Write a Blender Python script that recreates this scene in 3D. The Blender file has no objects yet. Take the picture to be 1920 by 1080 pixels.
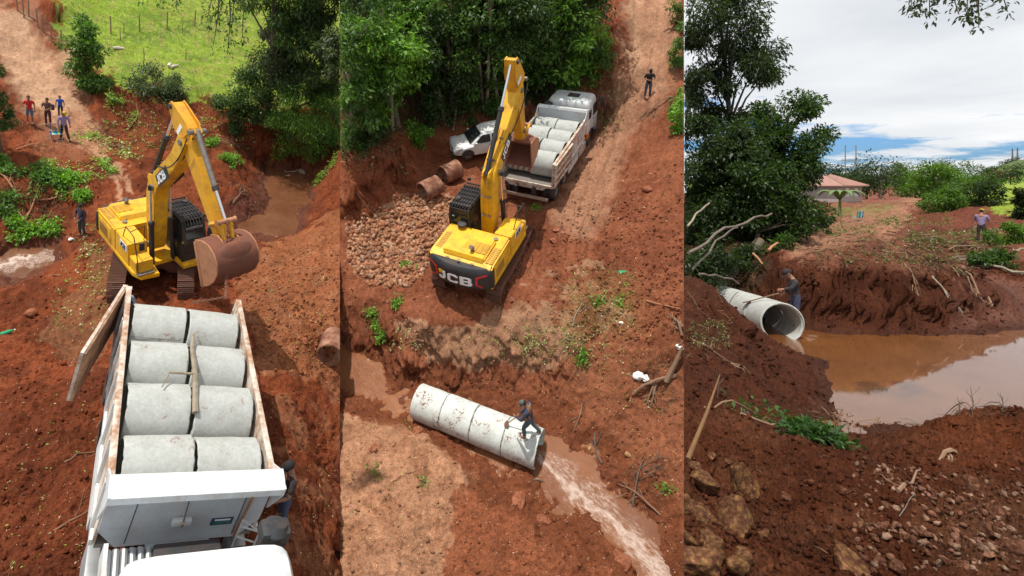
import bpy, bmesh, math, random
import numpy as np
from mathutils import Matrix, Vector
random.seed(7); RNG = np.random.default_rng(7)
S = bpy.context.scene
C = S.collection

# ------------------------------------------------------------------ camera, light, exposure
F, CX, CY = 1000.0, 760.0, 345.0           # lens in photo pixels and its principal point (shifted lens)
cam = bpy.data.objects.new('camera', bpy.data.cameras.new('camera')); C.objects.link(cam)
cam.rotation_euler = (math.pi / 2, 0, 0)
cam.data.sensor_width = 36; cam.data.lens = 36 * F / 1920
cam.data.shift_x = (960 - CX) / 1920; cam.data.shift_y = -(540 - CY) / 1920
cam.data.clip_start = 0.1; cam.data.clip_end = 5000
S.camera = cam
SUN = Vector((-0.195, -0.335, 0.92)).normalized()
world = bpy.data.worlds.new('World'); S.world = world; world.use_nodes = True
wn = world.node_tree.nodes; wl = world.node_tree.links
sky = wn.new('ShaderNodeTexSky'); sky.sky_type = 'NISHITA'; sky.sun_disc = False
sky.sun_elevation = math.asin(SUN.z); sky.sun_rotation = math.atan2(SUN.x, SUN.y)
geo = wn.new('ShaderNodeTexCoord'); sep = wn.new('ShaderNodeSeparateXYZ'); wl.new(geo.outputs['Generated'], sep.inputs[0])
def wmath(op, a, b=None, c=None):
    n = wn.new('ShaderNodeMath'); n.operation = op
    for i, q in enumerate((a, b, c)):
        if q is None: continue
        if isinstance(q, (int, float)): n.inputs[i].default_value = q
        else: wl.new(q, n.inputs[i])
    return n.outputs[0]
zz = wmath('ADD', wmath('MAXIMUM', sep.outputs[2], 0.0), 0.10)
comb = wn.new('ShaderNodeCombineXYZ')
wl.new(wmath('DIVIDE', sep.outputs[0], zz), comb.inputs[0]); wl.new(wmath('DIVIDE', sep.outputs[1], zz), comb.inputs[1])
def wnoise(scale, detail, rough, off):
    m = wn.new('ShaderNodeMapping'); m.inputs['Location'].default_value = off
    wl.new(comb.outputs[0], m.inputs[0]); n = wn.new('ShaderNodeTexNoise')
    n.inputs['Scale'].default_value = scale; n.inputs['Detail'].default_value = detail; n.inputs['Roughness'].default_value = rough
    wl.new(m.outputs[0], n.inputs[0]); return n.outputs[0]
cov = wnoise(0.62, 7, 0.62, (3.1, 5.2, 0)); shade = wnoise(0.45, 5, 0.55, (8.3, 1.4, 0))
ramp = wn.new('ShaderNodeValToRGB'); ramp.color_ramp.elements[0].position = 0.455; ramp.color_ramp.elements[1].position = 0.525
# more cloud overhead, thinner towards the horizon
wl.new(wmath('ADD', cov, wmath('MULTIPLY', wmath('MINIMUM', wmath('MAXIMUM', wmath('SUBTRACT', sep.outputs[2], 0.085), 0.0), 0.12), 2.6)), ramp.inputs[0])
cr = wn.new('ShaderNodeValToRGB'); cr.color_ramp.elements[0].position = 0.34; cr.color_ramp.elements[1].position = 0.66
cr.color_ramp.elements[0].color = (8.2, 8.7, 9.3, 1); cr.color_ramp.elements[1].color = (12.0, 12.1, 12.2, 1); wl.new(shade, cr.inputs[0])
mixc = wn.new('ShaderNodeMix'); mixc.data_type = 'RGBA'
wl.new(ramp.outputs[0], mixc.inputs[0]); 
tintn = wn.new('ShaderNodeMix'); tintn.data_type = 'RGBA'; tintn.blend_type = 'MULTIPLY'; tintn.inputs[0].default_value = 1
tintn.inputs[7].default_value = (0.6, 1.05, 1.8, 1); wl.new(sky.outputs[0], tintn.inputs[6])
wl.new(tintn.outputs[2], mixc.inputs[6]); wl.new(cr.outputs[0], mixc.inputs[7])
bg = wn['Background']; wl.new(mixc.outputs[2], bg.inputs[0]); bg.inputs[1].default_value = 0.08
sun = bpy.data.objects.new('sun', bpy.data.lights.new('sun', 'SUN')); C.objects.link(sun)
sun.data.energy = 4.2; sun.data.angle = math.radians(0.6); sun.data.color = (1, 0.95, 0.87)
sun.rotation_euler = SUN.to_track_quat('Z', 'Y').to_euler()
S.view_settings.view_transform = 'Standard'; S.view_settings.look = 'None'
S.view_settings.exposure = 0.08; S.view_settings.gamma = 1.0; S.view_settings.use_curve_mapping = False
S.render.engine = 'CYCLES'

# ------------------------------------------------------------------ the three sites
# The photograph shows three views of the same works. Each is a site of its own, a sloping piece of
# land in one wedge of the world; local axes u (right), v (away), w (up from the slope).
def rot(axis, ang):
    return np.array(Matrix.Rotation(ang, 3, Vector(axis)))
class Site:
    def __init__(s, cx, pitch, H, x0, x1, level=False):
        s.x0, s.x1 = x0, x1
        if level:
            R = np.eye(3); t = np.zeros(3)
        else:
            p = math.radians(pitch)
            d = np.array([cx - CX, F, -(540 - CY)]); d /= np.linalg.norm(d)
            a = np.array([0, 1.0, 0]); ax = np.cross(a, d)
            Rr = rot(ax / np.linalg.norm(ax), math.atan2(np.linalg.norm(ax), a @ d))
            R = np.stack([Rr @ [1, 0, 0], Rr @ [0, math.cos(p), math.sin(p)], Rr @ [0, -math.sin(p), math.cos(p)]], 1)
            t = -H * R[:, 2]
        s.R, s.t, s.H = R, t, H
        M = Matrix.Identity(4)
        for i in range(3):
            for j in range(3): M[i][j] = R[i, j]
            M[i][3] = t[i]
        s.M = M
    def ray(s, px, py):
        d = np.array([px - CX, F, CY - py], float); return s.R.T @ d
    def org(s): return s.R.T @ (-s.t)
    def at(s, px, py, w=0.0):                # point of the plane w seen at a pixel
        d = s.ray(px, py); o = s.org(); k = (w - o[2]) / d[2]; return o + k * d
    def dep(s, px, py, depth):               # point at a distance along the view
        return s.org() + s.ray(px, py) * depth / F
    def proj(s, L):
        W = np.asarray(L) @ s.R.T + s.t
        y = np.maximum(W[..., 1], 1e-6)
        return CX + F * W[..., 0] / y, CY - F * W[..., 2] / y, W[..., 1]
S1 = Site(318, 38, 14.7, -60, 637.5)
S2 = Site(960, 45, 16.0, 637.5, 1282.5)
S3 = Site(1600, 0, 0, 1282.5, 2250, level=True)

# ------------------------------------------------------------------ numpy noise
_perm = RNG.permutation(4096)
def _h(ix, iy, iz=0):
    return _perm[(_perm[(_perm[ix & 4095] + iy) & 4095] + iz) & 4095]
_ga = RNG.random(4096) * 2 * np.pi
_gc, _gs = np.cos(_ga), np.sin(_ga)
def perlin(x, y, seed=0):
    ix, iy = np.floor(x).astype(int), np.floor(y).astype(int); fx, fy = x - ix, y - iy
    u = fx * fx * fx * (fx * (fx * 6 - 15) + 10); v = fy * fy * fy * (fy * (fy * 6 - 15) + 10)
    def g(a, b):
        k = _h(ix + a, iy + b, seed); return _gc[k] * (fx - a) + _gs[k] * (fy - b)
    return ((g(0, 0) * (1 - u) + g(1, 0) * u) * (1 - v) + (g(0, 1) * (1 - u) + g(1, 1) * u) * v) * 1.5
def fbm(x, y, oct=4, seed=0, rough=0.5, billow=False):
    x, y = np.asarray(x, float), np.asarray(y, float)
    r, a, f = 0, 1.0, 1.0
    for i in range(oct):
        n = perlin(x * f + i * 17.3, y * f + i * 9.1, seed + i)
        r = r + a * ((0.5 - np.abs(n) * 1.6) if billow else n); a *= rough; f *= 2.03
    return r
def cells(x, y, seed=0):
    """rounded lumps: distance to nearest jittered point, 0..1"""
    ix, iy = np.floor(x).astype(int), np.floor(y).astype(int); best = np.full(np.shape(x), 9.0)
    for a in (-1, 0, 1):
        for b in (-1, 0, 1):
            k = _h(ix + a, iy + b, seed); qx = ix + a + 0.5 + 0.42 * _gc[k]; qy = iy + b + 0.5 + 0.42 * _gs[k]
            best = np.minimum(best, (x - qx) ** 2 + (y - qy) ** 2)
    return np.sqrt(best)
def sst(a, b, x):
    t = np.clip((x - a) / (b - a), 0, 1); return t * t * (3 - 2 * t)

# ------------------------------------------------------------------ terrain: control points (pixel, height)
class Height:
    near = False; ruts = ()
    def __init__(s, pts, amp, seed):
        P = np.array(pts, float); s.P = P[:, :2]; n = len(P)
        s.c0 = P[:, :2].mean(0); A = np.zeros((n + 3, n + 3))
        D = np.linalg.norm(P[:, None, :2] - P[None, :, :2], axis=2)
        A[:n, :n] = D - np.eye(n) * 0.25; A[:n, n] = 1; A[:n, n + 1:] = P[:, :2] - s.c0; A[n, :n] = 1; A[n + 1:, :n] = (P[:, :2] - s.c0).T
        s.w = np.linalg.solve(A, np.append(P[:, 2], [0, 0, 0])); s.amp = amp; s.seed = seed
    def base(s, u, v):
        u, v = np.asarray(u, float), np.asarray(v, float); r = s.w[-3] + s.w[-2] * (u - s.c0[0]) + s.w[-1] * (v - s.c0[1])
        for i in range(len(s.P)):
            r = r + s.w[i] * np.sqrt((u - s.P[i, 0]) ** 2 + (v - s.P[i, 1]) ** 2)
        return r
    def __call__(s, u, v, fine=True):
        u, v = np.asarray(u, float), np.asarray(v, float)
        b = s.base(u, v); a = s.amp(u, v, b)
        n = fbm(u * .55, v * .55, 3, s.seed) * .20 + fbm(u * 1.7, v * 1.7, 3, s.seed + 5, .6, True) * .09
        if fine:
            n = n + fbm(u * 5.5, v * 5.5, 3, s.seed + 9, .6, True) * .035
            c = cells(u * 3.2, v * 3.2, s.seed + 3); m = sst(-.05, .35, fbm(u * .8, v * .8, 2, s.seed + 21))
            n = n + np.maximum(0, .42 - c) * .16 * m
            if s.near:
                k = 1 - sst(7, 12, v)
                n = n + k * (fbm(u * 13, v * 13, 3, s.seed + 40, .65, True) * .022 + np.maximum(0, .45 - cells(u * 9, v * 9, s.seed + 41)) * .075 * sst(-.2, .3, fbm(u * 2, v * 2, 2, 43)))
        for seg, wd, dp in s.ruts:               # wheel ruts pressed into the soil
            dd = np.full(np.shape(u), 1e9)
            for p, q in zip(seg[:-1], seg[1:]):
                d = q - p; t = np.clip(((u - p[0]) * d[0] + (v - p[1]) * d[1]) / (d @ d), 0, 1); dd = np.minimum(dd, np.hypot(u - p[0] - t * d[0], v - p[1] - t * d[1]))
            dd = (dd + fbm(u * 1.3, v * 1.3, 2, 66) * .08) / wd
            n = n * (.45 + .55 * sst(.7, 1.3, dd)) - dp * np.exp(-dd ** 4) + dp * .6 * np.exp(-((dd - 1.35) / .3) ** 2)
        return b + n * a
def ctrl(site, rows):
    return [tuple(site.at(*r)) for r in rows]

T1 = [(0,1080,1.9),(637,1080,-1.7),(637,740,-1.3),(637,820,-1.5),(637,660,-.7),(0,900,1.7),(150,900,1.9),(550,900,1.35),(560,980,1.5),(637,900,-1.7),(605,940,.4),(0,760,1.0),(150,760,1.3),(560,740,.5),
 (0,650,-.1),(100,650,.2),(180,650,.4),(300,600,.1),(450,600,.3),(560,600,.25),(637,600,.2),
 (220,500,0),(300,500,0),(400,490,0),(300,430,.05),(220,430,0),(170,520,-.3),(120,560,-.9),(60,570,-1.0),(0,570,-1.0),
 (20,488,-2.1),(80,483,-2.1),(115,475,-2.0),(105,500,-1.9),(0,500,-2.1),(50,505,-2.1),(30,470,-1.9),(0,450,-1.1),(60,440,-1.1),(160,455,-.4),(125,440,-.9),
 (140,405,-1.0),(100,395,-1.1),(185,400,-.2),(150,352,-.05),(100,350,-.1),(190,340,0),(60,340,.0),(0,350,.0),(0,300,.3),(60,290,.2),(120,280,.2),(250,300,.1),(350,300,0),
 (60,200,.5),(120,230,.3),(0,100,1.6),(80,120,1.2),(40,60,2.5),(0,0,3.6),(-60,60,3),(-60,250,1),(-60,500,-1),(-60,700,0),(-60,1100,1.3),
 (215,190,1.5),(250,180,1.9),(300,205,1.5),(350,222,.9),(240,240,.4),(310,255,.3),(200,160,2.0),(150,138,1.6),(110,50,2.6),(165,100,2.3),(130,180,.9),
 (300,100,2.3),(450,100,2.2),(300,0,4.6),(637,0,4),(450,190,1.5),(100,-10,4.9),(330,180,1.8),
 (500,240,.8),(600,240,1.2),(420,270,.2),(637,280,1.5),(700,200,2),(700,500,.8),(700,800,-1.3),(700,1100,-1.5),
 (440,300,-.1),(448,350,-.4),(500,325,-2.2),(560,325,-2.2),(590,355,-2.2),(540,390,-2.3),(470,432,-2.2),(500,440,-2.2),(540,428,-2.2),(520,355,-2.2),(570,345,-2.2),(575,380,-2.0),(500,420,-2.2),(590,330,-2.0),
 (470,385,-1.35),(478,360,-1.4),(500,395,-1.45),(605,330,-.6),(622,385,-.4),(600,430,-.3),(637,430,0.3),(565,455,-.5),(637,330,.6),(500,472,-.3),(540,480,0),(425,440,-1.2),(430,465,-.15),(600,500,.3),
 (480,318,-1.2),(540,300,-1.1),(590,310,-.9)]
T2 = [(830,570,0),(940,590,0),(1000,500,0),(1000,430,.05),(900,420,.1),(1100,560,.1),(1050,590,0),(780,590,-.1),(1060,460,.3),(1150,300,.9),
 (1215,183,2.2),(1180,100,3.4),(1225,0,5.2),(1160,200,1.9),(1215,260,1.6),(870,500,0),(940,340,.3),
 (740,450,-.3),(700,500,-.4),(660,440,-.1),(800,400,0),(700,410,-.15),(820,340,.1),(870,290,.35),(830,300,.2),(780,320,.2),(740,360,0),(810,275,.5),(920,290,.4),(760,350,.1),(690,370,.5),
 (640,370,1.3),(650,315,2.9),(700,276,3.1),(750,258,2.8),(775,290,.9),(795,262,1.2),(640,260,3),(740,230,2.7),(850,225,1.6),(640,100,4.5),(800,100,4.5),(950,150,3),(1000,190,1.7),(1060,170,1.9),
 (640,0,7),(900,0,7),(1100,100,3.9),(1100,0,6),(1135,60,4.9),(1150,40,5.4),(1130,120,3.5),
 (1200,350,1.3),(1280,300,2.2),(1280,400,1.8),(1200,450,1.1),(1280,520,1.2),(1180,560,.5),(1280,640,.5),(1150,650,-.3),(1200,700,-.7),(1280,750,-.8),(1100,700,-1.1),(1230,800,-1.5),(1290,880,-1.5),
 (1280,180,3),(1280,80,4.4),(1280,0,5.7),(1350,300,2.6),(1350,600,1),(1350,900,-1),(1350,50,5),(580,400,1),(580,250,3),(580,700,-2.2),(580,900,-1),
 (760,592,-.1),(800,605,-.1),(880,612,-.15),(960,618,-.1),(1020,620,-.2),(1060,620,-.15),
 (770,708,-2.1),(850,716,-2.15),(940,724,-2.1),(1010,742,-2.0),(1055,705,-1.3),(745,665,-1.2),(1040,660,-.6),
 (640,540,-.5),(700,560,-.6),(640,600,-1.2),(700,620,-1.5),(600,640,-2.2),(640,655,-2.6),(690,675,-2.6),(720,690,-2.5),(700,645,-1.7),
 (660,710,-2.5),(720,735,-2.5),(760,745,-2.5),(850,800,-2.5),(950,850,-2.5),(820,765,-2.4),(920,800,-2.4),(1050,850,-2.45),(1100,900,-2.45),(1150,970,-2.5),(1200,1040,-2.6),(1230,1080,-2.6),
 (1150,820,-1.8),(1215,850,-1.7),(1245,930,-1.9),(1275,1020,-2.0),(1080,790,-1.9),(1290,1080,-2),
 (650,780,-1.75),(740,805,-1.75),(800,845,-1.6),(870,890,-1.8),(905,915,-2.1),(700,860,-1.2),(640,900,-1),(760,950,-.9),(700,1080,-.8),(820,1060,-1.0),(850,930,-1.4),(640,1100,-.7),
 (870,980,-1.8),(950,950,-1.8),(1000,1000,-1.7),(900,1060,-1.5),(1080,1020,-1.9),(1150,1080,-1.8),(1000,925,-2.3),(1050,965,-2.3),(1110,1035,-2.3),(1080,900,-2.6),(1130,945,-2.6),(1170,1000,-2.6),(1110,850,-2.5),(1030,890,-2.5)]
def d3(px, py, d): return (px, py, d)
T3 = [(1500,640,15.6),(1500,605,17.6),(1530,622,16.9),(1600,626,16.8),(1680,628,16.7),(1750,622,16.9),(1830,616,17.2),(1919,634,16.2),
 (1445,470,19.6),(1470,478,18.4),(1520,490,17.35),(1570,497,17.25),(1620,502,17.2),(1680,506,17.15),(1740,496,17.4),(1800,488,17.9),(1850,500,18.9),(1520,470,19),(1600,478,19),(1680,485,19),(1760,478,19.2),
 (1480,440,27),(1600,440,27),(1700,445,26),(1790,450,25),(1840,462,26),(1600,418,37),(1700,418,36),(1550,410,40),(1650,405,46),(1750,402,42),
 (1700,390,60),(1720,375,95),(1600,378,80),(1560,374,90),(1500,378,60),(1800,380,75),(1900,370,90),(1990,360,120),(1725,368,130),(1600,362,200),(1900,345,200),
 (1740,392,44),(1770,380,44),(1800,395,40),(1870,405,36),(1919,430,30),(1910,470,24),(1960,470,25),
 (1300,470,24),(1400,460,25),(1290,520,20),(1400,520,20.5),(1430,540,19.5),(1350,400,60),(1240,430,30),(1440,430,30),
 (1860,545,19.8),(1919,540,20.5),(1850,590,18.2),(1919,605,17.4),(1990,600,17.5),(1800,600,17.8),
 (1290,518,13),(1350,556,12.8),(1400,592,12.8),(1425,640,12.8),(1290,600,10),(1290,700,8.7),(1400,690,10),(1450,695,11.3),(1500,722,11.6),(1580,752,11.35),(1460,650,14.6),
 (1610,772,11.3),(1520,795,10.5),(1560,825,10),(1700,790,10.8),(1665,765,11.05),(1650,700,13.4),(1800,700,13.4),(1919,700,13.4),(1750,740,12.1),(1850,760,11.5),(1560,720,12.7),(1960,800,10.6),
 (1290,765,7.2),(1400,785,7.6),(1480,805,8.5),(1545,845,8.6),(1600,828,7.9),(1700,803,7.8),(1850,790,7.5),(1919,782,7.3),(1990,780,7.3),(1700,800,10),(1850,800,9.9),
 (1290,1080,3.5),(1600,1080,3.6),(1919,1080,3.6),(1290,900,5),(1600,930,5.2),(1919,930,5),(1250,1200,2.8),(1600,1250,2.8),(2000,1200,2.9),(1400,930,4.9),(1230,700,8),(1230,560,11)]
ZW = -4.62                                    # water level of site 3
flat1 = lambda u, v, b: np.where(v > 46, .5, 1.0)
# the trucks: fitted poses (local axes of their site)
TR1 = Matrix(((-.9742, .0285, .224, 0), (-.0123, -.9972, .0737, 0), (.2255, .069, .9718, 0), (0, 0, 0, 1)))
k1 = 1.18; t1 = Vector((-.154 * k1, 10.916 * k1, 14.7 + (3.496 - 14.7) * k1))
TRM1 = S1.M @ Matrix.Translation(t1) @ TR1 @ Matrix.Scale(k1, 4)
TR2 = Matrix(((.9284, .3705, .0287, 0), (-.3716, .9264, .0603, 0), (-.0042, -.0667, .9978, 0), (0, 0, 0, 1)))
t2 = Vector((.717, 21.461, .277)); TRM2 = S2.M @ Matrix.Translation(t2) @ TR2
def under(Tm, t, k, pts): return [tuple(Tm.to_3x3() @ (Vector(p) * k) + t) for p in pts]
UN = [(-1.3, .4, 0), (1.3, .4, 0), (-1.3, 3, 0), (1.3, 3, 0), (-1.3, 6, 0), (1.3, 6, 0), (-1.4, 8.5, 0), (1.4, 8.5, 0), (0, 1.5, 0), (0, 7.5, 0)]
H1 = Height(ctrl(S1, T1) + under(TR1, t1, k1, UN), flat1, 11)
H2 = Height(ctrl(S2, T2) + under(TR2, t2, 1, UN), lambda u, v, b: 1.0 + 0 * u, 31)
H3 = Height([tuple(S3.dep(*r)) for r in T3] + [(11.25, 15.9, -5.0), (11.5, 17.2, -5.05), (11.8, 18.8, -5.1), (12.0, 19.9, -5.0), (12.15, 20.9, -3.9), (11.0, 17.5, -4.9), (12.3, 17.6, -4.75)], lambda u, v, b: np.clip(1.1 - v * .004, .3, 1) * np.where(b < ZW + .12, .35, 1.0), 51)
H3.near = True
def rutline(site, pts, w): return np.array([site.at(x, y, w)[:2] for x, y in pts])
H1.ruts = [(rutline(S1, [(110, 190), (145, 225), (190, 290), (215, 330), (228, 380)], .3), .22, .09), (rutline(S1, [(95, 200), (120, 240), (185, 285), (225, 320), (258, 358)], .3), .22, .09)]
H2.ruts = [(rutline(S2, [(1165, -40), (1185, 60), (1180, 180), (1125, 310), (1078, 420), (1060, 520)], .8), .24, .09), (rutline(S2, [(1238, -40), (1234, 60), (1216, 200), (1165, 330), (1115, 440), (1095, 520)], .8), .24, .09), (rutline(S2, [(1010, 470), (960, 590)], 0), .3, .06)]
H3.ruts = [(np.array([S3.dep(x, y, d)[:2] for x, y, d in q]), .3, .10) for q in ([(1700, 385, 70), (1650, 405, 44), (1560, 440, 27), (1490, 465, 20)], [(1712, 385, 70), (1698, 410, 40), (1660, 450, 24), (1640, 480, 19)])]
S1.h, S2.h, S3.h = H1, H2, H3
WL1, WL2 = -1.72, -2.3
S1.water, S2.water, S3.water = WL1, WL2, ZW
def hit(site, px, py, water=False):
    """where the line of sight meets the ground (or the water)"""
    o, d = site.org(), site.ray(px, py) / F
    k = np.geomspace(2.5, 400, 900); P = o + k[:, None] * d
    g = site.h(P[:, 0], P[:, 1])
    if water: g = np.maximum(g, site.water)
    m = np.nonzero(P[:, 2] < g)[0]
    i = m[0] if len(m) else len(k) - 1
    a, b = k[max(i - 1, 0)], k[i]
    for _ in range(12):
        c = (a + b) / 2; q = o + c * d; gg = float(site.h(q[0], q[1]))
        if water: gg = max(gg, site.water)
        if q[2] < gg: b = c
        else: a = c
    q = o + b * d; return Vector((q[0], q[1], q[2]))
def ground(site, u, v): return float(site.h(u, v))

# ------------------------------------------------------------------ materials
MATS = {}
def nodes(name):
    m = bpy.data.materials.new(name); m.use_nodes = True
    return m, m.node_tree.nodes, m.node_tree.links, m.node_tree.nodes['Principled BSDF']
def _noise(N, L, scale, detail=5, rough=.6, co=None, kind='ShaderNodeTexNoise'):
    n = N.new(kind); n.inputs['Scale'].default_value = scale
    if 'Detail' in n.inputs: n.inputs['Detail'].default_value = detail
    if 'Roughness' in n.inputs: n.inputs['Roughness'].default_value = rough
    if co is not None: L.new(co, n.inputs['Vector'])
    return n
def _ramp(N, L, src, stops):
    r = N.new('ShaderNodeValToRGB'); e = r.color_ramp.elements
    while len(e) < len(stops): e.new(0.5)
    for q, (p, c) in zip(e, stops): q.position = p; q.color = (*c, 1) if len(c) == 3 else c
    L.new(src, r.inputs[0]); return r.outputs[0]
def _mix(N, L, f, a, b, mode='MIX'):
    m = N.new('ShaderNodeMix'); m.data_type = 'RGBA'; m.blend_type = mode
    for i, q in ((0, f), (6, a), (7, b)):
        if isinstance(q, (int, float)): m.inputs[i].default_value = q
        elif isinstance(q, tuple): m.inputs[i].default_value = (*q, 1)
        else: L.new(q, m.inputs[i])
    return m.outputs[2]
def paint(name, col, rough=.45, metal=0, dirt=(.25, .1, .05), amt=.35, scale=2.5, bump=.0, bscale=40, spec=.5, coat=0, lo=.45, hi=.75):
    """a colour with patchy dirt over it; object coordinates"""
    if name in MATS: return MATS[name]
    m, N, L, B = nodes(name); tc = N.new('ShaderNodeTexCoord'); co = tc.outputs['Object']
    n = _noise(N, L, scale, 8, .68, co); n2 = _noise(N, L, scale * 9, 4, .6, co)
    f = _ramp(N, L, n.outputs[0], [(lo, (0, 0, 0)), (hi, (amt,) * 3)])
    f2 = _ramp(N, L, n2.outputs[0], [(.55, (0, 0, 0)), (.75, (amt * .6,) * 3)])
    c = _mix(N, L, f, col, dirt); c = _mix(N, L, f2, c, dirt)
    L.new(c, B.inputs['Base Color']); B.inputs['Metallic'].default_value = metal
    L.new(_ramp(N, L, n.outputs[0], [(.3, (rough,) * 3), (.8, (min(1, rough + .3),) * 3)]), B.inputs['Roughness'])
    B.inputs['Specular IOR Level'].default_value = spec; B.inputs['Coat Weight'].default_value = coat
    if bump:
        b = N.new('ShaderNodeBump'); b.inputs['Strength'].default_value = bump; b.inputs['Distance'].default_value = .02
        L.new(_noise(N, L, bscale, 6, .65, co).outputs[0], b.inputs['Height']); L.new(b.outputs[0], B.inputs['Normal'])
    MATS[name] = m; return m
def terrain_mat(name, rough=.9, wet=.0):
    m, N, L, B = nodes(name); tc = N.new('ShaderNodeTexCoord'); co = tc.outputs['Object']
    at = N.new('ShaderNodeAttribute'); at.attribute_name = 'soil'; at.attribute_type = 'GEOMETRY'
    a = _noise(N, L, .9, 8, .7, co); b = _noise(N, L, 6, 8, .72, co); c = _noise(N, L, 28, 5, .7, co)
    v = _noise(N, L, 16, co=co, kind='ShaderNodeTexVoronoi')
    col = _mix(N, L, 1.0, at.outputs['Color'], _ramp(N, L, a.outputs[0], [(.3, (.72, .68, .66)), (.7, (1.25, 1.25, 1.25))]), 'MULTIPLY')
    col = _mix(N, L, 1.0, col, _ramp(N, L, b.outputs[0], [(.3, (.6, .57, .56)), (.5, (1, 1, 1)), (.72, (1.35, 1.32, 1.3))]), 'MULTIPLY')
    col = _mix(N, L, 1.0, col, _ramp(N, L, c.outputs[0], [(.32, (.52, .5, .5)), (.7, (1.4, 1.4, 1.4))]), 'MULTIPLY')
    spk = _ramp(N, L, _noise(N, L, 55, 3, .6, co).outputs[0], [(.66, (0, 0, 0)), (.74, (.5, .5, .5))])
    col = _mix(N, L, spk, col, (.42, .27, .18))
    L.new(col, B.inputs['Base Color']); B.inputs['Specular IOR Level'].default_value = .1
    L.new(_ramp(N, L, at.outputs['Alpha'], [(0, (.3,) * 3), (1, (.95,) * 3)]), B.inputs['Roughness'])
    b1 = N.new('ShaderNodeBump'); b1.inputs['Strength'].default_value = 1.0; b1.inputs['Distance'].default_value = .05
    L.new(b.outputs[0], b1.inputs['Height'])
    b2 = N.new('ShaderNodeBump'); b2.inputs['Strength'].default_value = .8; b2.inputs['Distance'].default_value = .018
    L.new(c.outputs[0], b2.inputs['Height']); L.new(b1.outputs[0], b2.inputs['Normal'])
    b3 = N.new('ShaderNodeBump'); b3.inputs['Strength'].default_value = .5; b3.inputs['Distance'].default_value = .02; b3.invert = True
    L.new(v.outputs['Distance'], b3.inputs['Height']); L.new(b2.outputs[0], b3.inputs['Normal']); L.new(b3.outputs[0], B.inputs['Normal'])
    return m
TM = terrain_mat('soil')

# ------------------------------------------------------------------ object helpers
def mesh_np(name, V, Fc, mats=(), mi=None, smooth=False, attr=None):
    """V (n,3) floats; Fc (m,k) ints of one face size"""
    V = np.asarray(V, np.float32); Fc = np.asarray(Fc, np.int32); k = Fc.shape[1]
    me = bpy.data.meshes.new(name)
    me.vertices.add(len(V)); me.vertices.foreach_set('co', V.ravel())
    me.loops.add(Fc.size); me.loops.foreach_set('vertex_index', Fc.ravel())
    me.polygons.add(len(Fc)); me.polygons.foreach_set('loop_start', np.arange(0, Fc.size, k, dtype=np.int32))
    me.polygons.foreach_set('loop_total', np.full(len(Fc), k, np.int32))
    if smooth: me.polygons.foreach_set('use_smooth', np.ones(len(Fc), bool))
    for m in mats: me.materials.append(m)
    if mi is not None: me.polygons.foreach_set('material_index', np.asarray(mi, np.int32))
    if attr:
        for an, (dom, data) in attr.items():
            a = me.color_attributes.new(an, 'FLOAT_COLOR', dom); a.data.foreach_set('color', np.asarray(data, np.float32).ravel())
    me.update(calc_edges=True); return me
def link(name, me, M=None, parent=None):
    o = bpy.data.objects.new(name, me); C.objects.link(o)
    if parent is not None: o.parent = parent
    if M is not None: o.matrix_local = M
    return o
def tag(o, label=None, cat=None, group=None, kind=None):
    if label: o['label'] = label
    if cat: o['category'] = cat
    if group: o['group'] = group
    if kind: o['kind'] = kind
    return o
def empty(name, M, label, cat, group=None):
    o = bpy.data.objects.new(name, None); C.objects.link(o); o.matrix_world = M; o.empty_display_size = .2
    return tag(o, label, cat, group)
def kids(o): return [c for c in bpy.data.objects if c.parent is o]
def place(site, p, yaw=0, tilt=0, roll=0, up=None):
    """matrix of a thing at local point p turned by yaw (degrees) about the site's up"""
    R = Matrix.Rotation(math.radians(yaw), 4, 'Z') @ Matrix.Rotation(math.radians(tilt), 4, 'X') @ Matrix.Rotation(math.radians(roll), 4, 'Y')
    return site.M @ Matrix.Translation(Vector(p)) @ R
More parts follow.
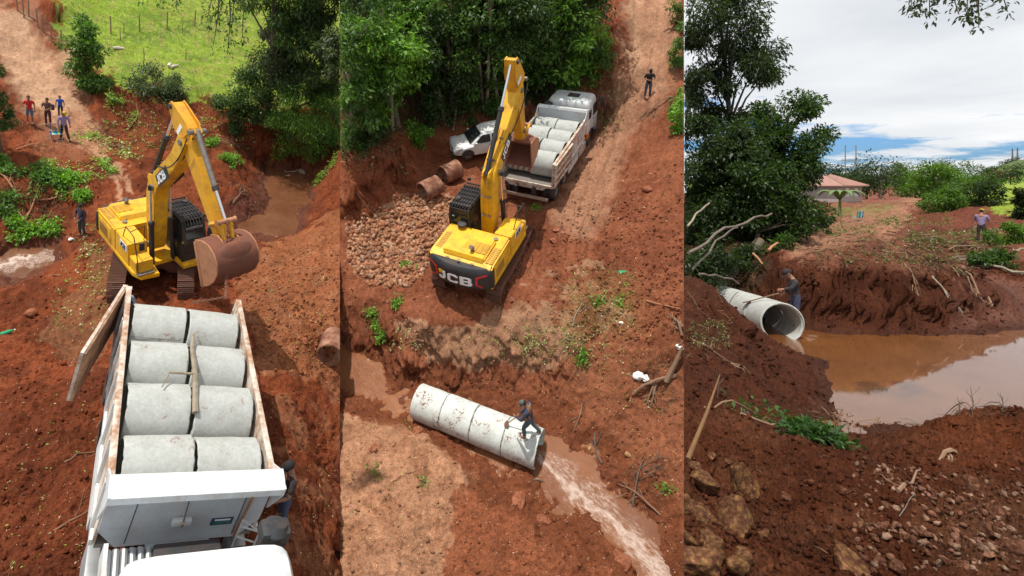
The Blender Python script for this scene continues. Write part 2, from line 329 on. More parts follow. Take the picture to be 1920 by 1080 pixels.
def terrain(name, site, xs, ys, pal, mode='plane', label=None):
    X, Y = np.meshgrid(xs, ys)
    o = site.org(); d = np.stack([X - CX, np.full_like(X, F), CY - Y], -1) @ site.R
    if mode == 'plane':
        k = -o[2] / d[..., 2]; P = o + k[..., None] * d
    else:                                     # ys are depths
        P = np.stack([(X - CX) * Y / F, Y, 0 * X], -1)
    u, v = P[..., 0], P[..., 1]; w = site.h(u, v)
    wb = site.h.base(u, v); gu = (site.h.base(u + .1, v) - wb) / .1; gv = (site.h.base(u, v + .1) - wb) / .1
    sl = sst(.5, 1.6, np.hypot(gu, gv)) * np.where(v < 60, 1, 0)
    side = fbm(u * .9 + w * .3, w * 1.1, 4, 77, .6) * .42 + fbm(u * 4, w * 3, 3, 78, .6, True) * .14
    v2 = v + side * sl; u2 = u + fbm(v * 1.1, w * 1.3, 3, 79) * .15 * sl
    L = np.stack([u2, v2, w], -1)
    px, py, dp = site.proj(L)
    col = pal(px, py, u2, v2, w, sl)
    r, c = X.shape; idx = np.arange(r * c).reshape(r, c)
    Fc = np.stack([idx[:-1, :-1], idx[:-1, 1:], idx[1:, 1:], idx[1:, :-1]], -1).reshape(-1, 4)
    if mode == 'plane': Fc = Fc[:, ::-1]
    me = mesh_np(name, L.reshape(-1, 3), Fc, [TM], smooth=True, attr={'soil': ('POINT', col.reshape(-1, 4))})
    # the land of a site ends at the boundary with its neighbour
    bm = bmesh.new(); bm.from_mesh(me)
    for xb, sgn in ((site.x0, -1), (site.x1, 1)):
        nW = np.array([F, -(xb - CX), 0.0]) * sgn          # plane through the camera's vertical
        nL = site.R.T @ nW; oL = site.org()
        bmesh.ops.bisect_plane(bm, geom=bm.verts[:] + bm.edges[:] + bm.faces[:], plane_co=Vector(oL), plane_no=Vector(nL), clear_outer=True)
    # thickness at the rim
    be = [e for e in bm.edges if e.is_boundary]
    ret = bmesh.ops.extrude_edge_only(bm, edges=be); nv = [g for g in ret['geom'] if isinstance(g, bmesh.types.BMVert)]
    og = Vector(site.org())
    for q in nv: q.co += (q.co - og).normalized() * 1.5
    bm.to_mesh(me); bm.free()
    o = link(name, me, site.M); tag(o, kind='structure'); return o
def pol(pts):  # polyline distance in pixels
    pts = np.array(pts, float)
    def f(px, py):
        best = np.full(px.shape, 1e9)
        for a, b in zip(pts[:-1], pts[1:]):
            d = b[:2] - a[:2]; t = np.clip(((px - a[0]) * d[0] + (py - a[1]) * d[1]) / (d @ d), 0, 1)
            r = a[2] + (b[2] - a[2]) * t
            best = np.minimum(best, np.hypot(px - a[0] - t * d[0], py - a[1] - t * d[1]) / r)
        return best
    return f
def inpoly(px, py, P):
    c = np.zeros(px.shape, bool); n = len(P)
    for i in range(n):
        (x1, y1), (x2, y2) = P[i], P[(i + 1) % n]
        if y1 == y2: continue
        m = (py > min(y1, y2)) & (py <= max(y1, y2)) & (px < (py - y1) * (x2 - x1) / (y2 - y1) + x1)
        c ^= m
    return c
def palette(default, items, jit=10, seed=0):
    """items: (kind, shape, colour, strength, softness[, roughness])"""
    def f(px, py, u, v, w, sl):
        jx = fbm(u * .8, v * .8, 4, 90 + seed, .6) * jit * 2; jy = fbm(u * .8, v * .8, 4, 95 + seed, .6) * jit * 2
        X, Y = px + jx, py + jy; out = np.zeros(px.shape + (4,)); out[..., :3] = default; out[..., 3] = .95
        for it in items:
            kind, sh, c, st, so = it[:5]; ro = it[5] if len(it) > 5 else .95
            if kind == 'b':
                d = np.hypot((X - sh[0]) / sh[2], (Y - sh[1]) / sh[3])
                a = st * (1 - sst(1 - so, 1 + so, d))
            elif kind == 'l': a = st * (1 - sst(1 - so, 1 + so, pol(sh)(X, Y)))
            elif kind == 'p': a = st * inpoly(X, Y, sh)
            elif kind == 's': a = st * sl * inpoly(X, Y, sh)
            elif kind == 'wet': a = st * (1 - sst(sh, sh + so, w))
            elif kind == 'n':
                a = st * sst(sh[1], sh[2], fbm(u * sh[0], v * sh[0], 4, sh[3], .6)) * inpoly(X, Y, sh[4])
            a = np.asarray(a)[..., None] * np.ones(px.shape + (1,))
            out[..., :3] = out[..., :3] * (1 - a) + np.array(c) * a; out[..., 3:] = out[..., 3:] * (1 - a) + ro * a
        return out
    return f
RED, DRED, TAN, LTAN, MUD, GRS = (.21, .056, .022), (.10, .027, .012), (.36, .17, .095), (.47, .29, .18), (.12, .045, .028), (.24, .33, .045)
ALL = [(-500, -900), (2500, -900), (2500, 2500), (-500, 2500)]
pal1 = palette(RED, [
    ('n', (.5, -.1, .3, 5, ALL), DRED, .7, 0), ('p', [(-90, 740), (190, 700), (200, 1200), (-90, 1200)], DRED, .55, 0),
    ('p', [(430, 490), (660, 380), (660, 720), (500, 700)], (.30, .115, .05), .75, 0),
    ('n', (.9, 0, .4, 6, [(430, 470), (660, 430), (660, 1100), (500, 1100)]), (.30, .13, .065), .6, 0),
    ('l', [(-60, 20, 30), (20, 60, 42), (70, 150, 45), (120, 200, 40), (150, 240, 30)], LTAN, .95, .45),
    ('l', [(140, 210, 9), (190, 290, 6), (215, 330, 6), (225, 380, 7)], (.42, .23, .14), 1, .5), ('l', [(110, 230, 9), (185, 285, 6), (225, 320, 6), (255, 355, 7)], (.42, .23, .14), 1, .5),
    ('b', (130, 260, 60, 40), (.33, .15, .08), .6, .6),
    ('p', [(85, -400), (110, 60), (135, 95), (205, 140), (240, 175), (300, 160), (360, 185), (450, 205), (660, 200), (2000, -400)], GRS, 1, 0),
    ('n', (.16, 0, .45, 31, [(85, -400), (110, 60), (240, 175), (660, 205), (2000, -400)]), (.30, .33, .07), .6, 0), ('n', (.5, .05, .5, 33, [(85, -400), (110, 60), (240, 175), (660, 205), (2000, -400)]), (.13, .22, .035), .6, 0), ('n', (1.1, .3, .5, 35, [(85, -400), (110, 60), (240, 175), (660, 205), (2000, -400)]), (.34, .25, .12), .5, 0),
    ('l', [(60, 0, 12), (85, 55, 10)], (.28, .12, .07), .9, .5), ('b', (130, 105, 25, 28), (.40, .26, .15), .8, .5),
    ('l', [(210, 66, 4), (320, 62, 4), (460, 45, 5)], (.36, .38, .12), .8, .6), ('l', [(200, 72, 5), (330, 56, 5), (460, 38, 5)], (.07, .14, .02), .7, .6),
    ('p', [(160, 520), (60, 640), (180, 700), (220, 600), (215, 470), (150, 445)], (.21, .10, .05), .6, 0),
    ('b', (480, 385, 50, 35), (.16, .055, .04), .8, .4, .4), ('wet', -1.5, MUD, .9, .35, .55),
], 9, 1)
pal2 = palette((.24, .085, .042), [
    ('n', (.5, -.1, .3, 5, ALL), (.17, .055, .028), .7, 0),
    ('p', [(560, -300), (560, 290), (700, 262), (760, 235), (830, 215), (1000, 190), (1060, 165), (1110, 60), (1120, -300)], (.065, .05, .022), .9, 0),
    ('p', [(640, 300), (790, 240), (840, 300), (760, 350), (640, 420)], (.21, .065, .03), .9, 0),
    ('p', [(655, 430), (720, 380), (790, 370), (860, 365), (850, 440), (800, 500), (770, 535), (690, 530), (660, 500)], (.38, .19, .105), .95, 0),
    ('b', (690, 465, 25, 20), (.30, .14, .09), .8, .5),
    ('l', [(1215, -80, 42), (1215, 60, 48), (1200, 150, 45), (1160, 230, 40), (1130, 290, 38), (1090, 400, 45)], (.34, .18, .11), .9, .5),
    ('l', [(1240, -80, 26), (1235, 60, 30), (1225, 150, 28)], (.40, .22, .135), .9, .6), ('l', [(1180, -80, 12), (1190, 40, 14), (1190, 140, 14)], LTAN, .6, .6),
    ('p', [(1120, -100), (1160, -100), (1160, 40), (1140, 90), (1110, 80)], (.24, .07, .035), .9, 0),
    ('p', [(740, 590), (870, 605), (1000, 570), (1060, 620), (1050, 700), (960, 690), (850, 700), (770, 640)], (.37, .21, .125), .75, 0),
    ('n', (1.2, 0, .4, 8, [(900, 560), (1100, 480), (1200, 600), (1100, 720), (1000, 640)]), (.36, .22, .13), .6, 0),
    ('b', (1130, 580, 70, 60), (.20, .13, .05), .4, .6), ('p', [(1060, 640), (1300, 640), (1300, 1100), (1180, 900), (1080, 780)], (.28, .11, .055), .6, 0),
    ('p', [(560, 760), (740, 790), (900, 880), (905, 905), (860, 940), (830, 1200), (560, 1200)], (.42, .225, .13), .92, 0),
    ('n', (.9, -.1, .3, 12, [(560, 760), (740, 790), (900, 880), (860, 940), (830, 1200), (560, 1200)]), (.30, .14, .075), .6, 0),
    ('p', [(850, 930), (930, 890), (1180, 1010), (1220, 1200), (830, 1200)], (.26, .09, .042), .8, 0),
    ('wet', -1.98, (.17, .055, .024), .9, .25, .55),
], 9, 2)
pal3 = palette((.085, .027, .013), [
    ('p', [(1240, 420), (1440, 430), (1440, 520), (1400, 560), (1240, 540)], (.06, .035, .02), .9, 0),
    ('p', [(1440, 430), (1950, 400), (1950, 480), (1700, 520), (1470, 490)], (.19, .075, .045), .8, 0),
    ('l', [(1725, 365, 14), (1690, 385, 22), (1650, 405, 26), (1560, 440, 30), (1500, 460, 22)], (.30, .155, .095), .9, .6), ('l', [(1715, 375, 8), (1695, 400, 10), (1660, 440, 16)], (.33, .17, .10), .9, .6),
    ('p', [(1540, 350), (1700, 350), (1690, 385), (1550, 400)], (.22, .08, .055), .9, 0), ('l', [(1560, 395, 5), (1640, 393, 6), (1680, 385, 4)], (.16, .2, .05), .7, .6),
    ('p', [(1740, 300), (2100, 300), (2100, 395), (1860, 400), (1780, 372)], GRS, .95, 0),
    ('p', [(1700, 385), (1850, 370), (1880, 420), (1820, 450), (1720, 430)], (.16, .05, .03), .8, 0),
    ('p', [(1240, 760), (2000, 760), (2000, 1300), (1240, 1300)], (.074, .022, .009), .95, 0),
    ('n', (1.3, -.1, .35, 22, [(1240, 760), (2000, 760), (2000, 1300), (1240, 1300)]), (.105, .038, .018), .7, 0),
    ('b', (1850, 830, 130, 50), (.13, .038, .014), .7, .6), ('b', (1860, 1000, 120, 80), (.13, .06, .032), .6, .6),
    ('p', [(1780, 520), (1960, 520), (1960, 620), (1780, 615)], (.15, .065, .045), .8, 0, .45),
    ('s', [(1440, 440), (1950, 440), (1950, 660), (1440, 660)], (.062, .020, .010), .85, 0), ('p', [(1240, 500), (1380, 540), (1440, 600), (1620, 740), (1540, 830), (1440, 770), (1240, 745)], (.068, .022, .011), .85, 0),  # slope item: wet soil of the far bank, with its shade painted into the colour
    ('wet', ZW + .02, (.055, .02, .011), .9, .2, .6)], 7, 3)
g1 = terrain('ground', S1, np.linspace(-160, 760, 380), np.linspace(-60, 1330, 640), pal1)
g2 = terrain('ground', S2, np.linspace(480, 1460, 400), np.linspace(-140, 1330, 640), pal2)
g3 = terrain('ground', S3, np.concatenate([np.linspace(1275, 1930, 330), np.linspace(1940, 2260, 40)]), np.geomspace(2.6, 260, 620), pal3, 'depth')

# ------------------------------------------------------------------ water
def water_mat(name, col, rough=.07, bump=.25, bs=3.0, foamc=(.58, .45, .38), flow=0.0, st=1.0, coat=0.0):
    m, N, L, B = nodes(name); tc = N.new('ShaderNodeTexCoord'); co = tc.outputs['Object']
    at = N.new('ShaderNodeAttribute'); at.attribute_name = 'foam'
    mp = N.new('ShaderNodeMapping'); mp.vector_type = 'TEXTURE'; mp.inputs['Rotation'].default_value = (0, 0, flow); mp.inputs['Scale'].default_value = (st, 1, 1); L.new(co, mp.inputs[0])
    a = _noise(N, L, .7, 6, .65, mp.outputs[0]); b = _noise(N, L, 13, 8, .8, mp.outputs[0]); d = _noise(N, L, 38, 6, .75, mp.outputs[0])
    c = _mix(N, L, 1.0, col, _ramp(N, L, a.outputs[0], [(.3, (.75, .68, .6)), (.7, (1.25, 1.3, 1.4))]), 'MULTIPLY')
    ad = N.new('ShaderNodeMath'); ad.operation = 'MULTIPLY_ADD'; L.new(b.outputs[0], ad.inputs[0]); ad.inputs[1].default_value = 1.6; L.new(at.outputs['Fac'], ad.inputs[2])
    ad2 = N.new('ShaderNodeMath'); ad2.operation = 'MULTIPLY_ADD'; L.new(d.outputs[0], ad2.inputs[0]); ad2.inputs[1].default_value = .7; L.new(ad.outputs[0], ad2.inputs[2])
    f = _ramp(N, L, ad2.outputs[0], [(.0, (0, 0, 0)), (1.0, (1, 1, 1))])
    mr = N.new('ShaderNodeMapRange'); mr.inputs[1].default_value = 1.56; mr.inputs[2].default_value = 2.05; L.new(ad2.outputs[0], mr.inputs[0])
    c = _mix(N, L, mr.outputs[0], c, foamc); L.new(c, B.inputs['Base Color'])
    B.inputs['IOR'].default_value = 1.45; B.inputs['Coat Weight'].default_value = coat; B.inputs['Coat Roughness'].default_value = .04; B.inputs['Coat IOR'].default_value = 1.6
    L.new(_ramp(N, L, mr.outputs[0], [(0, (rough,) * 3), (1, (.6,) * 3)]), B.inputs['Roughness'])
    b1 = N.new('ShaderNodeBump'); b1.inputs['Strength'].default_value = bump; b1.inputs['Distance'].default_value = .05
    L.new(_noise(N, L, bs, 5, .6, mp.outputs[0] if st > 1 else co).outputs[0], b1.inputs['Height'])
    b2 = N.new('ShaderNodeBump'); b2.inputs['Distance'].default_value = .06; b2.inputs['Strength'].default_value = .6; L.new(b.outputs[0], b2.inputs['Height'])
    L.new(b1.outputs[0], b2.inputs['Normal']); L.new(b2.outputs[0], B.inputs['Normal'])
    return m
def water(name, site, xr, yr, level, mat, foam=(), n=(120, 120), rim=()):
    xs = np.linspace(*xr, n[0]); ys = np.linspace(*yr, n[1]); X, Y = np.meshgrid(xs, ys)
    o = site.org(); d = np.stack([X - CX, np.full_like(X, F), CY - Y], -1) @ site.R
    k = (level - o[2]) / d[..., 2]; P = o + k[..., None] * d; u, v = P[..., 0], P[..., 1]
    fo = np.zeros_like(X)
    for pl, st in foam: fo = np.maximum(fo, st * (1 - sst(.3, 1.2, pol(pl)(X + fbm(u * 2, v * 2, 3, 7) * 14, Y + fbm(u * 2, v * 2, 3, 8) * 10))))
    w = level + fbm(u * 4, v * 4, 3, 3, .6) * .02 * fo + fbm(u * 11, v * 11, 3, 4, .6, True) * .015 * fo
    r, c = X.shape; idx = np.arange(r * c).reshape(r, c)
    Fc = np.stack([idx[:-1, :-1], idx[1:, :-1], idx[1:, 1:], idx[:-1, 1:]], -1).reshape(-1, 4)
    g = site.h(u, v) < level + .12; keep = g.ravel()[Fc].any(1)
    me = mesh_np(name, np.stack([u, v, w], -1).reshape(-1, 3), Fc[keep], [mat], smooth=True, attr={'foam': ('POINT', np.repeat(fo.reshape(-1, 1), 4, 1))})
    bm = bmesh.new(); bm.from_mesh(me)
    for xb, sgn in ((site.x0, -1), (site.x1, 1)):
        nL = site.R.T @ (np.array([F, -(xb - CX), 0.0]) * sgn)
        bmesh.ops.bisect_plane(bm, geom=bm.verts[:] + bm.edges[:] + bm.faces[:], plane_co=Vector(site.org()), plane_no=Vector(nL), clear_outer=True)
    bmesh.ops.delete(bm, geom=[q for q in bm.verts if not q.link_faces], context='VERTS')
    bm.to_mesh(me); bm.free(); o = link(name, me, site.M); tag(o, kind='structure'); return o
WM1 = water_mat('muddy_stream_water', (.16, .065, .03), .1, .3, 4)
fa, fb = S2.at(1020, 870, WL2), S2.at(1215, 1060, WL2)
WM2 = water_mat('orange_stream_water', (.21, .075, .024), .1, .6, 6, flow=math.atan2(fb[1] - fa[1], fb[0] - fa[0]), st=3.2)
WM3 = water_mat('muddy_pond_water', (.20, .072, .015), .06, .5, 7, coat=1.0)
water('water', S1, (425, 640), (290, 470), WL1, WM1, [([(535, 322, 6), (560, 318, 7), (585, 314, 5)], .8)])
water('water', S1, (-50, 140), (450, 530), WL1, WM1, [([(-20, 500, 22), (60, 488, 20), (125, 478, 22)], .6), ([(0, 497, 8), (40, 485, 10), (60, 480, 6)], .9)])
water('water', S2, (600, 1300), (620, 1110), WL2, WM2, [([(1008, 850, 14), (1045, 880, 40), (1100, 930, 55), (1160, 985, 55), (1215, 1050, 50), (1250, 1110, 45)], .50), ([(1020, 865, 8), (1060, 905, 14), (1115, 955, 12), (1160, 985, 12)], .72), ([(1165, 985, 18), (1195, 1020, 24), (1225, 1060, 28), (1250, 1110, 30)], .70), ([(850, 850, 30), (960, 890, 30)], .35)], (260, 220))
water('water', S3, (1290, 1990), (600, 850), ZW, WM3, [([(1508, 628, 6), (1530, 640, 8)], .5)], (160, 160))

# ------------------------------------------------------------------ mesh builder for things
class MB:
    def __init__(s): s.v, s.f, s.m, s.mats, s.sm = [], [], [], [], []
    def mi(s, m):
        if m not in s.mats: s.mats.append(m)
        return s.mats.index(m)
    def add(s, V, Fc, m, T=None, smooth=False):
        b = len(s.v); V = [Vector(q) for q in V]
        if T is not None: V = [T @ q for q in V]
        s.v += V; k = s.mi(m)
        for f in Fc: s.f.append(tuple(b + i for i in f)); s.m.append(k); s.sm.append(smooth)
        return s
    def box(s, c, d, m, T=None, bev=0.0):
        x, y, z = d[0] / 2, d[1] / 2, d[2] / 2; b = min(bev, x * .9, y * .9, z * .9)
        if b <= 0:
            V = [(c[0] + i * x, c[1] + j * y, c[2] + k * z) for i in (-1, 1) for j in (-1, 1) for k in (-1, 1)]
            return s.add(V, [(0, 1, 3, 2), (4, 6, 7, 5), (0, 4, 5, 1), (2, 3, 7, 6), (0, 2, 6, 4), (1, 5, 7, 3)], m, T)
        bm = bmesh.new(); bmesh.ops.create_cube(bm, size=1)
        for q in bm.verts: q.co = Vector((q.co.x * 2 * x, q.co.y * 2 * y, q.co.z * 2 * z))
        bmesh.ops.bevel(bm, geom=bm.edges[:], offset=b, segments=2, affect='EDGES', profile=.6)
        bm.verts.index_update(); V = [q.co + Vector(c) for q in bm.verts]; Fc = [tuple(q.index for q in f.verts) for f in bm.faces]; bm.free()
        return s.add(V, Fc, m, T, False)
    def prism(s, pts, a, b, m, axis='x', T=None, bev=0, holes=None):
        """outline pts in the plane square to axis, from a to b along it"""
        n = len(pts); mp = {'x': lambda p, t: (t, p[0], p[1]), 'y': lambda p, t: (p[0], t, p[1]), 'z': lambda p, t: (p[0], p[1], t)}[axis]
        V = [mp(p, a) for p in pts] + [mp(p, b) for p in pts]
        Fc = [(i, (i + 1) % n, n + (i + 1) % n, n + i) for i in range(n)]
        bm = bmesh.new(); vs = [bm.verts.new(q) for q in V]
        for f in Fc: bm.faces.new([vs[i] for i in f])
        f1 = bm.faces.new(vs[:n][::-1]); f2 = bm.faces.new(vs[n:]); bm.normal_update()
        if bev: bmesh.ops.bevel(bm, geom=list(f1.edges) + list(f2.edges), offset=bev, segments=2, affect='EDGES')
        bm.normal_update(); bmesh.ops.triangulate(bm, faces=[f for f in bm.faces if len(f.verts) > 4], ngon_method='EAR_CLIP'); bmesh.ops.recalc_face_normals(bm, faces=bm.faces[:])
        bm.verts.index_update(); V = [q.co.copy() for q in bm.verts]; Fc = [tuple(q.index for q in f.verts) for f in bm.faces]; bm.free()
        return s.add(V, Fc, m, T)
    def tube(s, path, r, m, n=8, T=None, cap=True, flat=1.0):
        path = [Vector(p) for p in path]; k = len(path); rr = r if isinstance(r, (list, tuple)) else [r] * k; V = []; up = Vector((0, 0, 1))
        for i, p in enumerate(path):
            d = (path[min(i + 1, k - 1)] - path[max(i - 1, 0)]).normalized()
            a = d.cross(up if abs(d.dot(up)) < .95 else Vector((1, 0, 0))).normalized(); b = d.cross(a)
            for j in range(n):
                t = 2 * math.pi * j / n; V.append(p + (a * math.cos(t) + b * math.sin(t) * flat) * rr[i])
        Fc = [(i * n + j, i * n + (j + 1) % n, (i + 1) * n + (j + 1) % n, (i + 1) * n + j) for i in range(k - 1) for j in range(n)]
        if cap: Fc += [tuple(range(n))[::-1], tuple(range((k - 1) * n, k * n))]
        return s.add(V, Fc, m, T, True)
    def cyl(s, a, b, r, m, n=16, T=None): return s.tube([a, b], r, m, n, T)
    def lathe(s, prof, m, n=24, T=None, closed=False, smooth=True):
        """prof: (radius, x) pairs turned about the x axis"""
        k = len(prof); V = [(x, r * math.cos(2 * math.pi * j / n), r * math.sin(2 * math.pi * j / n)) for r, x in prof for j in range(n)]
        Fc = [(i * n + j, i * n + (j + 1) % n, ((i + 1) % k) * n + (j + 1) % n, ((i + 1) % k) * n + j) for i in range(k if closed else k - 1) for j in range(n)]
        return s.add(V, Fc, m, T, smooth)
    def mesh(s, name):
        me = bpy.data.meshes.new(name); me.from_pydata([tuple(q) for q in s.v], [], s.f)
        for m in s.mats: me.materials.append(m)
        me.polygons.foreach_set('material_index', s.m); me.polygons.foreach_set('use_smooth', s.sm)
        bm = bmesh.new(); bm.from_mesh(me); bmesh.ops.recalc_face_normals(bm, faces=bm.faces[:]); bm.to_mesh(me); bm.free()
        try: me.set_sharp_from_angle(angle=math.radians(40))
        except Exception: pass
        return me
    def build(s, name, parent=None, M=None): return link(name, s.mesh(name), M, parent)
def TR(x=0, y=0, z=0): return Matrix.Translation((x, y, z))
def RX(a): return Matrix.Rotation(math.radians(a), 4, 'X')
def RY(a): return Matrix.Rotation(math.radians(a), 4, 'Y')
def RZ(a): return Matrix.Rotation(math.radians(a), 4, 'Z')

# ------------------------------------------------------------------ stones, clods
_ico = None
def ico(sub=1):
    bm = bmesh.new(); bmesh.ops.create_icosphere(bm, subdivisions=sub, radius=1)
    V = np.array([v.co for v in bm.verts]); Fc = np.array([[q.index for q in f.verts] for f in bm.faces]); bm.free(); return V, Fc
ICO0, ICO1, ICO2, ICO3 = ico(1), ico(2), ico(3), ico(4)
def rand_rot(n):
    q = RNG.normal(size=(n, 4)); q /= np.linalg.norm(q, axis=1)[:, None]; w, x, y, z = q.T
    return np.stack([1 - 2 * (y * y + z * z), 2 * (x * y - z * w), 2 * (x * z + y * w), 2 * (x * y + z * w), 1 - 2 * (x * x + z * z), 2 * (y * z - x * w),
                     2 * (x * z - y * w), 2 * (y * z + x * w), 1 - 2 * (x * x + y * y)], -1).reshape(n, 3, 3)
def clods(name, site, sampler, n, smin, smax, cols, mat, sink=.25, label=None, power=4, minpx=.7, pal=None):
    """loose lumps lying on the ground, joined: nobody could count them"""
    U = sampler(n); n = len(U); w = site.h(U[:, 0], U[:, 1])
    size = smin + (smax - smin) * RNG.random(n) ** power
    P = np.stack([U[:, 0], U[:, 1], w + size * (.6 - sink)], -1)
    px, py, d = site.proj(P); k = (px > site.x0 + 3) & (px < site.x1 - 3) & (size * F / d > minpx) & (py > -20) & (py < 1100) & (w > site.water + .0)
    P, size, px, py = P[k], size[k], px[k], py[k]; n = len(P); V0, F0 = ICO0
    R = rand_rot(n); sc = np.stack([1 + .4 * RNG.random(n), .8 + .3 * RNG.random(n), .55 + .3 * RNG.random(n)], -1)
    Vj = V0[None] * (1 + .28 * RNG.normal(size=(n, len(V0), 1)).clip(-1.6, 1.6)) * sc[:, None]
    V = np.einsum('nij,nkj->nki', R, Vj) * size[:, None, None] + P[:, None]
    Fa = F0[None] + (np.arange(n) * len(V0))[:, None, None]
    cols = np.array(cols); cc = cols[RNG.integers(0, len(cols), n)] * (.7 + .6 * RNG.random((n, 1)))
    if pal is not None:
        wb = site.h.base(P[:, 0], P[:, 1]); gu = (site.h.base(P[:, 0] + .1, P[:, 1]) - wb) / .1; gv = (site.h.base(P[:, 0], P[:, 1] + .1) - wb) / .1
        cg = pal(px, py, P[:, 0], P[:, 1], P[:, 2], sst(.5, 1.6, np.hypot(gu, gv)))[:, :3]; cc = cg * (.75 + .55 * RNG.random((n, 1)))
    cc = np.concatenate([cc, np.ones((n, 1))], 1); cc = np.repeat(cc[:, None], len(V0), 1)
    me = mesh_np(name, V.reshape(-1, 3), Fa.reshape(-1, 3), [mat], attr={'soil': ('POINT', cc.reshape(-1, 4))})
    o = link(name, me, site.M); return tag(o, kind='stuff')
def px_sampler(site, poly=None, box=None, far=None):
    """evenly over the picture area: dense near, sparse far, as the eye sees clods"""
    def f(n):
        x0, y0, x1, y1 = box; X = RNG.uniform(x0, x1, n); Y = RNG.uniform(y0, y1, n)
        if poly is not None: k = inpoly(X, Y, poly); X, Y = X[k], Y[k]
        o = site.org(); d = np.stack([X - CX, np.full_like(X, F), CY - Y], -1) @ site.R / F
        kk = np.geomspace(2.2, 160, 260); t = np.full(len(X), 160.0); done = np.zeros(len(X), bool)
        for a in kk:
            P = o + a * d; h = site.h.base(P[:, 0], P[:, 1]); m = (~done) & (P[:, 2] < h); t[m] = a * (1 - (kk[1] / kk[0] - 1) * RNG.random(m.sum())); done |= m
        P = (o + t[:, None] * d)[done]; return P[:, :2]
    return f
clods('soil_clods', S1, px_sampler(S1, box=(-20, 240, 640, 1090)), 4600, .008, .065, [(.19, .055, .026)], TM, pal=pal1)
clods('rubble_fill', S1, px_sampler(S1, [(430, 490), (640, 430), (640, 720), (500, 690)], box=(430, 430, 640, 720)), 3000, .02, .07, [(.36, .16, .08), (.28, .10, .045)], TM)
clods('soil_clods', S2, px_sampler(S2, box=(640, 300, 1283, 1090)), 4600, .008, .065, [(.24, .08, .04)], TM, pal=pal2)
clods('crushed_rock_bed', S2, px_sampler(S2, [(650, 430), (720, 380), (790, 365), (845, 370), (835, 440), (800, 500), (770, 540), (690, 530), (655, 500)], box=(645, 360, 860, 545)), 7500, .018, .13, [(.44, .23, .13), (.38, .18, .10), (.30, .13, .07), (.46, .29, .19)], TM, power=2.6)
clods('rubble_slope', S2, px_sampler(S2, box=(1030, 380, 1283, 640)), 2500, .012, .07, [(.30, .12, .075)], TM, pal=pal2)
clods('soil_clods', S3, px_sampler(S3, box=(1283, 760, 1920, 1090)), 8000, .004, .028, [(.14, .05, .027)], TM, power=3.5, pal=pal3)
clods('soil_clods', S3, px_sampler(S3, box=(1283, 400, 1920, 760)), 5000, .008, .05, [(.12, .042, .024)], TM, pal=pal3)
def rock_mesh(seed, V0F0=ICO2, rough=.35, sq=(1, .8, .65), cuts=9):
    r = np.random.default_rng(seed); V, Fc = V0F0; V = V.copy()
    for _ in range(cuts):                                       # broken faces
        nrm = r.normal(size=3); nrm /= np.linalg.norm(nrm); d = .42 + .38 * r.random(); q = V @ nrm; V = V - np.maximum(q - d, 0)[:, None] * nrm
    for a, f in ((rough * .12, 1.7), (rough * .10, 4.1), (rough * .07, 9)):
        V = V * (1 + a * perlin(V[:, 0] * f + V[:, 2] * f * .7 + seed, V[:, 1] * f - V[:, 2] * f * .6, 5))[:, None]
    return V * np.array(sq), Fc
# ------------------------------------------------------------------ materials of the things
def concrete(name, col=(.44, .45, .43), stain=(.20, .085, .05), amt=.7, lo=.55):
    m, N, L, B = nodes(name); tc = N.new('ShaderNodeTexCoord'); co = tc.outputs['Object']; oi = N.new('ShaderNodeObjectInfo')
    ad = N.new('ShaderNodeVectorMath'); ad.operation = 'MULTIPLY_ADD'; L.new(oi.outputs['Random'], ad.inputs[0]); ad.inputs[1].default_value = (37, 17, 11); L.new(co, ad.inputs[2]); co = ad.outputs[0]
    a = _noise(N, L, 1.8, 8, .65, co); b = _noise(N, L, 14, 8, .7, co); p = _noise(N, L, 60, 3, .6, co)
    c = _mix(N, L, 1.0, col, _ramp(N, L, b.outputs[0], [(.3, (.9, .9, .89)), (.7, (1.06, 1.06, 1.06))]), 'MULTIPLY')
    c = _mix(N, L, 1.0, c, _ramp(N, L, _noise(N, L, 3.5, 6, .7, co).outputs[0], [(.35, (.86, .86, .84)), (.6, (1.03, 1.03, 1.03))]), 'MULTIPLY')
    c = _mix(N, L, _ramp(N, L, p.outputs[0], [(.24, (.75,) * 3), (.30, (0, 0, 0))]), c, (.15, .14, .13))
    st = N.new('ShaderNodeMath'); st.operation = 'MULTIPLY'; L.new(_ramp(N, L, a.outputs[0], [(lo, (0, 0, 0)), (lo + .08, (amt,) * 3)]), st.inputs[0])
    L.new(_ramp(N, L, b.outputs[0], [(.5, (0, 0, 0)), (.58, (1, 1, 1))]), st.inputs[1]); c = _mix(N, L, st.outputs[0], c, stain)
    L.new(c, B.inputs['Base Color']); B.inputs['Roughness'].default_value = .85; B.inputs['Specular IOR Level'].default_value = .3
    u = N.new('ShaderNodeBump'); u.inputs['Strength'].default_value = .35; u.inputs['Distance'].default_value = .01; L.new(p.outputs[0], u.inputs['Height'])
    u2 = N.new('ShaderNodeBump'); u2.inputs['Strength'].default_value = .3; u2.inputs['Distance'].default_value = .02; L.new(b.outputs[0], u2.inputs['Height']); L.new(u.outputs[0], u2.inputs['Normal']); L.new(u2.outputs[0], B.inputs['Normal'])
    return m
CONC = concrete('concrete'); CONCW = concrete('pale_concrete', (.60, .63, .60), amt=.95, lo=.50)
RUSTC = paint('mud_stained_concrete', (.36, .19, .12), .9, dirt=(.16, .055, .03), amt=.95, scale=2.2, bump=.5, bscale=30, lo=.38, hi=.56)
YEL = paint('yellow_paint', (.80, .43, .008), .42, dirt=(.30, .13, .04), amt=.75, scale=2.2, spec=.5, coat=.1)
YELD = paint('dusty_yellow_paint', (.74, .36, .01), .5, dirt=(.30, .12, .04), amt=.65, scale=2.6)
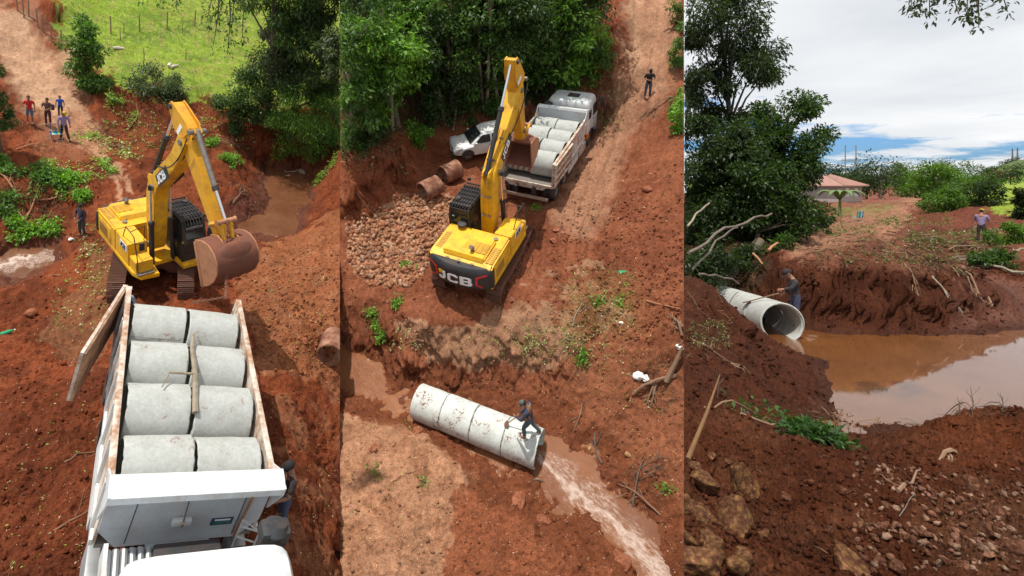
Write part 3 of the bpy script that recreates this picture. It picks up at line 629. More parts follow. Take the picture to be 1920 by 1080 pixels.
BLK = paint('black_paint', (.018, .02, .022), .38, dirt=(.12, .07, .05), amt=.35, scale=2)
BLKM = paint('black_steel', (.022, .022, .024), .5, dirt=(.12, .06, .04), amt=.4, scale=5)
CHR = paint('chrome_rod', (.75, .75, .76), .18, metal=1, amt=.1)
STEEL = paint('worn_steel', (.24, .22, .20), .5, metal=.6, dirt=(.18, .08, .05), amt=.6, scale=6)
RUST = paint('rusty_steel', (.17, .075, .045), .72, dirt=(.30, .15, .09), amt=.6, scale=5, bump=.3, bscale=30)
TRK = paint('muddy_track_steel', (.15, .075, .05), .55, metal=.3, dirt=(.22, .075, .04), amt=.8, scale=5, bump=.4, bscale=25)
BKT = paint('dirt_coated_steel', (.15, .055, .033), .75, dirt=(.22, .07, .035), amt=.9, scale=3, bump=.5, bscale=14)
BKP = paint('worn_orange_steel', (.42, .19, .09), .6, dirt=(.22, .085, .045), amt=.8, scale=3)
WHT = paint('white_paint', (.66, .69, .70), .36, dirt=(.40, .27, .19), amt=.6, scale=1.7, spec=.5, coat=.2)
WHR = paint('scraped_white_paint', (.62, .56, .48), .6, dirt=(.33, .15, .07), amt=.95, scale=3.5, lo=.42, hi=.62)
GRYP = paint('pale_grey_paint', (.50, .54, .57), .45, dirt=(.36, .26, .20), amt=.55, scale=1.5)
PLYR = paint('rusty_panel', (.40, .235, .14), .75, dirt=(.13, .06, .035), amt=.9, scale=2.5, lo=.4, hi=.65)
RUB = paint('rubber', (.022, .021, .02), .8, dirt=(.20, .085, .05), amt=.75, scale=5)
ALU = paint('bare_aluminium', (.55, .57, .58), .35, metal=.8, amt=.25)
PLAS = paint('dark_plastic', (.03, .033, .036), .55, amt=.25)
WOOD = paint('weathered_timber', (.30, .20, .13), .85, dirt=(.15, .08, .05), amt=.7, scale=6)
GRAV = paint('grey_brown_timber', (.33, .24, .17), .85, dirt=(.2, .1, .06), amt=.6, scale=6)
REDP = paint('red_paint', (.62, .015, .02), .4, amt=.15); WLET = paint('white_lettering', (.85, .85, .84), .4, amt=.12)
BLET = paint('black_lettering', (.02, .02, .02), .4, amt=.1); ORG = paint('orange_lamp', (.8, .22, .02), .3, amt=.1)
def glass(name, col=(.02, .025, .025)):
    m, N, L, B = nodes(name); B.inputs['Base Color'].default_value = (*col, 1); B.inputs['Roughness'].default_value = .06
    B.inputs['Specular IOR Level'].default_value = .6; B.inputs['Alpha'].default_value = .86
    n = _noise(N, L, 5, 4); L.new(_ramp(N, L, n.outputs[0], [(.3, (.04,) * 3), (.8, (.16,) * 3)]), B.inputs['Roughness']); return m
GLS = glass('dark_glass')

# ------------------------------------------------------------------ lettering
def textmesh(txt, size, mat, depth=.004, name='lettering', bold=0.0):
    cu = bpy.data.curves.new('t', 'FONT'); cu.body = txt; cu.size = size; cu.extrude = depth; cu.offset = bold; cu.align_x = 'CENTER'; cu.align_y = 'CENTER'
    o = bpy.data.objects.new('t', cu); C.objects.link(o); bpy.context.view_layer.update()
    me = bpy.data.meshes.new_from_object(o); bpy.data.objects.remove(o); bpy.data.curves.remove(cu)
    me.name = name; me.materials.clear(); me.materials.append(mat); return me
def jcb(mb, m, T, s=1.0, d=.006, sx=1.0):
    T = (T or Matrix()) @ Matrix.Diagonal((sx, 1, 1, 1))
    """broad letters J C B in the x-z plane, 1 high"""
    J = [(.30, 1), (.52, 1), (.52, .30), (.42, .06), (.24, 0), (.06, .05), (0, .2), (0, .36), (.2, .36), (.22, .22), (.30, .25)]
    Cc = [(1.42, .69), (1.42, .84), (1.30, 1), (.82, 1), (.66, .84), (.66, .16), (.82, 0), (1.30, 0), (1.42, .16), (1.42, .31), (1.2, .31), (1.2, .21), (.88, .21), (.88, .79), (1.2, .79), (1.2, .69)]
    B1 = [(1.54, 0), (2.18, 0), (2.32, .14), (2.32, .42), (2.24, .5), (2.30, .58), (2.30, .86), (2.16, 1), (1.54, 1)]
    for P in (J, Cc): mb.prism([(x * s, z * s) for x, z in P], -d, 0, m, 'y', T)
    # B: a frame with two counters, built from bars
    def r(x0, z0, x1, z1): mb.prism([(x0 * s, z0 * s), (x1 * s, z0 * s), (x1 * s, z1 * s), (x0 * s, z1 * s)], -d, 0, m, 'y', T)
    r(1.54, 0, 1.80, 1); r(1.80, .8, 2.08, 1); r(1.80, .41, 2.08, .59); r(1.80, 0, 2.08, .2)
    mb.prism([(2.08 * s, .5 * s), (2.24 * s, .5 * s), (2.30 * s, .6 * s), (2.30 * s, .9 * s), (2.18 * s, 1 * s), (2.08 * s, 1 * s)], -d, 0, m, 'y', T)
    mb.prism([(2.08 * s, 0), (2.2 * s, 0), (2.34 * s, .12 * s), (2.34 * s, .4 * s), (2.24 * s, .5 * s), (2.08 * s, .5 * s)], -d, 0, m, 'y', T)

# ------------------------------------------------------------------ concrete pipes
def pipe_mesh(R=.6, L=1.1, th=.075, mat=None, lip=True, seam=True, seed=0):
    mb = MB(); ri = R - th; b = .02; h = L / 2
    prof = [(ri, -h), (R - b, -h), (R, -h + b), (R, h - b), (R - b, h), (ri, h)]
    prof = [(ri + .01, -h)] + [(R - b, -h), (R, -h + b)] + [(R + random.uniform(-.004, .004), -h + L * t) for t in (.2, .4, .6, .8)] + [(R, h - b), (R - b, h), (ri + .035, h), (ri + .03, h - .05), (ri, h - .055), (ri, -h + .01)]
    mb.lathe(prof, mat or CONC, 56, closed=True)
    me = mb.mesh('pipe'); r = np.random.default_rng(seed)
    for v in me.vertices:                      # cast by hand: slightly uneven
        k = 1 + .006 * math.sin(v.co.x * 7 + seed) + .005 * math.sin(math.atan2(v.co.z, v.co.y) * 3 + seed)
        v.co.y *= k; v.co.z *= k
    if abs(h) and True:
        for v in me.vertices:
            if abs(abs(v.co.x) - h) < .03 and r.random() < .4: v.co.x -= math.copysign(r.random() * .02, v.co.x)
    return me
def seam_mesh(R, L, ang):
    mb = MB(); a = math.radians(ang); mb.box((0, 0, 0), (L * .97, .012, .008), paint('seam_mortar', (.25, .24, .22), .9), TR(0, (R + .001) * math.cos(a), (R + .001) * math.sin(a)) @ RX(ang)); return mb.mesh('mould_seam')
PIPES = [pipe_mesh(seed=i) for i in range(4)]
def pipe(M, label, group, me=None, name='concrete_pipe', seam=None, R=.6, L=1.1):
    o = link(name, me or PIPES[random.randrange(4)], M); tag(o, label, 'pipe', group)
    if seam is not None: link('mould_seam', seam_mesh(R, L, seam), None, o)
    return o

# ------------------------------------------------------------------ dump truck (x right, y forward, z up, y=0 at the tail)
def wheel(mbt, mbr, c, side, R=.5, w=.3):
    T = TR(*c) @ (RZ(180) if side < 0 else Matrix())
    mbt.lathe([(R * .62, -w / 2), (R * .92, -w / 2), (R, -w * .3), (R, w * .3), (R * .92, w / 2), (R * .6, w / 2), (R * .6, w * .3)], RUB, 28, T)
    for k in range(26):
        a = 2 * math.pi * k / 26
        for xx in (-w * .2, w * .2): mbt.box((xx, 0, 0), (w * .34, .05, .03), RUB, T @ RX(math.degrees(a)) @ TR(0, 0, R + .005))
    mbr.lathe([(R * .6, w * .38), (R * .56, w * .3), (R * .5, w * .1), (R * .3, w * .14), (R * .26, w * .42), (0.001, w * .45)], STEEL, 20, T)
    for k in range(8):
        a = 2 * math.pi * k / 8; mbr.cyl(T @ Vector((w * .1, R * .4 * math.cos(a), R * .4 * math.sin(a))), T @ Vector((w * .25, R * .4 * math.cos(a), R * .4 * math.sin(a))), .018, BLKM, 6)
def truck(M, L, label, gate, hb=2.6, name='dump_truck', cd=0.0):
    t = empty(name, M, label, 'dump truck', 'white dump trucks loaded with concrete pipes')
    W, z0, zs = 1.25, 1.25, 2.35
    # bed
    m = MB(); m.box((0, L / 2, z0 - .04), (2 * W - .05, L, .08), STEEL)
    for i in range(9): m.box((0, .3 + i * L / 9, z0 - .12), (2 * W - .1, .1, .1), GRYP)
    m.build('bed_floor', t)
    for s in (-1, 1):
        m = MB(); m.box((s * W, L / 2, (z0 + zs) / 2), (.05, L, zs - z0), WHR if s < 0 else WHR)
        m.box((s * (W + .045), L / 2, z0 + .05), (.05, L, .12), WHT)
        for i in range(7): m.box((s * (W + .05), .25 + i * (L - .5) / 6, (z0 + zs) / 2), (.06, .09, zs - z0 - .1), WHT)
        m.build('side_board', t)
        m = MB(); m.box((s * (W + .02), L / 2, zs + .03), (.11, L + .02, .08), WHR, None, .015)
        m.box((s * (W + .02), .03, (z0 + zs) / 2), (.13, .12, zs - z0 + .12), WHR, None, .01); m.build('top_rail', t)
    # headboard with chamfered foot, canopy visor
    m = MB(); y = L + .03
    out = [(-W, z0 + .35), (-W + .3, z0 - .02), (W - .3, z0 - .02), (W, z0 + .35), (W, hb), (-W, hb)]
    m.prism(out, L, L + .06, GRYP, 'y'); hbp = m.build('headboard', t)
    for xx in (-.86, .82): m = MB(); m.box((xx, L + .066, (z0 + hb) / 2), (.012, .01, hb - z0 - .1), PLAS); m.build('panel_seam', hbp)
    m = MB(); m.box((.08, L + .11, z0 + .5), (.3, .08, .12), WHT, None, .01); m.cyl((.08, L + .09, z0 + .95), (.06, L + .16, z0 + .45), .012, STEEL, 6); m.tube([(.06, L + .16, z0 + .56), (.1, L + .17, z0 + .5), (.06, L + .16, z0 + .44)], .022, WHR, 6); m.build('latch_box', hbp)
    m = MB(); m.box((-.6, L + .068, z0 + .38), (.36, .014, .15), paint('blue_plate', (.02, .06, .13), .5, amt=.2)); pl = m.build('maker_plate', hbp)
    m = MB(); m.box((-.6, L + .079, z0 + .425), (.26, .006, .03), WLET); m.build('plate_stripe', pl)
    tm = textmesh('ULERP 29', .07, paint('green_lettering', (.05, .28, .16), .5, amt=.1)); link('plate_lettering', tm, TR(-.6, L + .077, z0 + .36) @ RZ(180) @ RX(90), pl)
    m = MB(); m.tube([(-.97, L + .09, hb - .15), (-.9, L + .1, z0 + .05)], .022, BKP, 6); m.build('strap', hbp)
    m = MB(); m.prism([(-.42, z0 - .14), (.42, z0 - .14), (.5, z0 - .02), (-.5, z0 - .02)], L - .1, L + .1, GRYP, 'y')
    for xx in (-.2, 0, .2): m.cyl((xx, L + .1, z0 - .075), (xx, L + .104, z0 - .075), .028, BLET, 12)
    m.build('foot_bracket', hbp)
    m = MB(); prof = [(L - .02, hb + .0), (L + .02, hb + .12), (L + .22, hb + .10), (L + .36, hb + .04), (L + .38, hb - .06), (L + .34, hb - .07), (L + .33, hb + .0), (L + .2, hb + .05), (L + .06, hb + .06), (L + .03, hb - .02)]
    m.prism(prof, -W - .06, W + .06, WHT, 'x'); m.build('canopy_visor', t)
    for s in (-1, 1):
        m = MB(); m.prism([(L - .45, zs), (L - .02, hb + .05), (L + .36, hb + .06), (L + .36, hb - .1), (L + .05, z0 + .6), (L - .02, zs)], s * (W + .06) - .015, s * (W + .06) + .015, WHT, 'x'); m.build('visor_cheek', t)
    # tailgate swung open on its side hinge
    for s in (1,):
        gT = TR(W + .08, .0, 0) @ RZ(-gate)
        m = MB(); m.box((.0, 1.2, (z0 + zs) / 2), (.05, 2.4, zs - z0 + .05), PLYR, gT)
        for zz in (z0 + .05, z0 + .4, z0 + .75, zs): m.box((.05, 1.2, zz), (.06, 2.4, .07), WHR, gT)
        for yy in (.05, 1.2, 2.36): m.box((.05, yy, (z0 + zs) / 2), (.07, .07, zs - z0 + .05), WHR, gT)
        tg = m.build('tailgate', t)
        m = MB()
        for zz in (z0 + .1, z0 + .5, z0 + .9): m.cyl((W + .08, -.04, zz - .06), (W + .08, -.04, zz + .06), .05, STEEL, 8)
        m.box((W + .1, -.03, (z0 + zs) / 2), (.1, .1, zs - z0 + .1), WHR); m.build('hinge', tg)
    # tail frame
    m = MB(); m.box((0, -.03, z0 - .06), (2 * W + .1, .08, .12), WHR); m.prism([(-1.05, z0 - .12), (1.05, z0 - .12), (.8, z0 - .32), (-.8, z0 - .32)], -.02, .04, WHR, 'y'); m.build('tail_beam', t)
    m = MB()
    for s in (-1, 1): m.box((s * .42, L / 2 + .9, .92), (.09, L + 2.4, .26), BLKM)
    for yy in (.5, 1.9, 3.3, 4.7, 6.2): m.box((0, yy, .92), (.8, .08, .2), BLKM)
    for s in (-1, 1): m.box((s * .45, -.0, .75), (.1, .12, .5), BLKM)
    m.build('chassis', t)
    m = MB(); m.box((0, -.12, .52), (2.25, .08, .15), GRAV, None, .01); m.build('rear_bumper', t)
    for yy in (.95, 2.3):
        m = MB(); m.cyl((-1.1, yy, .5), (1.1, yy, .5), .08, BLKM, 10); m.lathe([(.001, -.2), (.2, -.15), (.22, 0), (.2, .15), (.001, .2)], BLKM, 14, TR(0, yy, .5)); m.build('axle', t)
        for s in (-1, 1):
            m, r = MB(), MB(); wheel(m, r, (s * 1.08, yy, .5), s); m.lathe([(.31, -.12), (.46, -.12), (.5, -.08), (.5, .08), (.46, .12), (.31, .12)], RUB, 24, TR(s * .78, yy, .5)); w = m.build('wheel', t); r.build('rim', w)
    fy = L + 1.75 + cd
    m = MB(); m.cyl((-1.1, fy, .5), (1.1, fy, .5), .07, BLKM, 10); m.build('axle', t)
    for s in (-1, 1):
        m, r = MB(), MB(); wheel(m, r, (s * 1.06, fy, .5), s); w = m.build('wheel', t); r.build('rim', w)
        m = MB(); m.prism([(2.3 + .55 * math.cos(a) * 1.2 - 2.3 + fy, .5 + .62 * math.sin(a)) for a in np.linspace(-.1, math.pi + .1, 12)] + [(fy + .52 * 1.1 * math.cos(a), .5 + .54 * math.sin(a)) for a in np.linspace(math.pi + .1, -.1, 12)], s * .95, s * 1.25, PLAS, 'x'); m.build('mudguard', t)
        m = MB(); m.box((s * 1.12, fy - 1.75, .62), (.3, 1.3, .5), ALU, None, .05); m.build('fuel_tank' if s < 0 else 'battery_box', t)
        m = MB(); m.box((s * 1.24, 3.6, .62), (.05, 1.7, .3), WHT); m.box((s * 1.24, 3.6, .95), (.05, 1.9, .06), WHT); m.build('side_guard', t)
        m = MB()
        m.prism([(.95 + .62 * math.cos(a), .5 + .64 * math.sin(a)) for a in np.linspace(.2, math.pi - .2, 9)] + [(.95 + .58 * math.cos(a), .5 + .6 * math.sin(a)) for a in np.linspace(math.pi - .2, .2, 9)], s * .7, s * 1.22, PLAS, 'x')
        m.prism([(2.3 + .62 * math.cos(a), .5 + .64 * math.sin(a)) for a in np.linspace(.2, math.pi - .2, 9)] + [(2.3 + .58 * math.cos(a), .5 + .6 * math.sin(a)) for a in np.linspace(math.pi - .2, .2, 9)], s * .7, s * 1.22, PLAS, 'x'); m.build('mudguard', t)
    # deck behind the cab
    y0 = L + .42
    m = MB(); m.box((0, L + .62, 1.35), (2.2, .55, .04), PLAS)
    for i in range(16): m.box((-1.0 + i * .09, L + .62, 1.385), (.03, .5, .025), BLKM)
    m.build('catwalk', t)
    m = MB()
    for i in range(6): m.tube([(.55 + i * .11, L + .4, 1.6), (.55 + i * .11, L + .45, 1.68), (.55 + i * .11, L + .95, 1.7)], .05, ALU, 8)
    m.box((1.14, L + .66, 1.6), (.06, .6, .3), WHT); m.box((.85, L + .68, 1.5), (.6, .5, .3), ALU); m.build('air_filter_cover', t)
    m = MB(); m.box((.0, L + .6, 1.6), (1.0, .3, .35), PLAS, None, .04); m.build('cable_tray', t)
    m = MB(); m.tube([(-.85, L + .28, .7), (-.85, L + .28, 1.9), (-1.1, L + .5, 1.9), (-1.1, L + .5, .7)], .018, WHT, 6)
    for i in range(5): m.cyl((-.85, L + .28, .8 + i * .24), (-1.1, L + .5, .92 + i * .24), .015, WHT, 6)
    m.build('ladder', t)
    m = MB(); m.tube([(-1.02, L + .86, 1.5), (-1.02, L + .86, 2.45), (-1.02, L + .8, 2.62), (-1.02, L + .75, 2.72)], [.17, .19, .2, .17], PLAS, 14, flat=1.2); m.box((-1.0, L + .82, 2.62), (.46, .3, .24), PLAS, None, .07); o = m.build('air_intake', t); o.location.y = cd * .8
    # cab, lofted from rounded outlines
    c0, c1 = L + .98 + cd, L + 3.0 + cd; zr = 2.86
    sec = [(.95, 1.2, c0, c1), (1.3, 1.23, c0, c1 + .02), (1.9, 1.22, c0, c1), (2.45, 1.17, c0 + .02, c1 - .12), (2.72, 1.12, c0 + .05, c1 - .24), (2.83, 1.04, c0 + .12, c1 - .36), (zr, .9, c0 + .25, c1 - .5)]
    V, n = [], 20
    for z, hw, a, b in sec:
        cx_, cy_ = 0, (a + b) / 2; hy = (b - a) / 2
        for k in range(n):
            th = 2 * math.pi * (k + .5) / n; e = .22
            V.append((hw * math.copysign(abs(math.cos(th)) ** e, math.cos(th)), cy_ + hy * math.copysign(abs(math.sin(th)) ** e, math.sin(th)), z))
    Fc = [(i * n + k, i * n + (k + 1) % n, (i + 1) * n + (k + 1) % n, (i + 1) * n + k) for i in range(len(sec) - 1) for k in range(n)] + [tuple(range(n))[::-1], tuple(range((len(sec) - 1) * n, len(sec) * n))]
    m = MB(); m.add(V, Fc, WHT, smooth=True); cab = m.build('cab', t)
    m = MB(); m.box((.1, c0 + .95, zr + .012), (.62, .5, .05), PLAS, None, .015); m.build('roof_hatch', cab)
    m = MB()
    for xx in (-.62, .62): m.box((xx, (c0 + c1) / 2 - .1, zr - .008), (.04, 1.2, .03), WHT)
    m.build('roof_rib', cab)
    m = MB(); m.box((0, c1 - .09, 2.15), (2.0, .03, .62), GLS, None, .01); m.build('windscreen', cab)
    for s in (-1, 1):
        m = MB(); m.prism([(c0 + .95, 1.78), (c1 - .2, 1.78), (c1 - .32, 2.42), (c0 + .95, 2.45)], s * 1.16, s * 1.232, GLS, 'x'); m.build('door_window', cab)
        m = MB(); m.prism([(c0 + .15, 1.9), (c0 + .5, 1.9), (c0 + .5, 2.35), (c0 + .2, 2.35)], s * 1.18, s * 1.228, GLS, 'x'); m.build('side_window', cab)
        d = MB(); d.prism([(c0 + .88, 1.05), (c1 - .12, 1.05), (c1 - .14, 1.75), (c0 + .88, 1.75)], s * 1.2, s * 1.245, WHT, 'x', None, .01); dr = d.build('door', cab)
        d = MB(); d.box((s * 1.255, c0 + 1.0, 1.65), (.03, .16, .035), PLAS); d.build('handle', dr)
        m = MB(); m.tube([(s * 1.15, c1 - .15, 2.5), (s * 1.42, c1 + .05, 2.48), (s * 1.45, c1 + .05, 1.9)], .022, PLAS, 6); m.box((s * 1.46, c1 + .02, 2.15), (.24, .12, .46), PLAS, None, .05); m.build('wing_mirror', cab)
    m = MB(); m.box((0, c1 + .06, .75), (2.4, .25, .5), WHT, None, .06); m.box((0, c1 + .03, 1.35), (1.7, .06, .5), PLAS); m.build('front_bumper', cab)
    m = MB(); m.box((.6, L + .98, 1.15), (.4, .03, .3), PLAS); m.box((1.2, c0 + .1, .9), (.1, .3, .3), ORG); m.build('marker_lamp', cab)
    return t

# ------------------------------------------------------------------ excavator (x right, y forward, z up)
SHOE = None
def excavator(M, track_yaw, psi, tb, ts, LB, LS, LT, beta, label, kb=1.0):
    """psi: heading of the upper body; angles in degrees"""
    global SHOE
    t = empty('excavator', M, label, 'excavator', 'yellow tracked excavators'); TT = RZ(track_yaw)
    if SHOE is None:
        m = MB(); m.box((0, 0, 0), (.6, .185, .03), TRK)
        for yy in (-.075, 0, .075): m.box((0, yy, .03), (.6, .016, .035), TRK)
        SHOE = m.mesh('track_shoe')
    hl, R, cz = 1.78, .43, .46
    per = 4 * hl + 2 * math.pi * R; ns = 46
    for s in (-1, 1):
        m = MB(); m.box((s * 1.2, 0, cz), (.34, 3.3, .36), TRK, TT, .04)
        m.box((s * 1.2, 0, cz - .05), (.42, 2.2, .2), TRK, TT, .04)
        tf = m.build('track_frame', t)
        m = MB(); m.lathe([(.001, -.12), (.34, -.12), (.36, -.05), (.36, .05), (.34, .12), (.001, .12)], TRK, 18, TT @ TR(s * 1.2, hl, cz))
        m.build('idler', tf); m = MB()
        for k in range(12): m.box((0, 0, .345), (.09, .07, .07), TRK, TT @ TR(s * 1.2, -hl, cz) @ RX(30 * k))
        m.lathe([(.001, -.2), (.2, -.2), (.35, -.04), (.35, .04), (.2, .2), (.001, .2)], TRK, 18, TT @ TR(s * 1.2, -hl, cz)); m.build('sprocket', tf)
        m = MB()
        for i in range(7): m.cyl(TT @ Vector((s * 1.2 - .2, -1.35 + i * .45, .17)), TT @ Vector((s * 1.2 + .2, -1.35 + i * .45, .17)), .1, TRK, 10)
        m.build('roller', tf)
        for k in range(ns):
            d = per * k / ns
            if d < 2 * hl: p, a = (-hl + d, cz + R), 0
            elif d < 2 * hl + math.pi * R: q = (d - 2 * hl) / R; p, a = (hl + R * math.sin(q), cz + R * math.cos(q)), -math.degrees(q)
            elif d < 4 * hl + math.pi * R: p, a = (hl - (d - 2 * hl - math.pi * R), cz - R), 180
            else: q = (d - 4 * hl - math.pi * R) / R; p, a = (-hl - R * math.sin(q), cz - R * math.cos(q)), 180 - math.degrees(q)
            sag = -.03 * math.sin(math.pi * d / (2 * hl)) if d < 2 * hl else 0
            link('track_shoe', SHOE, TT @ TR(s * 1.2, p[0], p[1] + sag) @ RX(a), t)
    m = MB(); m.prism([(-.95, .55), (-.6, .95), (.6, .95), (.95, .55), (.95, .35), (.6, .42), (.35, .62), (-.35, .62), (-.6, .42), (-.95, .35)], -.7, .7, TRK, 'y', TT)
    m.cyl((0, 0, .85), (0, 0, 1.06), .62, TRK, 28); m.build('undercarriage', t)
    H = RZ(psi - 0)
    def part(m, name, par=None): return m.build(name, par or t)
    m = MB(); m.prism([(-1.33, -2.3), (1.33, -2.3), (1.36, 1.2), (1.2, 1.62), (.55, 1.7), (.5, 1.0), (-.35, 1.0), (-.4, 1.7), (-1.2, 1.72), (-1.36, 1.4)], 1.02, 1.2, YEL, 'z', H, .02); up = part(m, 'upper_frame')
    # engine hood with louvres and raised cover
    m = MB(); m.prism([(-2.35, 1.2), (-2.35, 2.05), (-2.1, 2.16), (-.45, 2.16), (-.4, 1.2)], -1.33, 1.33, YEL, 'x', H, .06); hood = part(m, 'engine_hood')
    m = MB(); m.prism([(-2.2, 2.15), (-2.12, 2.3), (-1.0, 2.32), (-.85, 2.15)], -.8, .95, YEL, 'x', H, .05); part(m, 'raised_cover', hood)
    lo = paint('louvre_brown', (.32, .19, .04), .7, amt=.5)
    for (x0, x1, y0, y1, z) in ((-1.2, -.95, -2.0, -1.0, 2.163), (1.0, 1.12, -2.15, -1.2, 2.163), (1.15, 1.27, -2.15, -1.2, 2.163), (.3, .48, -1.9, -1.3, 2.325), (.52, .7, -1.9, -1.3, 2.325), (.74, .88, -1.9, -1.3, 2.325)):
        m = MB(); m.box(((x0 + x1) / 2, (y0 + y1) / 2, z), (x1 - x0, y1 - y0, .012), lo, H)
        for k in range(9): m.box(((x0 + x1) / 2, y0 + (k + .5) * (y1 - y0) / 9, z + .01), (x1 - x0, .03, .012), YEL, H)
        part(m, 'louvre', hood)
    m = MB()
    for k in range(4): m.box((-.05 + .09 * k, -1.5, 2.325), (.03, .6, .02), YEL, H)
    part(m, 'pressed_rib', hood)
    m = MB(); m.tube([H @ Vector(p) for p in ((.35, -1.85, 2.28), (.35, -1.85, 2.45), (.33, -1.95, 2.56))], .085, STEEL, 12); part(m, 'exhaust_pipe', hood)
    m = MB(); m.tube([H @ Vector((-.72, -.55, 2.14)), H @ Vector((-.72, -.55, 2.24))], .09, YEL, 12); m.tube([H @ Vector(p) for p in ((-.72, -.55, 2.22), (-.72, -.55, 2.26), (-.72, -.55, 2.38), (-.72, -.55, 2.42))], [.14, .19, .19, .12], PLAS, 18); part(m, 'air_cleaner_cap', hood)
    m = MB(); m.tube([H @ Vector((-.35, -.95, 2.15)), H @ Vector((-.35, -.95, 2.2))], .08, YEL, 12); m.tube([H @ Vector((.85, -.75, 2.16)), H @ Vector((.85, -.75, 2.22))], .09, STEEL, 12); m.tube([H @ Vector((.72, -.95, 2.16)), H @ Vector((.72, -.95, 2.21))], .07, STEEL, 12); part(m, 'filler_cap', hood)
    for s in (-1, 1):
        m = MB()
        m.box((s * 1.335, -1.45, 1.6), (.02, 1.2, .7), YEL, H, .008)
        for k in range(8): m.box((s * 1.35, -1.9 + k * .1, 1.55), (.012, .05, .42), lo, H)
        part(m, 'side_door', hood)
    # counterweight: curved block
    n = 18; outl = []
    for k in range(n + 1):
        x = -1.37 + 2.74 * k / n; outl.append((x, -2.78 + .30 * (x / 1.37) ** 2 + .16 * abs(x / 1.37) ** 9))
    V = []; rows = [(1.06, .16), (1.12, .05), (1.3, 0), (1.75, .0), (1.95, .04), (2.06, .16)]
    for z, ins in rows: V += [H @ Vector((x * (1 - ins * .18), y + ins, z)) for x, y in outl] + [H @ Vector((1.37 * (1 - ins * .18), -2.15, z)), H @ Vector((-1.37 * (1 - ins * .18), -2.15, z))]
    k = n + 3; Fc = [(i * k + j, i * k + (j + 1) % k, (i + 1) * k + (j + 1) % k, (i + 1) * k + j) for i in range(len(rows) - 1) for j in range(k)] + [tuple(range(k))[::-1], tuple(range((len(rows) - 1) * k, len(rows) * k))]
    m = MB(); m.add(V, Fc, BLK, smooth=True); cw = part(m, 'counterweight')
    m = MB()
    def cwy(x): return -2.78 + .30 * (x / 1.37) ** 2 + .16 * abs(x / 1.37) ** 9
    for nm, poly, mat in (('red_bracket', [(-1.22, 1.84), (-.90, 1.72), (-.88, 1.42), (-1.06, 1.32), (-1.04, 1.26), (-.80, 1.38), (-.82, 1.78), (-1.22, 1.92)], REDP),):
        for s in (-1, 1):
            mm = MB(); P = [(s * x, z) for x, z in poly]; pr = MB(); pr.prism(P, -.006, .006, mat, 'y')
            V = [Vector((v.x, v.y + cwy(v.x) - .004, v.z)) for v in pr.v]; mm.add(V, pr.f, mat, H); part(mm, nm, cw)
    # letters follow the curve: seen from behind, reading left to right
    pr = MB(); jcb(pr, WLET, Matrix(), .42, .006, 1.45); V = [Vector((v.x - .74, v.y, v.z + 1.3)) for v in pr.v]
    mm = MB(); mm.add([Vector((v.x, v.y + cwy(v.x) - .006, v.z)) for v in V], pr.f, WLET, H); part(mm, 'maker_lettering', cw)
    mm = MB(); mm.box((-.64, cwy(-.64) - .008, 1.66), (.17, .012, .17), YEL, H); em = part(mm, 'maker_badge', cw)
    m = MB()
    for xx in (-.5, .55): m.tube([H @ Vector((xx - .06, -2.35, 2.05)), H @ Vector((xx - .05, -2.35, 2.13)), H @ Vector((xx + .05, -2.35, 2.13)), H @ Vector((xx + .06, -2.35, 2.05))], .018, STEEL, 6)
    m.tube([H @ Vector((0, -2.4, 2.05)), H @ Vector((0, -2.4, 2.16))], .06, STEEL, 10); part(m, 'lifting_eye', cw)
    # right-hand tank and step boxes
    m = MB(); m.prism([(-.4, 1.2), (-.4, 2.16), (.75, 2.14), (.8, 1.7), (.82, 1.2)], .62, 1.33, YEL, 'x', H, .03); fb = part(m, 'fuel_tank')
    m = MB(); m.prism([(.82, 1.2), (.82, 1.72), (1.4, 1.7), (1.45, 1.2)], .66, 1.3, YEL, 'x', H, .03); tb_ = part(m, 'tool_box')
    m = MB(); m.box((1.0, 1.52, 1.24), (.62, .2, .04), STEEL, H); part(m, 'step', tb_)
    m = MB(); m.tube([H @ Vector(p) for p in ((1.28, 1.55, 1.25), (1.3, 1.5, 2.0), (1.3, 1.2, 2.75), (1.3, .5, 2.8), (1.25, .1, 2.15))], .02, BLKM, 6)
    m.tube([H @ Vector(p) for p in ((.72, .7, 2.14), (.72, .72, 2.8), (1.28, .9, 2.8))], .018, BLKM, 6); part(m, 'handrail')
    m = MB(); m.box((1.05, 1.3, 2.3), (.2, .06, .32), PLAS, H, .03); m.tube([H @ Vector((1.3, 1.3, 2.5)), H @ Vector((1.05, 1.32, 2.45))], .014, BLKM, 6); part(m, 'wing_mirror')
    # decals on the right side
    m = MB(); m.box((1.342, .35, 1.9), (.008, .62, .3), WLET, H); dd = part(m, 'side_decal')
    m = MB(); jcb(m, BLET, H @ TR(1.352, .1, 1.79) @ RZ(90), .2); part(m, 'decal_lettering', dd)
    # cab
    x0, x1, y0, y1, zb, zt = -1.36, -.45, -.38, 1.52, 1.18, 2.98
    m = MB()
    prof = [(y0, zb), (y1, zb), (y1 + .06, zb + .9), (y1 - .22, zt - .08), (y1 - .4, zt), (y0 + .12, zt), (y0, zt - .12)]
    inner = [(y0 + .1, zb + .75), (y1 - .08, zb + .75), (y1 - .06, zb + .95), (y1 - .3, zt - .16), (y0 + .12, zt - .16)]
    # side frames as bars
    def bar(a, b, x, r=.05): m.tube([H @ Vector((x, a[0], a[1])), H @ Vector((x, b[0], b[1]))], r, BLK, 6)
    for x in (x0 + .04, x1 - .04):
        for i in range(len(prof)): bar(prof[i], prof[(i + 1) % len(prof)], x)
        bar((.55, zb), (.55, zt - .05), x, .04)
    m.box(((x0 + x1) / 2, (y0 + y1) / 2, zb + .05), (x1 - x0, y1 - y0, .1), BLK, H)
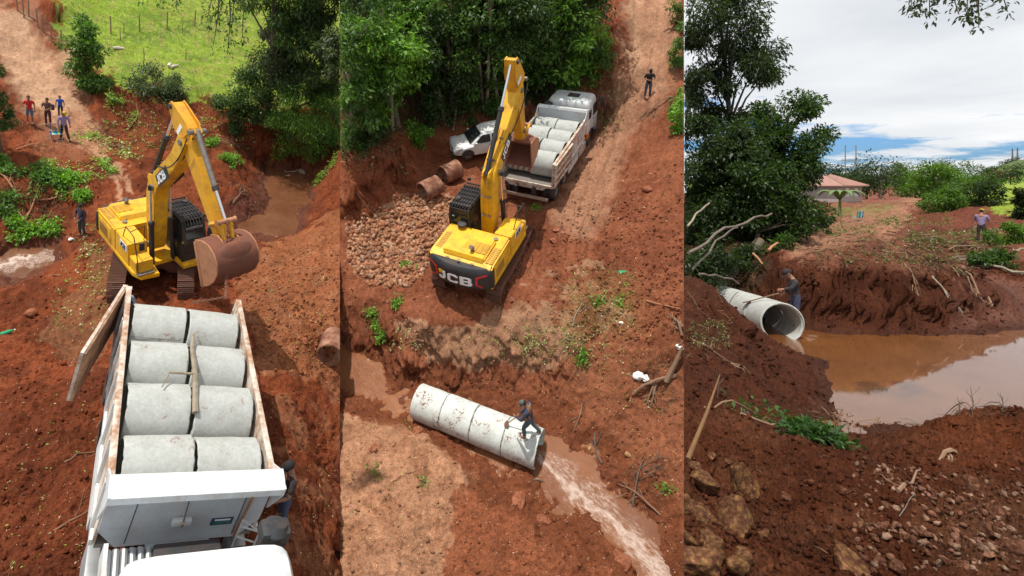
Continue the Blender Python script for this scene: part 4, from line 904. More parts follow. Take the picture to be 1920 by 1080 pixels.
    m.box(((x0 + x1) / 2, y0 + .02, zb + .36), (x1 - x0 - .02, .05, .7), BLK, H); m.box(((x0 + x1) / 2, y0 + .03, zt - .2), (x1 - x0 - .02, .05, .3), BLK, H)
    m.box(((x0 + x1) / 2, y1 + .0, zb + .3), (x1 - x0 - .02, .06, .45), BLK, H)
    m.box(((x0 + x1) / 2, (y0 + y1) / 2 - .12, zt + .005), (x1 - x0, y1 - y0 - .5, .07), BLK, H, .02)
    for x in (x0 + .03, x1 - .03): m.box((x, (y0 + y1) / 2, zb + .4), (.04, y1 - y0, .65), BLK, H)
    cab = part(m, 'cab')
    m = MB(); m.box(((x0 + x1) / 2, y1 + .05, zb + .02), (x1 - x0 + .04, .05, .14), YEL, H); m.box((x0 - .02, (y0 + y1) / 2, zb - .02), (.05, y1 - y0, .12), YEL, H); part(m, 'cab_sill', cab)
    m = MB(); m.add([H @ Vector(p) for p in ((x0 + .07, y1 + .07, zb + .5), (x1 - .07, y1 + .07, zb + .5), (x1 - .07, y1 + .085, zb + .9), (x0 + .07, y1 + .085, zb + .9), (x1 - .07, y1 - .19, zt - .1), (x0 + .07, y1 - .19, zt - .1))], [(0, 1, 2, 3), (3, 2, 4, 5)], GLS); part(m, 'windscreen', cab)
    m = MB(); m.box(((x0 + x1) / 2, y0 - .012, zb + 1.12), (x1 - x0 - .16, .02, .72), GLS, H, .008); rw = part(m, 'rear_window', cab)
    m = MB(); m.box((x0 + .18, y0 - .026, zb + 1.38), (.09, .006, .06), paint('pale_sticker', (.45, .8, .75), .5, amt=.05), H); part(m, 'sticker', rw)
    for x in (x0 + .02, x1 - .02):
        m = MB(); m.prism([(y0 + .08, zb + .75), (.5, zb + .75), (.5, zt - .12), (y0 + .12, zt - .12)], x - .006, x + .006, GLS, 'x', H); part(m, 'side_window', cab)
        m = MB(); m.prism([(.6, zb + .75), (y1, zb + .75), (y1 + .02, zb + .95), (y1 - .27, zt - .12), (.6, zt - .12)], x - .006, x + .006, GLS, 'x', H); part(m, 'side_window', cab)
    m = MB(); m.box((-.95, .35, zb + .45), (.5, .5, .14), PLAS, H, .04); m.box((-.95, .12, zb + .85), (.48, .14, .75), PLAS, H, .05); part(m, 'seat', cab)
    for k in range(8):                          # roof guard
        x = x0 + .04 + k * (x1 - x0 - .08) / 7
        m = MB(); m.tube([H @ Vector((x, y0 - .02, zt + .06)), H @ Vector((x, y1 - .5, zt + .14)), H @ Vector((x, y1 - .12, zt + .06)), H @ Vector((x, y1 + .02, zt - .12))], .017, BLKM, 6); part(m, 'roof_guard_bar', cab)
    for k in range(7):
        y = y0 + .1 + k * .27
        m = MB(); m.box(((x0 + x1) / 2, y, zt + .1 if k < 6 else zt + .06), (x1 - x0, .03, .05), BLKM, H); part(m, 'roof_guard_slat', cab)
    for x in (x0 + .08, x1 - .08):
        m = MB(); m.box((x, y1 - .05, zt + .2), (.14, .1, .14), PLAS, H, .03); part(m, 'work_light', cab)
    m = MB(); m.tube([H @ Vector((x0 + .2, .1, zt + .14)), H @ Vector((x0 + .2, .1, zt + .17))], .1, PLAS, 14); part(m, 'roof_vent', cab)
    m = MB(); m.tube([H @ Vector(p) for p in ((x0 - .05, 1.35, zt - .1), (x0 - .2, 1.4, zt - .3), (x0 - .2, 1.42, zb + .6))], .02, BLKM, 6); m.box((x0 - .2, 1.45, zb + 1.15), (.2, .06, .42), PLAS, H, .03); part(m, 'wing_mirror', cab)
    m = MB(); m.tube([H @ Vector(p) for p in ((x0 - .06, y0 + .1, zb), (x0 - .1, y0 + .1, zb + 1.3), (x0 - .02, .3, zt - .1))], .025, BLKM, 6); part(m, 'handrail', cab)
    tx = textmesh('ENGEPECAS', .13, paint('grey_lettering', (.35, .36, .37), .5, amt=.1)); link('visor_lettering', tx, H @ TR((x0 + x1) / 2, y1 - .1, zt - .3) @ RZ(180) @ RX(72), cab)
    # ---- arm, in the plane x = bx of the upper body
    bx = .08; A = Vector((bx, .35, 1.7)); d2 = lambda a: Vector((0, math.cos(math.radians(a)), math.sin(math.radians(a))))
    def frame2(o, a):                            # s along, t square to it (anticlockwise)
        u, v = d2(a), d2(a + 90); T = Matrix(((1, 0, 0, o.x), (0, u.y, v.y, o.y), (0, u.z, v.z, o.z), (0, 0, 0, 1))); return H @ T
    FB = frame2(A, tb); Bp = A + d2(tb) * LB
    bo = [(-.24, -.08), (-.18, .16), (.3, .42), (1.0, .82), (1.85, 1.2), (2.45, 1.27), (3.2, 1.02), (4.2, .62), (LB - .4, .3), (LB + .05, .24), (LB + .24, .02), (LB + .12, -.2), (LB - .4, -.2), (4.3, 0), (3.3, .36), (2.7, .58), (2.15, .56), (1.5, .3), (.8, -.02), (.2, -.22), (-.12, -.25)]
    m = MB(); m.prism(bo, -.27, .27, YEL, 'x', FB, .02); boom = part(m, 'boom')
    m = MB()
    for s in (-1, 1): m.prism([(LB - .75, .34), (LB + .06, .27), (LB + .26, .02), (LB + .1, -.24), (LB - .75, -.2)], s * .27, s * .31, YEL, 'x', FB)
    part(m, 'boom_end_plate', boom)
    for p in ((0, 0), (LB, 0), (2.45, .85)): m = MB(); m.tube([FB @ Vector((-.36, *p)), FB @ Vector((.36, *p))], .11, STEEL, 12); part(m, 'boom_pin', boom)
    m = MB()
    for xx in (-.16, -.08, .08, .16):            # hard lines and their clamps
        m.tube([FB @ Vector((xx, s, t_ + .05)) for s, t_ in ((.3, .42), (1.0, .82), (1.85, 1.2), (2.45, 1.27), (3.2, 1.02), (4.2, .62))], .018, YEL, 6)
    part(m, 'hydraulic_line', boom)
    for s, t_ in ((.6, .6), (1.4, 1.02), (2.9, 1.14), (3.8, .78)):
        for xx in (-.12, .12): m = MB(); m.box((xx, s, t_ + .05), (.14, .07, .08), STEEL, FB); part(m, 'line_clamp', boom)
    for s in (-1, 1):
        m = MB(); a = math.degrees(math.atan2(-(1.1 - .72), 1.75)); T = FB @ TR(s * .272, 2.62, .62) @ Matrix(((0, 0, 1, 0), (1, 0, 0, 0), (0, 1, 0, 0), (0, 0, 0, 1)))
        # plate lies on the side face; local x along the boom, y up, z out
        m.box((.75, .22, s * .004), (1.12, .46, .008), BLK, FB @ TR(s * .272, 2.7, .55) @ RX(-22) @ Matrix(((0, 0, 1, 0), (1, 0, 0, 0), (0, 1, 0, 0), (0, 0, 0, 1)))); dc = part(m, 'boom_decal', boom)
        base = FB @ TR(s * .284, 2.7, .55) @ RX(-22)
        if s > 0: m = MB(); jcb(m, WLET, base @ TR(0, .26, .06) @ RZ(90), .34)
        else: m = MB(); jcb(m, WLET, base @ TR(0, 1.22, .06) @ RZ(-90), .34)
        part(m, 'decal_lettering', dc)
    # boom cylinders
    for s in (-1, 1):
        a = H @ Vector((bx + s * .42, .95, 1.12)); b = FB @ Vector((s * .36, 2.45, .85)); md = a.lerp(b, .56)
        m = MB(); m.tube([a, md], .1, BLK, 14); m.tube([a.lerp(md, .93), md], .12, BLK, 14); cyl = part(m, 'boom_cylinder')
        m = MB(); m.tube([md, b], .05, CHR, 12); m.tube([b - (b - a).normalized() * .1, b + (b - a).normalized() * .08], .09, BLK, 12); part(m, 'piston_rod', cyl)
    # stick
    FS = frame2(Bp, ts)
    so = [(-LT - .12, -.1), (-.55, -.3), (0, -.3), (.6, -.24), (LS - .2, -.15), (LS + .12, -.06), (LS + .14, .08), (LS, .16), (1.0, .40), (.2, .52), (-.35, .5), (-LT + .2, .22), (-LT - .1, .1)]
    m = MB(); m.prism(so, -.19, .19, YELD, 'x', FS, .02); stick = part(m, 'stick')
    m = MB()
    for s in (-1, 1): m.prism([(-LT - .14, -.12), (-.7, -.3), (-.1, -.1), (-.1, .55), (-.4, .62), (-LT + .1, .26), (-LT - .14, .12)], s * .19, s * .235, YELD, 'x', FS)
    for s in (-1, 1): m.prism([(-.3, .45), (.12, .45), (.02, .8), (-.16, .8)], s * .08, s * .13, YELD, 'x', FS)
    part(m, 'stick_cheek', stick)
    m = MB()
    for p in ((0, 0), (-LT, 0), (LS, 0), (LS - .55, .02), (-.06, .7)): m.tube([FS @ Vector((-.3, *p)), FS @ Vector((.3, *p))], .085, STEEL if p[0] != -LT else BLK, 12)
    part(m, 'pivot_pin', stick)
    for s in (-1, 1):
        m = MB(); m.box((.0, -.42, .14), (.012, .16, .42), WLET, FS @ TR(s * .24, 0, 0) @ RX(12)); part(m, 'stick_decal', stick)
    # stick cylinder
    a = FB @ Vector((0, 2.3, 1.45)); b = FS @ Vector((0, -LT, 0)); md = a.lerp(b, .6)
    m = MB(); m.tube([a, md], .095, BLK, 14); m.tube([a.lerp(md, .94), md], .125, BLK, 14)
    for s in (-1, 1): m.prism([(2.0, 1.2), (2.7, 1.18), (2.38, 1.56), (2.22, 1.56)], s * .1, s * .15, YEL, 'x', FB)
    cyl = part(m, 'stick_cylinder'); m = MB(); m.tube([md, b], .052, CHR, 12); part(m, 'piston_rod', cyl)
    # bucket cylinder and linkage
    a = FS @ Vector((0, -.06, .72)); b = FS @ Vector((0, LS - .42, .62)); md = a.lerp(b, .66)
    m = MB(); m.tube([a, md], .09, STEEL, 14); m.tube([a.lerp(md, .93), md], .11, BLKM, 14); cyl = part(m, 'bucket_cylinder')
    m = MB(); m.tube([md, b], .048, CHR, 12); part(m, 'piston_rod', cyl)
    Ep = Bp + d2(ts) * LS; FK = frame2(Ep, ts + beta) @ Matrix.Scale(kb, 4)
    pin2 = FK @ Vector((0, .05, .42))
    m = MB()
    for s in (-1, 1):
        o = FS.to_3x3() @ Vector((s * .25, 0, 0)); o2 = FS.to_3x3() @ Vector((s * .15, 0, 0))
        m.tube([FS @ Vector((0, LS - .55, .02)) + o, b + o], .065, YELD, 8); m.tube([b + o2, pin2 + o2], .075, YELD, 8)
    w = FS.to_3x3() @ Vector((.34, 0, 0)); m.tube([b - w, b - w * .8, b + w * .8, b + w], [.11, .085, .085, .11], BKP, 14); part(m, 'bucket_link')
    # bucket: s along (down), t outward (away from the machine)
    bw = .72
    arc = [(-.12, -.32), (-.12, .15), (-.02, .5), (.22, .78), (.55, .9), (.9, .8), (1.18, .5), (1.36, .1), (1.46, -.38)]
    inn = [(.0, -.30), (-.02, .12), (.06, .44), (.27, .7), (.56, .81), (.86, .72), (1.1, .44), (1.27, .06), (1.42, -.36)]
    m = MB(); m.prism(arc + inn[::-1], -bw, bw, BKT, 'x', FK)
    m.tube([FK @ Vector((-bw * .3 + 0, -.02, .1)), FK @ Vector((bw * .3, -.02, .1))], .1, BKT, 10)
    bu = part(m, 'bucket')
    for s in (-1, 1):
        m = MB(); m.prism(arc, s * bw, s * (bw + .04), BKP, 'x', FK); m.box((s * (bw + .03), .7, -.33), (.07, 1.5, .14), BKP, FK, .01); part(m, 'side_plate', bu)
        m = MB(); m.prism([(-.2, -.14), (.0, -.16), (.14, .0), (.12, .6), (-.04, .56), (-.2, .3)], s * .26, s * .31, BKP, 'x', FK); part(m, 'hinge_ear', bu)
    for k in range(5):
        m = MB(); x = -bw + .08 + k * (2 * bw - .16) / 4; m.prism([(1.36, -.32), (1.46, -.30), (1.6, -.56), (1.42, -.42)], x - .06, x + .06, BKT, 'x', FK); part(m, 'bucket_tooth', bu)
    # dirt caked on the back of the bucket
    V, Fc = rock_mesh(5, ICO3, .3, (1, 1, 1), 0)
    m = MB(); Vd = [Vector((x * bw * .93, .42 + z * .4, .74 + y * .17)) for x, y, z in V]; m.add(Vd, [tuple(f) for f in Fc], BKT, FK, True); part(m, 'caked_dirt', bu)
    # hoses
    m = MB()
    for xx in (-.1, .1):
        a = FB @ Vector((xx + .2, 3.6, .9)); b = FS @ Vector((xx + .25, .1, .6)); c = a.lerp(b, .5) + (H.to_3x3() @ Vector((0, .3, -.75)))
        m.tube([a.lerp(c, t_) .lerp(c.lerp(b, t_), t_) for t_ in np.linspace(0, 1, 12)], .022, BLKM, 6)
    part(m, 'hydraulic_hose', boom)
    return t, FS, FK, H, FB
#MAIN
# ------------------------------------------------------------------ machines and loads
PLOAD = 'concrete pipes loaded in the truck beds'
SEAM = seam_mesh(.6, 1.1, 0)
def load(TM_, L, which, labels):
    k = 0
    for i in range(4):
        for s in (1, -1):
            y = L - .68 - i * 1.235; T = TM_ @ TR(s * .565, y + random.uniform(-.015, .015) - s * .03, 1.25 + .605 + (.05 if s < 0 else .0) * random.random()) @ RZ(random.uniform(-.8, .8)) @ RY(random.uniform(-1.5, 1.5) + s * 1.2) @ RX(random.uniform(0, 360))
            sm = random.choice((0, 1)); o_ = pipe(T, labels[k], PLOAD); sc_ = random.uniform(.985, 1.012); o_.scale = Vector((o_.scale.x, o_.scale.y * sc_, o_.scale.z * sc_))
            if sm: link('mould_seam', SEAM, (TM_.to_3x3().to_4x4().inverted() @ T.to_3x3().to_4x4()).inverted() @ RX(random.uniform(-35, 35)), o_)
            k += 1
truck(TRM1, 5.28, 'white dump truck seen from above its cab, tail towards the front of the excavator', 14, 2.6, cd=.27)
load(TRM1, 5.28, 1, ['grey pipe by the headboard, on the side of the open tailgate', 'grey pipe by the headboard, beside the man in the black cap', 'grey pipe below the bent twig, before the row at the headboard', 'grey pipe right of the lower end of the mossy branch', 'grey pipe that the bent twig crosses, in the truck seen from above',
    'grey pipe right of the upper end of the mossy branch', 'grey pipe at the tail beside the tailgate hinge', 'grey pipe at the tail where the chain end lies'])
truck(TRM2, 5.36, 'white dump truck seen from its tail, beside the white car and under the bucket', 1.5, 2.75)
load(TRM2, 5.36, 2, ['pale pipe against the truck cab, its open end towards the road', 'pale pipe against the truck cab, on the side of the white car', 'pale pipe one row behind the cab, open end towards the road', 'pale pipe one row behind the cab, on the side of the white car', 'pale pipe before the rear row, open end at the tailgate',
    'pale pipe before the rear row, beside the bucket edge', 'pale pipe over the rear bumper, its open end beside the tailgate', 'pale pipe over the rear bumper, directly under the bucket'])
c1 = Vector((-.63, 20.0, 0)); e1 = excavator(S1.M @ TR(*c1), 180, 206.2, 67.2, -44.6, 5.73, 3.44, 1.3, -20, 'yellow excavator facing the camera, its bucket hanging over the loaded truck')
c2 = Vector((-1.09, 17.49, 0)); e2 = excavator(S2.M @ TR(*c2), -20, -22.2, 59.1, -77.5, 5.84, 2.77, 1.34, -8, 'yellow excavator seen from behind, with a black lettered counterweight', .82)
# ------------------------------------------------------------------ vegetation
def leafmat(name, trans=.35, rough=.45):
    m, N, L, B = nodes(name); at = N.new('ShaderNodeAttribute'); at.attribute_name = 'soil'
    L.new(at.outputs['Color'], B.inputs['Base Color']); B.inputs['Roughness'].default_value = rough; B.inputs['Specular IOR Level'].default_value = .35
    tr = N.new('ShaderNodeBsdfTranslucent'); c = _mix(N, L, 1.0, at.outputs['Color'], (1.5, 1.7, .6), 'MULTIPLY'); L.new(c, tr.inputs[0])
    mx = N.new('ShaderNodeMixShader'); mx.inputs[0].default_value = trans; L.new(B.outputs[0], mx.inputs[1]); L.new(tr.outputs[0], mx.inputs[2])
    L.new(mx.outputs[0], N['Material Output'].inputs[0]); return m
LEAF = leafmat('leaf'); GRASSM = leafmat('grass_blade', .4, .6)
BARK = paint('bark', (.11, .085, .06), .9, dirt=(.20, .17, .13), amt=.8, scale=4, bump=.8, bscale=18)
BARKL = paint('pale_bark', (.30, .25, .18), .85, dirt=(.12, .09, .06), amt=.7, scale=4, bump=.5, bscale=20)
TWIG = paint('dry_wood', (.25, .15, .09), .85, dirt=(.15, .08, .05), amt=.7, scale=6)
TWIGR = paint('fresh_wood', (.40, .18, .09), .8, dirt=(.25, .11, .06), amt=.7, scale=6)
GAIN = 1.35
def leaves_np(site, cl, n, size, cols, aspect=.38, droop=.3, flat=.5, margin=0, shape=1.0):
    """cl: (k,4) clump centres and radii; returns verts, quads, colours of n leaves that stay in the site's wedge"""
    cl = np.asarray(cl, float); i = RNG.integers(0, len(cl), n); r = cl[i, 3]
    d = RNG.normal(size=(n, 3)); d /= np.linalg.norm(d, axis=1)[:, None]; rad = r * RNG.random(n) ** .45
    P = cl[i, :3] + d * rad[:, None] * np.array([1, 1, .75])
    px, py, dp = site.proj(P); k = (px > site.x0 + margin) & (px < site.x1 - margin) & (dp > 1) & (py < 1150) & (py > -160) & (px > -40) & (px < 1960)
    P, d, i = P[k], d[k], i[k]; n = len(P)
    if n == 0: return np.zeros((0, 3)), np.zeros((0, 4), int), np.zeros((0, 4))
    t = d + RNG.normal(size=(n, 3)) * .7; t[:, 2] -= droop; t /= np.linalg.norm(t, axis=1)[:, None]
    nn = RNG.normal(size=(n, 3)) * flat + np.array([0, 0, 1]); s = np.cross(t, nn); s /= np.linalg.norm(s, axis=1)[:, None] + 1e-9
    nn = np.cross(s, t); sz = size * (.55 + .8 * RNG.random(n))[:, None]; w = sz * aspect
    V = np.stack([P, P + t * sz * .5 + s * w * .5 + nn * sz * .06, P + t * sz - nn * sz * .12, P + t * sz * .5 - s * w * .5 + nn * sz * .06], 1)
    px2, py2, _ = site.proj(V.reshape(-1, 3)); ok = ((px2 > site.x0 - .4) & (px2 < site.x1 + .4)).reshape(-1, 4).all(1); V = V[ok]; i = i[ok]; n = len(V)
    cc = np.array(cols)[RNG.integers(0, len(cols), n)] * (.65 + .7 * RNG.random((n, 1))) * (1.75 if site is S1 else 1.5 if site is S2 else .85); tint = (.8 + .4 * RNG.random(len(cl)))[i][:, None]
    cc = np.concatenate([cc * tint, np.ones((n, 1))], 1)
    return V.reshape(-1, 3), np.arange(n * 4).reshape(n, 4), np.repeat(cc, 4, 0)
def leafobj(name, site, data, parent=None, mat=None):
    V, Fc, Cc = data
    if len(Fc) == 0: return None
    me = mesh_np(name, V, Fc, [mat or LEAF], attr={'soil': ('POINT', Cc)}); o = link(name, me, None, parent); return o
DG = [(.035, .062, .016), (.045, .08, .02), (.03, .05, .018)]; MG = [(.055, .11, .02), (.07, .14, .024), (.045, .085, .02)]; BG = [(.10, .20, .025), (.13, .24, .03), (.08, .16, .025)]
OG = [(.05, .07, .03), (.065, .085, .04), (.04, .055, .028)]; YG = [(.13, .20, .035), (.17, .24, .05)]
def crown_clumps(c, rx, ry, rz, k, cr):
    d = RNG.normal(size=(k, 3)); d /= np.linalg.norm(d, axis=1)[:, None]; r = RNG.random(k) ** .4
    P = np.array(c) + d * r[:, None] * np.array([rx, ry, rz]); return np.concatenate([P, (cr * (.6 + .8 * RNG.random(k)))[:, None]], 1)
def tree(site, base, blobs, n, size, cols, label, cat='tree', name='tree', group=None, trunk=.18, bark=None, k=None, cr=None, limbs=12, lean=(0, 0), droop=.3, aspect=.38, bend=.25, nclump=None):
    """blobs: (du, dv, dw, ru, rv, rw) relative to the base"""
    b = Vector(base); root = empty(name, site.M @ Matrix.Translation(b), label, cat, group)
    cl = []
    tot = sum(q[3] * q[4] * q[5] for q in blobs)
    for q in blobs:
        kk = max(4, int((nclump or 34) * q[3] * q[4] * q[5] / tot)); cl.append(crown_clumps((b.x + q[0], b.y + q[1], b.z + q[2]), q[3], q[4], q[5], kk, cr or min(q[3:]) * .42))
    cl = np.concatenate(cl)
    V, Fc, Cc = leaves_np(site, cl, n, size, cols, aspect, droop); 
    if len(V): V = V - np.array(b)
    leafobj('crown', site, (V, Fc, Cc), root)
    top = Vector((blobs[0][0], blobs[0][1], blobs[0][2] + blobs[0][5] * .4)); m = MB(); bk = bark or BARK; mid = Vector((top.x * .35 + random.uniform(-1, 1) * bend, top.y * .35, top.z * .5))
    def inside(p):
        a, _, dd = site.proj(np.array(p + b)); return site.x0 + 6 < a < site.x1 - 6 and dd > 1
    path = [Vector((0, 0, -.3)) * 1.0 + 2 * t * (1 - t) * Vector((mid.x, mid.y, mid.z)) * 1.0 + t * t * top for t in map(float, np.linspace(0, 1, 9))]
    path = [p for p in path if inside(p)]
    if len(path) > 1: m.tube(path, [trunk * (1 - .75 * i / len(path)) for i in range(len(path))], bk, 8)
    for j in RNG.permutation(len(cl))[:limbs]:
        e = Vector(cl[j, :3]) - b; t = float(min(.95, max(.25, (e.z - .3 * abs(e.x)) / max(top.z, .1) * .7))); s0 = 2 * t * (1 - t) * mid + t * t * top; s0.z -= .3 * (1 - t) ** 2
        md = s0.lerp(e, .5) + Vector((random.uniform(-.15, .15), random.uniform(-.15, .15), random.uniform(0, .3))) * (e - s0).length * .4
        pt = [s0, md, e]
        if all(inside(p) for p in pt): m.tube(pt, [trunk * .4, trunk * .25, trunk * .08], bk, 5)
    if m.v: m.build('trunk', root)
    return root
def bush(site, px, py, ru, rw, n, size, cols, label, name='bush', cat='bush', group=None, w_off=.5, p=None, **kw):
    b = p or hit(site, px, py)
    return tree(site, (b.x, b.y, b.z - .1), [(0, 0, rw * w_off, ru, ru * .8, rw)], n, size, cols, label, cat, name, group, trunk=.03, limbs=8, nclump=kw.pop('nclump', 18), **kw)
def branchy(site, p, yaw, L, label, name='fallen_branch', cat='branch', group=None, leafn=0, r=.03, mat=None, forks=3, cols=None, ls=.12, arch=.15, seed=0, leafrad=.25, rise=.0):
    """a branch lying on the ground"""
    rr = random.Random(seed); root = empty(name, site.M @ Matrix.Translation(Vector(p)), label, cat, group)
    d = Vector((math.cos(math.radians(yaw)), math.sin(math.radians(yaw)), 0)); s = Vector((-d.y, d.x, 0)); m = MB(); tips = []
    def gp(q, lift=0):
        return Vector((q.x, q.y, ground(site, q.x + p[0], q.y + p[1]) - p[2] + r * .7 + lift))
    def ok(q):
        a, _, dd = site.proj(np.array(q + Vector(p))); return site.x0 + 2 < a < site.x1 - 2
    def stem(q0, dr, ln, r0, dep):
        pts = []; n = 7; q = q0.copy(); ph = rr.uniform(0, 6)
        for i in range(n + 1):
            t = i / n; c = q0 + dr * ln * t + Vector((-dr.y, dr.x, 0)) * math.sin(t * 3 + ph) * ln * .07
            pts.append(gp(c, arch * ln * math.sin(math.pi * t) * (.4 if dep else .25) + rise * t * ln))
        pts = [q for q in pts if ok(q)]
        if len(pts) > 1: m.tube(pts, [r0 * (1 - .7 * i / len(pts)) for i in range(len(pts))], mat or TWIG, 6); tips.extend(pts[len(pts) // 2:])
        if dep < 2:
            for j in range(forks):
                t = rr.uniform(.25, .9); a = rr.choice((-1, 1)) * rr.uniform(.4, 1.0); dd = (dr * math.cos(a) + Vector((-dr.y, dr.x, 0)) * math.sin(a)).normalized()
                stem(q0 + dr * ln * t, dd, ln * rr.uniform(.3, .5), r0 * .5, dep + 1)
    stem(Vector((0, 0, 0)), d, L, r, 0)
    if m.v: m.build('stem', root)
    if leafn and tips:
        cl = np.array([[t.x + p[0], t.y + p[1], t.z + p[2] + leafrad * .3, leafrad] for t in tips]); V, Fc, Cc = leaves_np(site, cl, leafn, ls, cols or MG, .45, .1, .8)
        if len(V): leafobj('leaves', site, (V - np.array(p), Fc, Cc), root)
    return root
def litter(name, site, polys, n, size, cols, label=None, lift=.02):
    """leaves and scraps strewn on the ground"""
    P = px_sampler(site, box=polys)(n) if not isinstance(polys, list) else np.concatenate([px_sampler(site, box=(x - rx, y - ry, x + rx, y + ry))(int(n * wt)) for x, y, rx, ry, wt in polys])
    w = site.h(P[:, 0], P[:, 1]); cl = np.stack([P[:, 0], P[:, 1], w + lift, np.full(len(P), .04)], -1)
    V, Fc, Cc = leaves_np(site, cl, len(cl) * 2, size, cols, .42, 0, .6); c0 = V.reshape(-1, 4, 3)[:, :1]; V = (c0 + (V.reshape(-1, 4, 3) - c0) * np.clip(np.linalg.norm(c0 - site.org(), axis=2, keepdims=True) / 24, .25, 2)).reshape(-1, 3); d = (V, Fc, Cc); o = leafobj(name, site, d); o.matrix_world = site.M; return tag(o, kind='stuff')
def grass(name, site, box, n, size, cols, poly=None):
    P = px_sampler(site, poly, box)(n); w = site.h(P[:, 0], P[:, 1]); n = len(P); d = np.linalg.norm(P, axis=1); s = size * (.5 + RNG.random(n)) * np.clip(d / 25, .6, 2.5)
    a = RNG.random(n) * 6.28; t = np.stack([np.cos(a), np.sin(a), 0 * a], -1); le = RNG.normal(size=(n, 3)) * .35; le[:, 2] = 1
    B = np.stack([P[:, 0], P[:, 1], w - .01], -1); px, py, _ = site.proj(B); k = (px > site.x0 + 2) & (px < site.x1 - 2); B, s, t, le = B[k], s[k][:, None], t[k], le[k]; n = len(B)
    V = np.stack([B - t * s * .12, B + t * s * .12, B + le * s], 1); c = np.array(cols)[RNG.integers(0, len(cols), n)] * (.7 + .6 * RNG.random((n, 1))); c = np.repeat(np.concatenate([c, np.ones((n, 1))], 1), 3, 0)
    me = mesh_np(name, V.reshape(-1, 3), np.arange(n * 3).reshape(n, 3), [GRASSM], attr={'soil': ('POINT', c)}); o = link(name, me, site.M); return tag(o, kind='stuff')

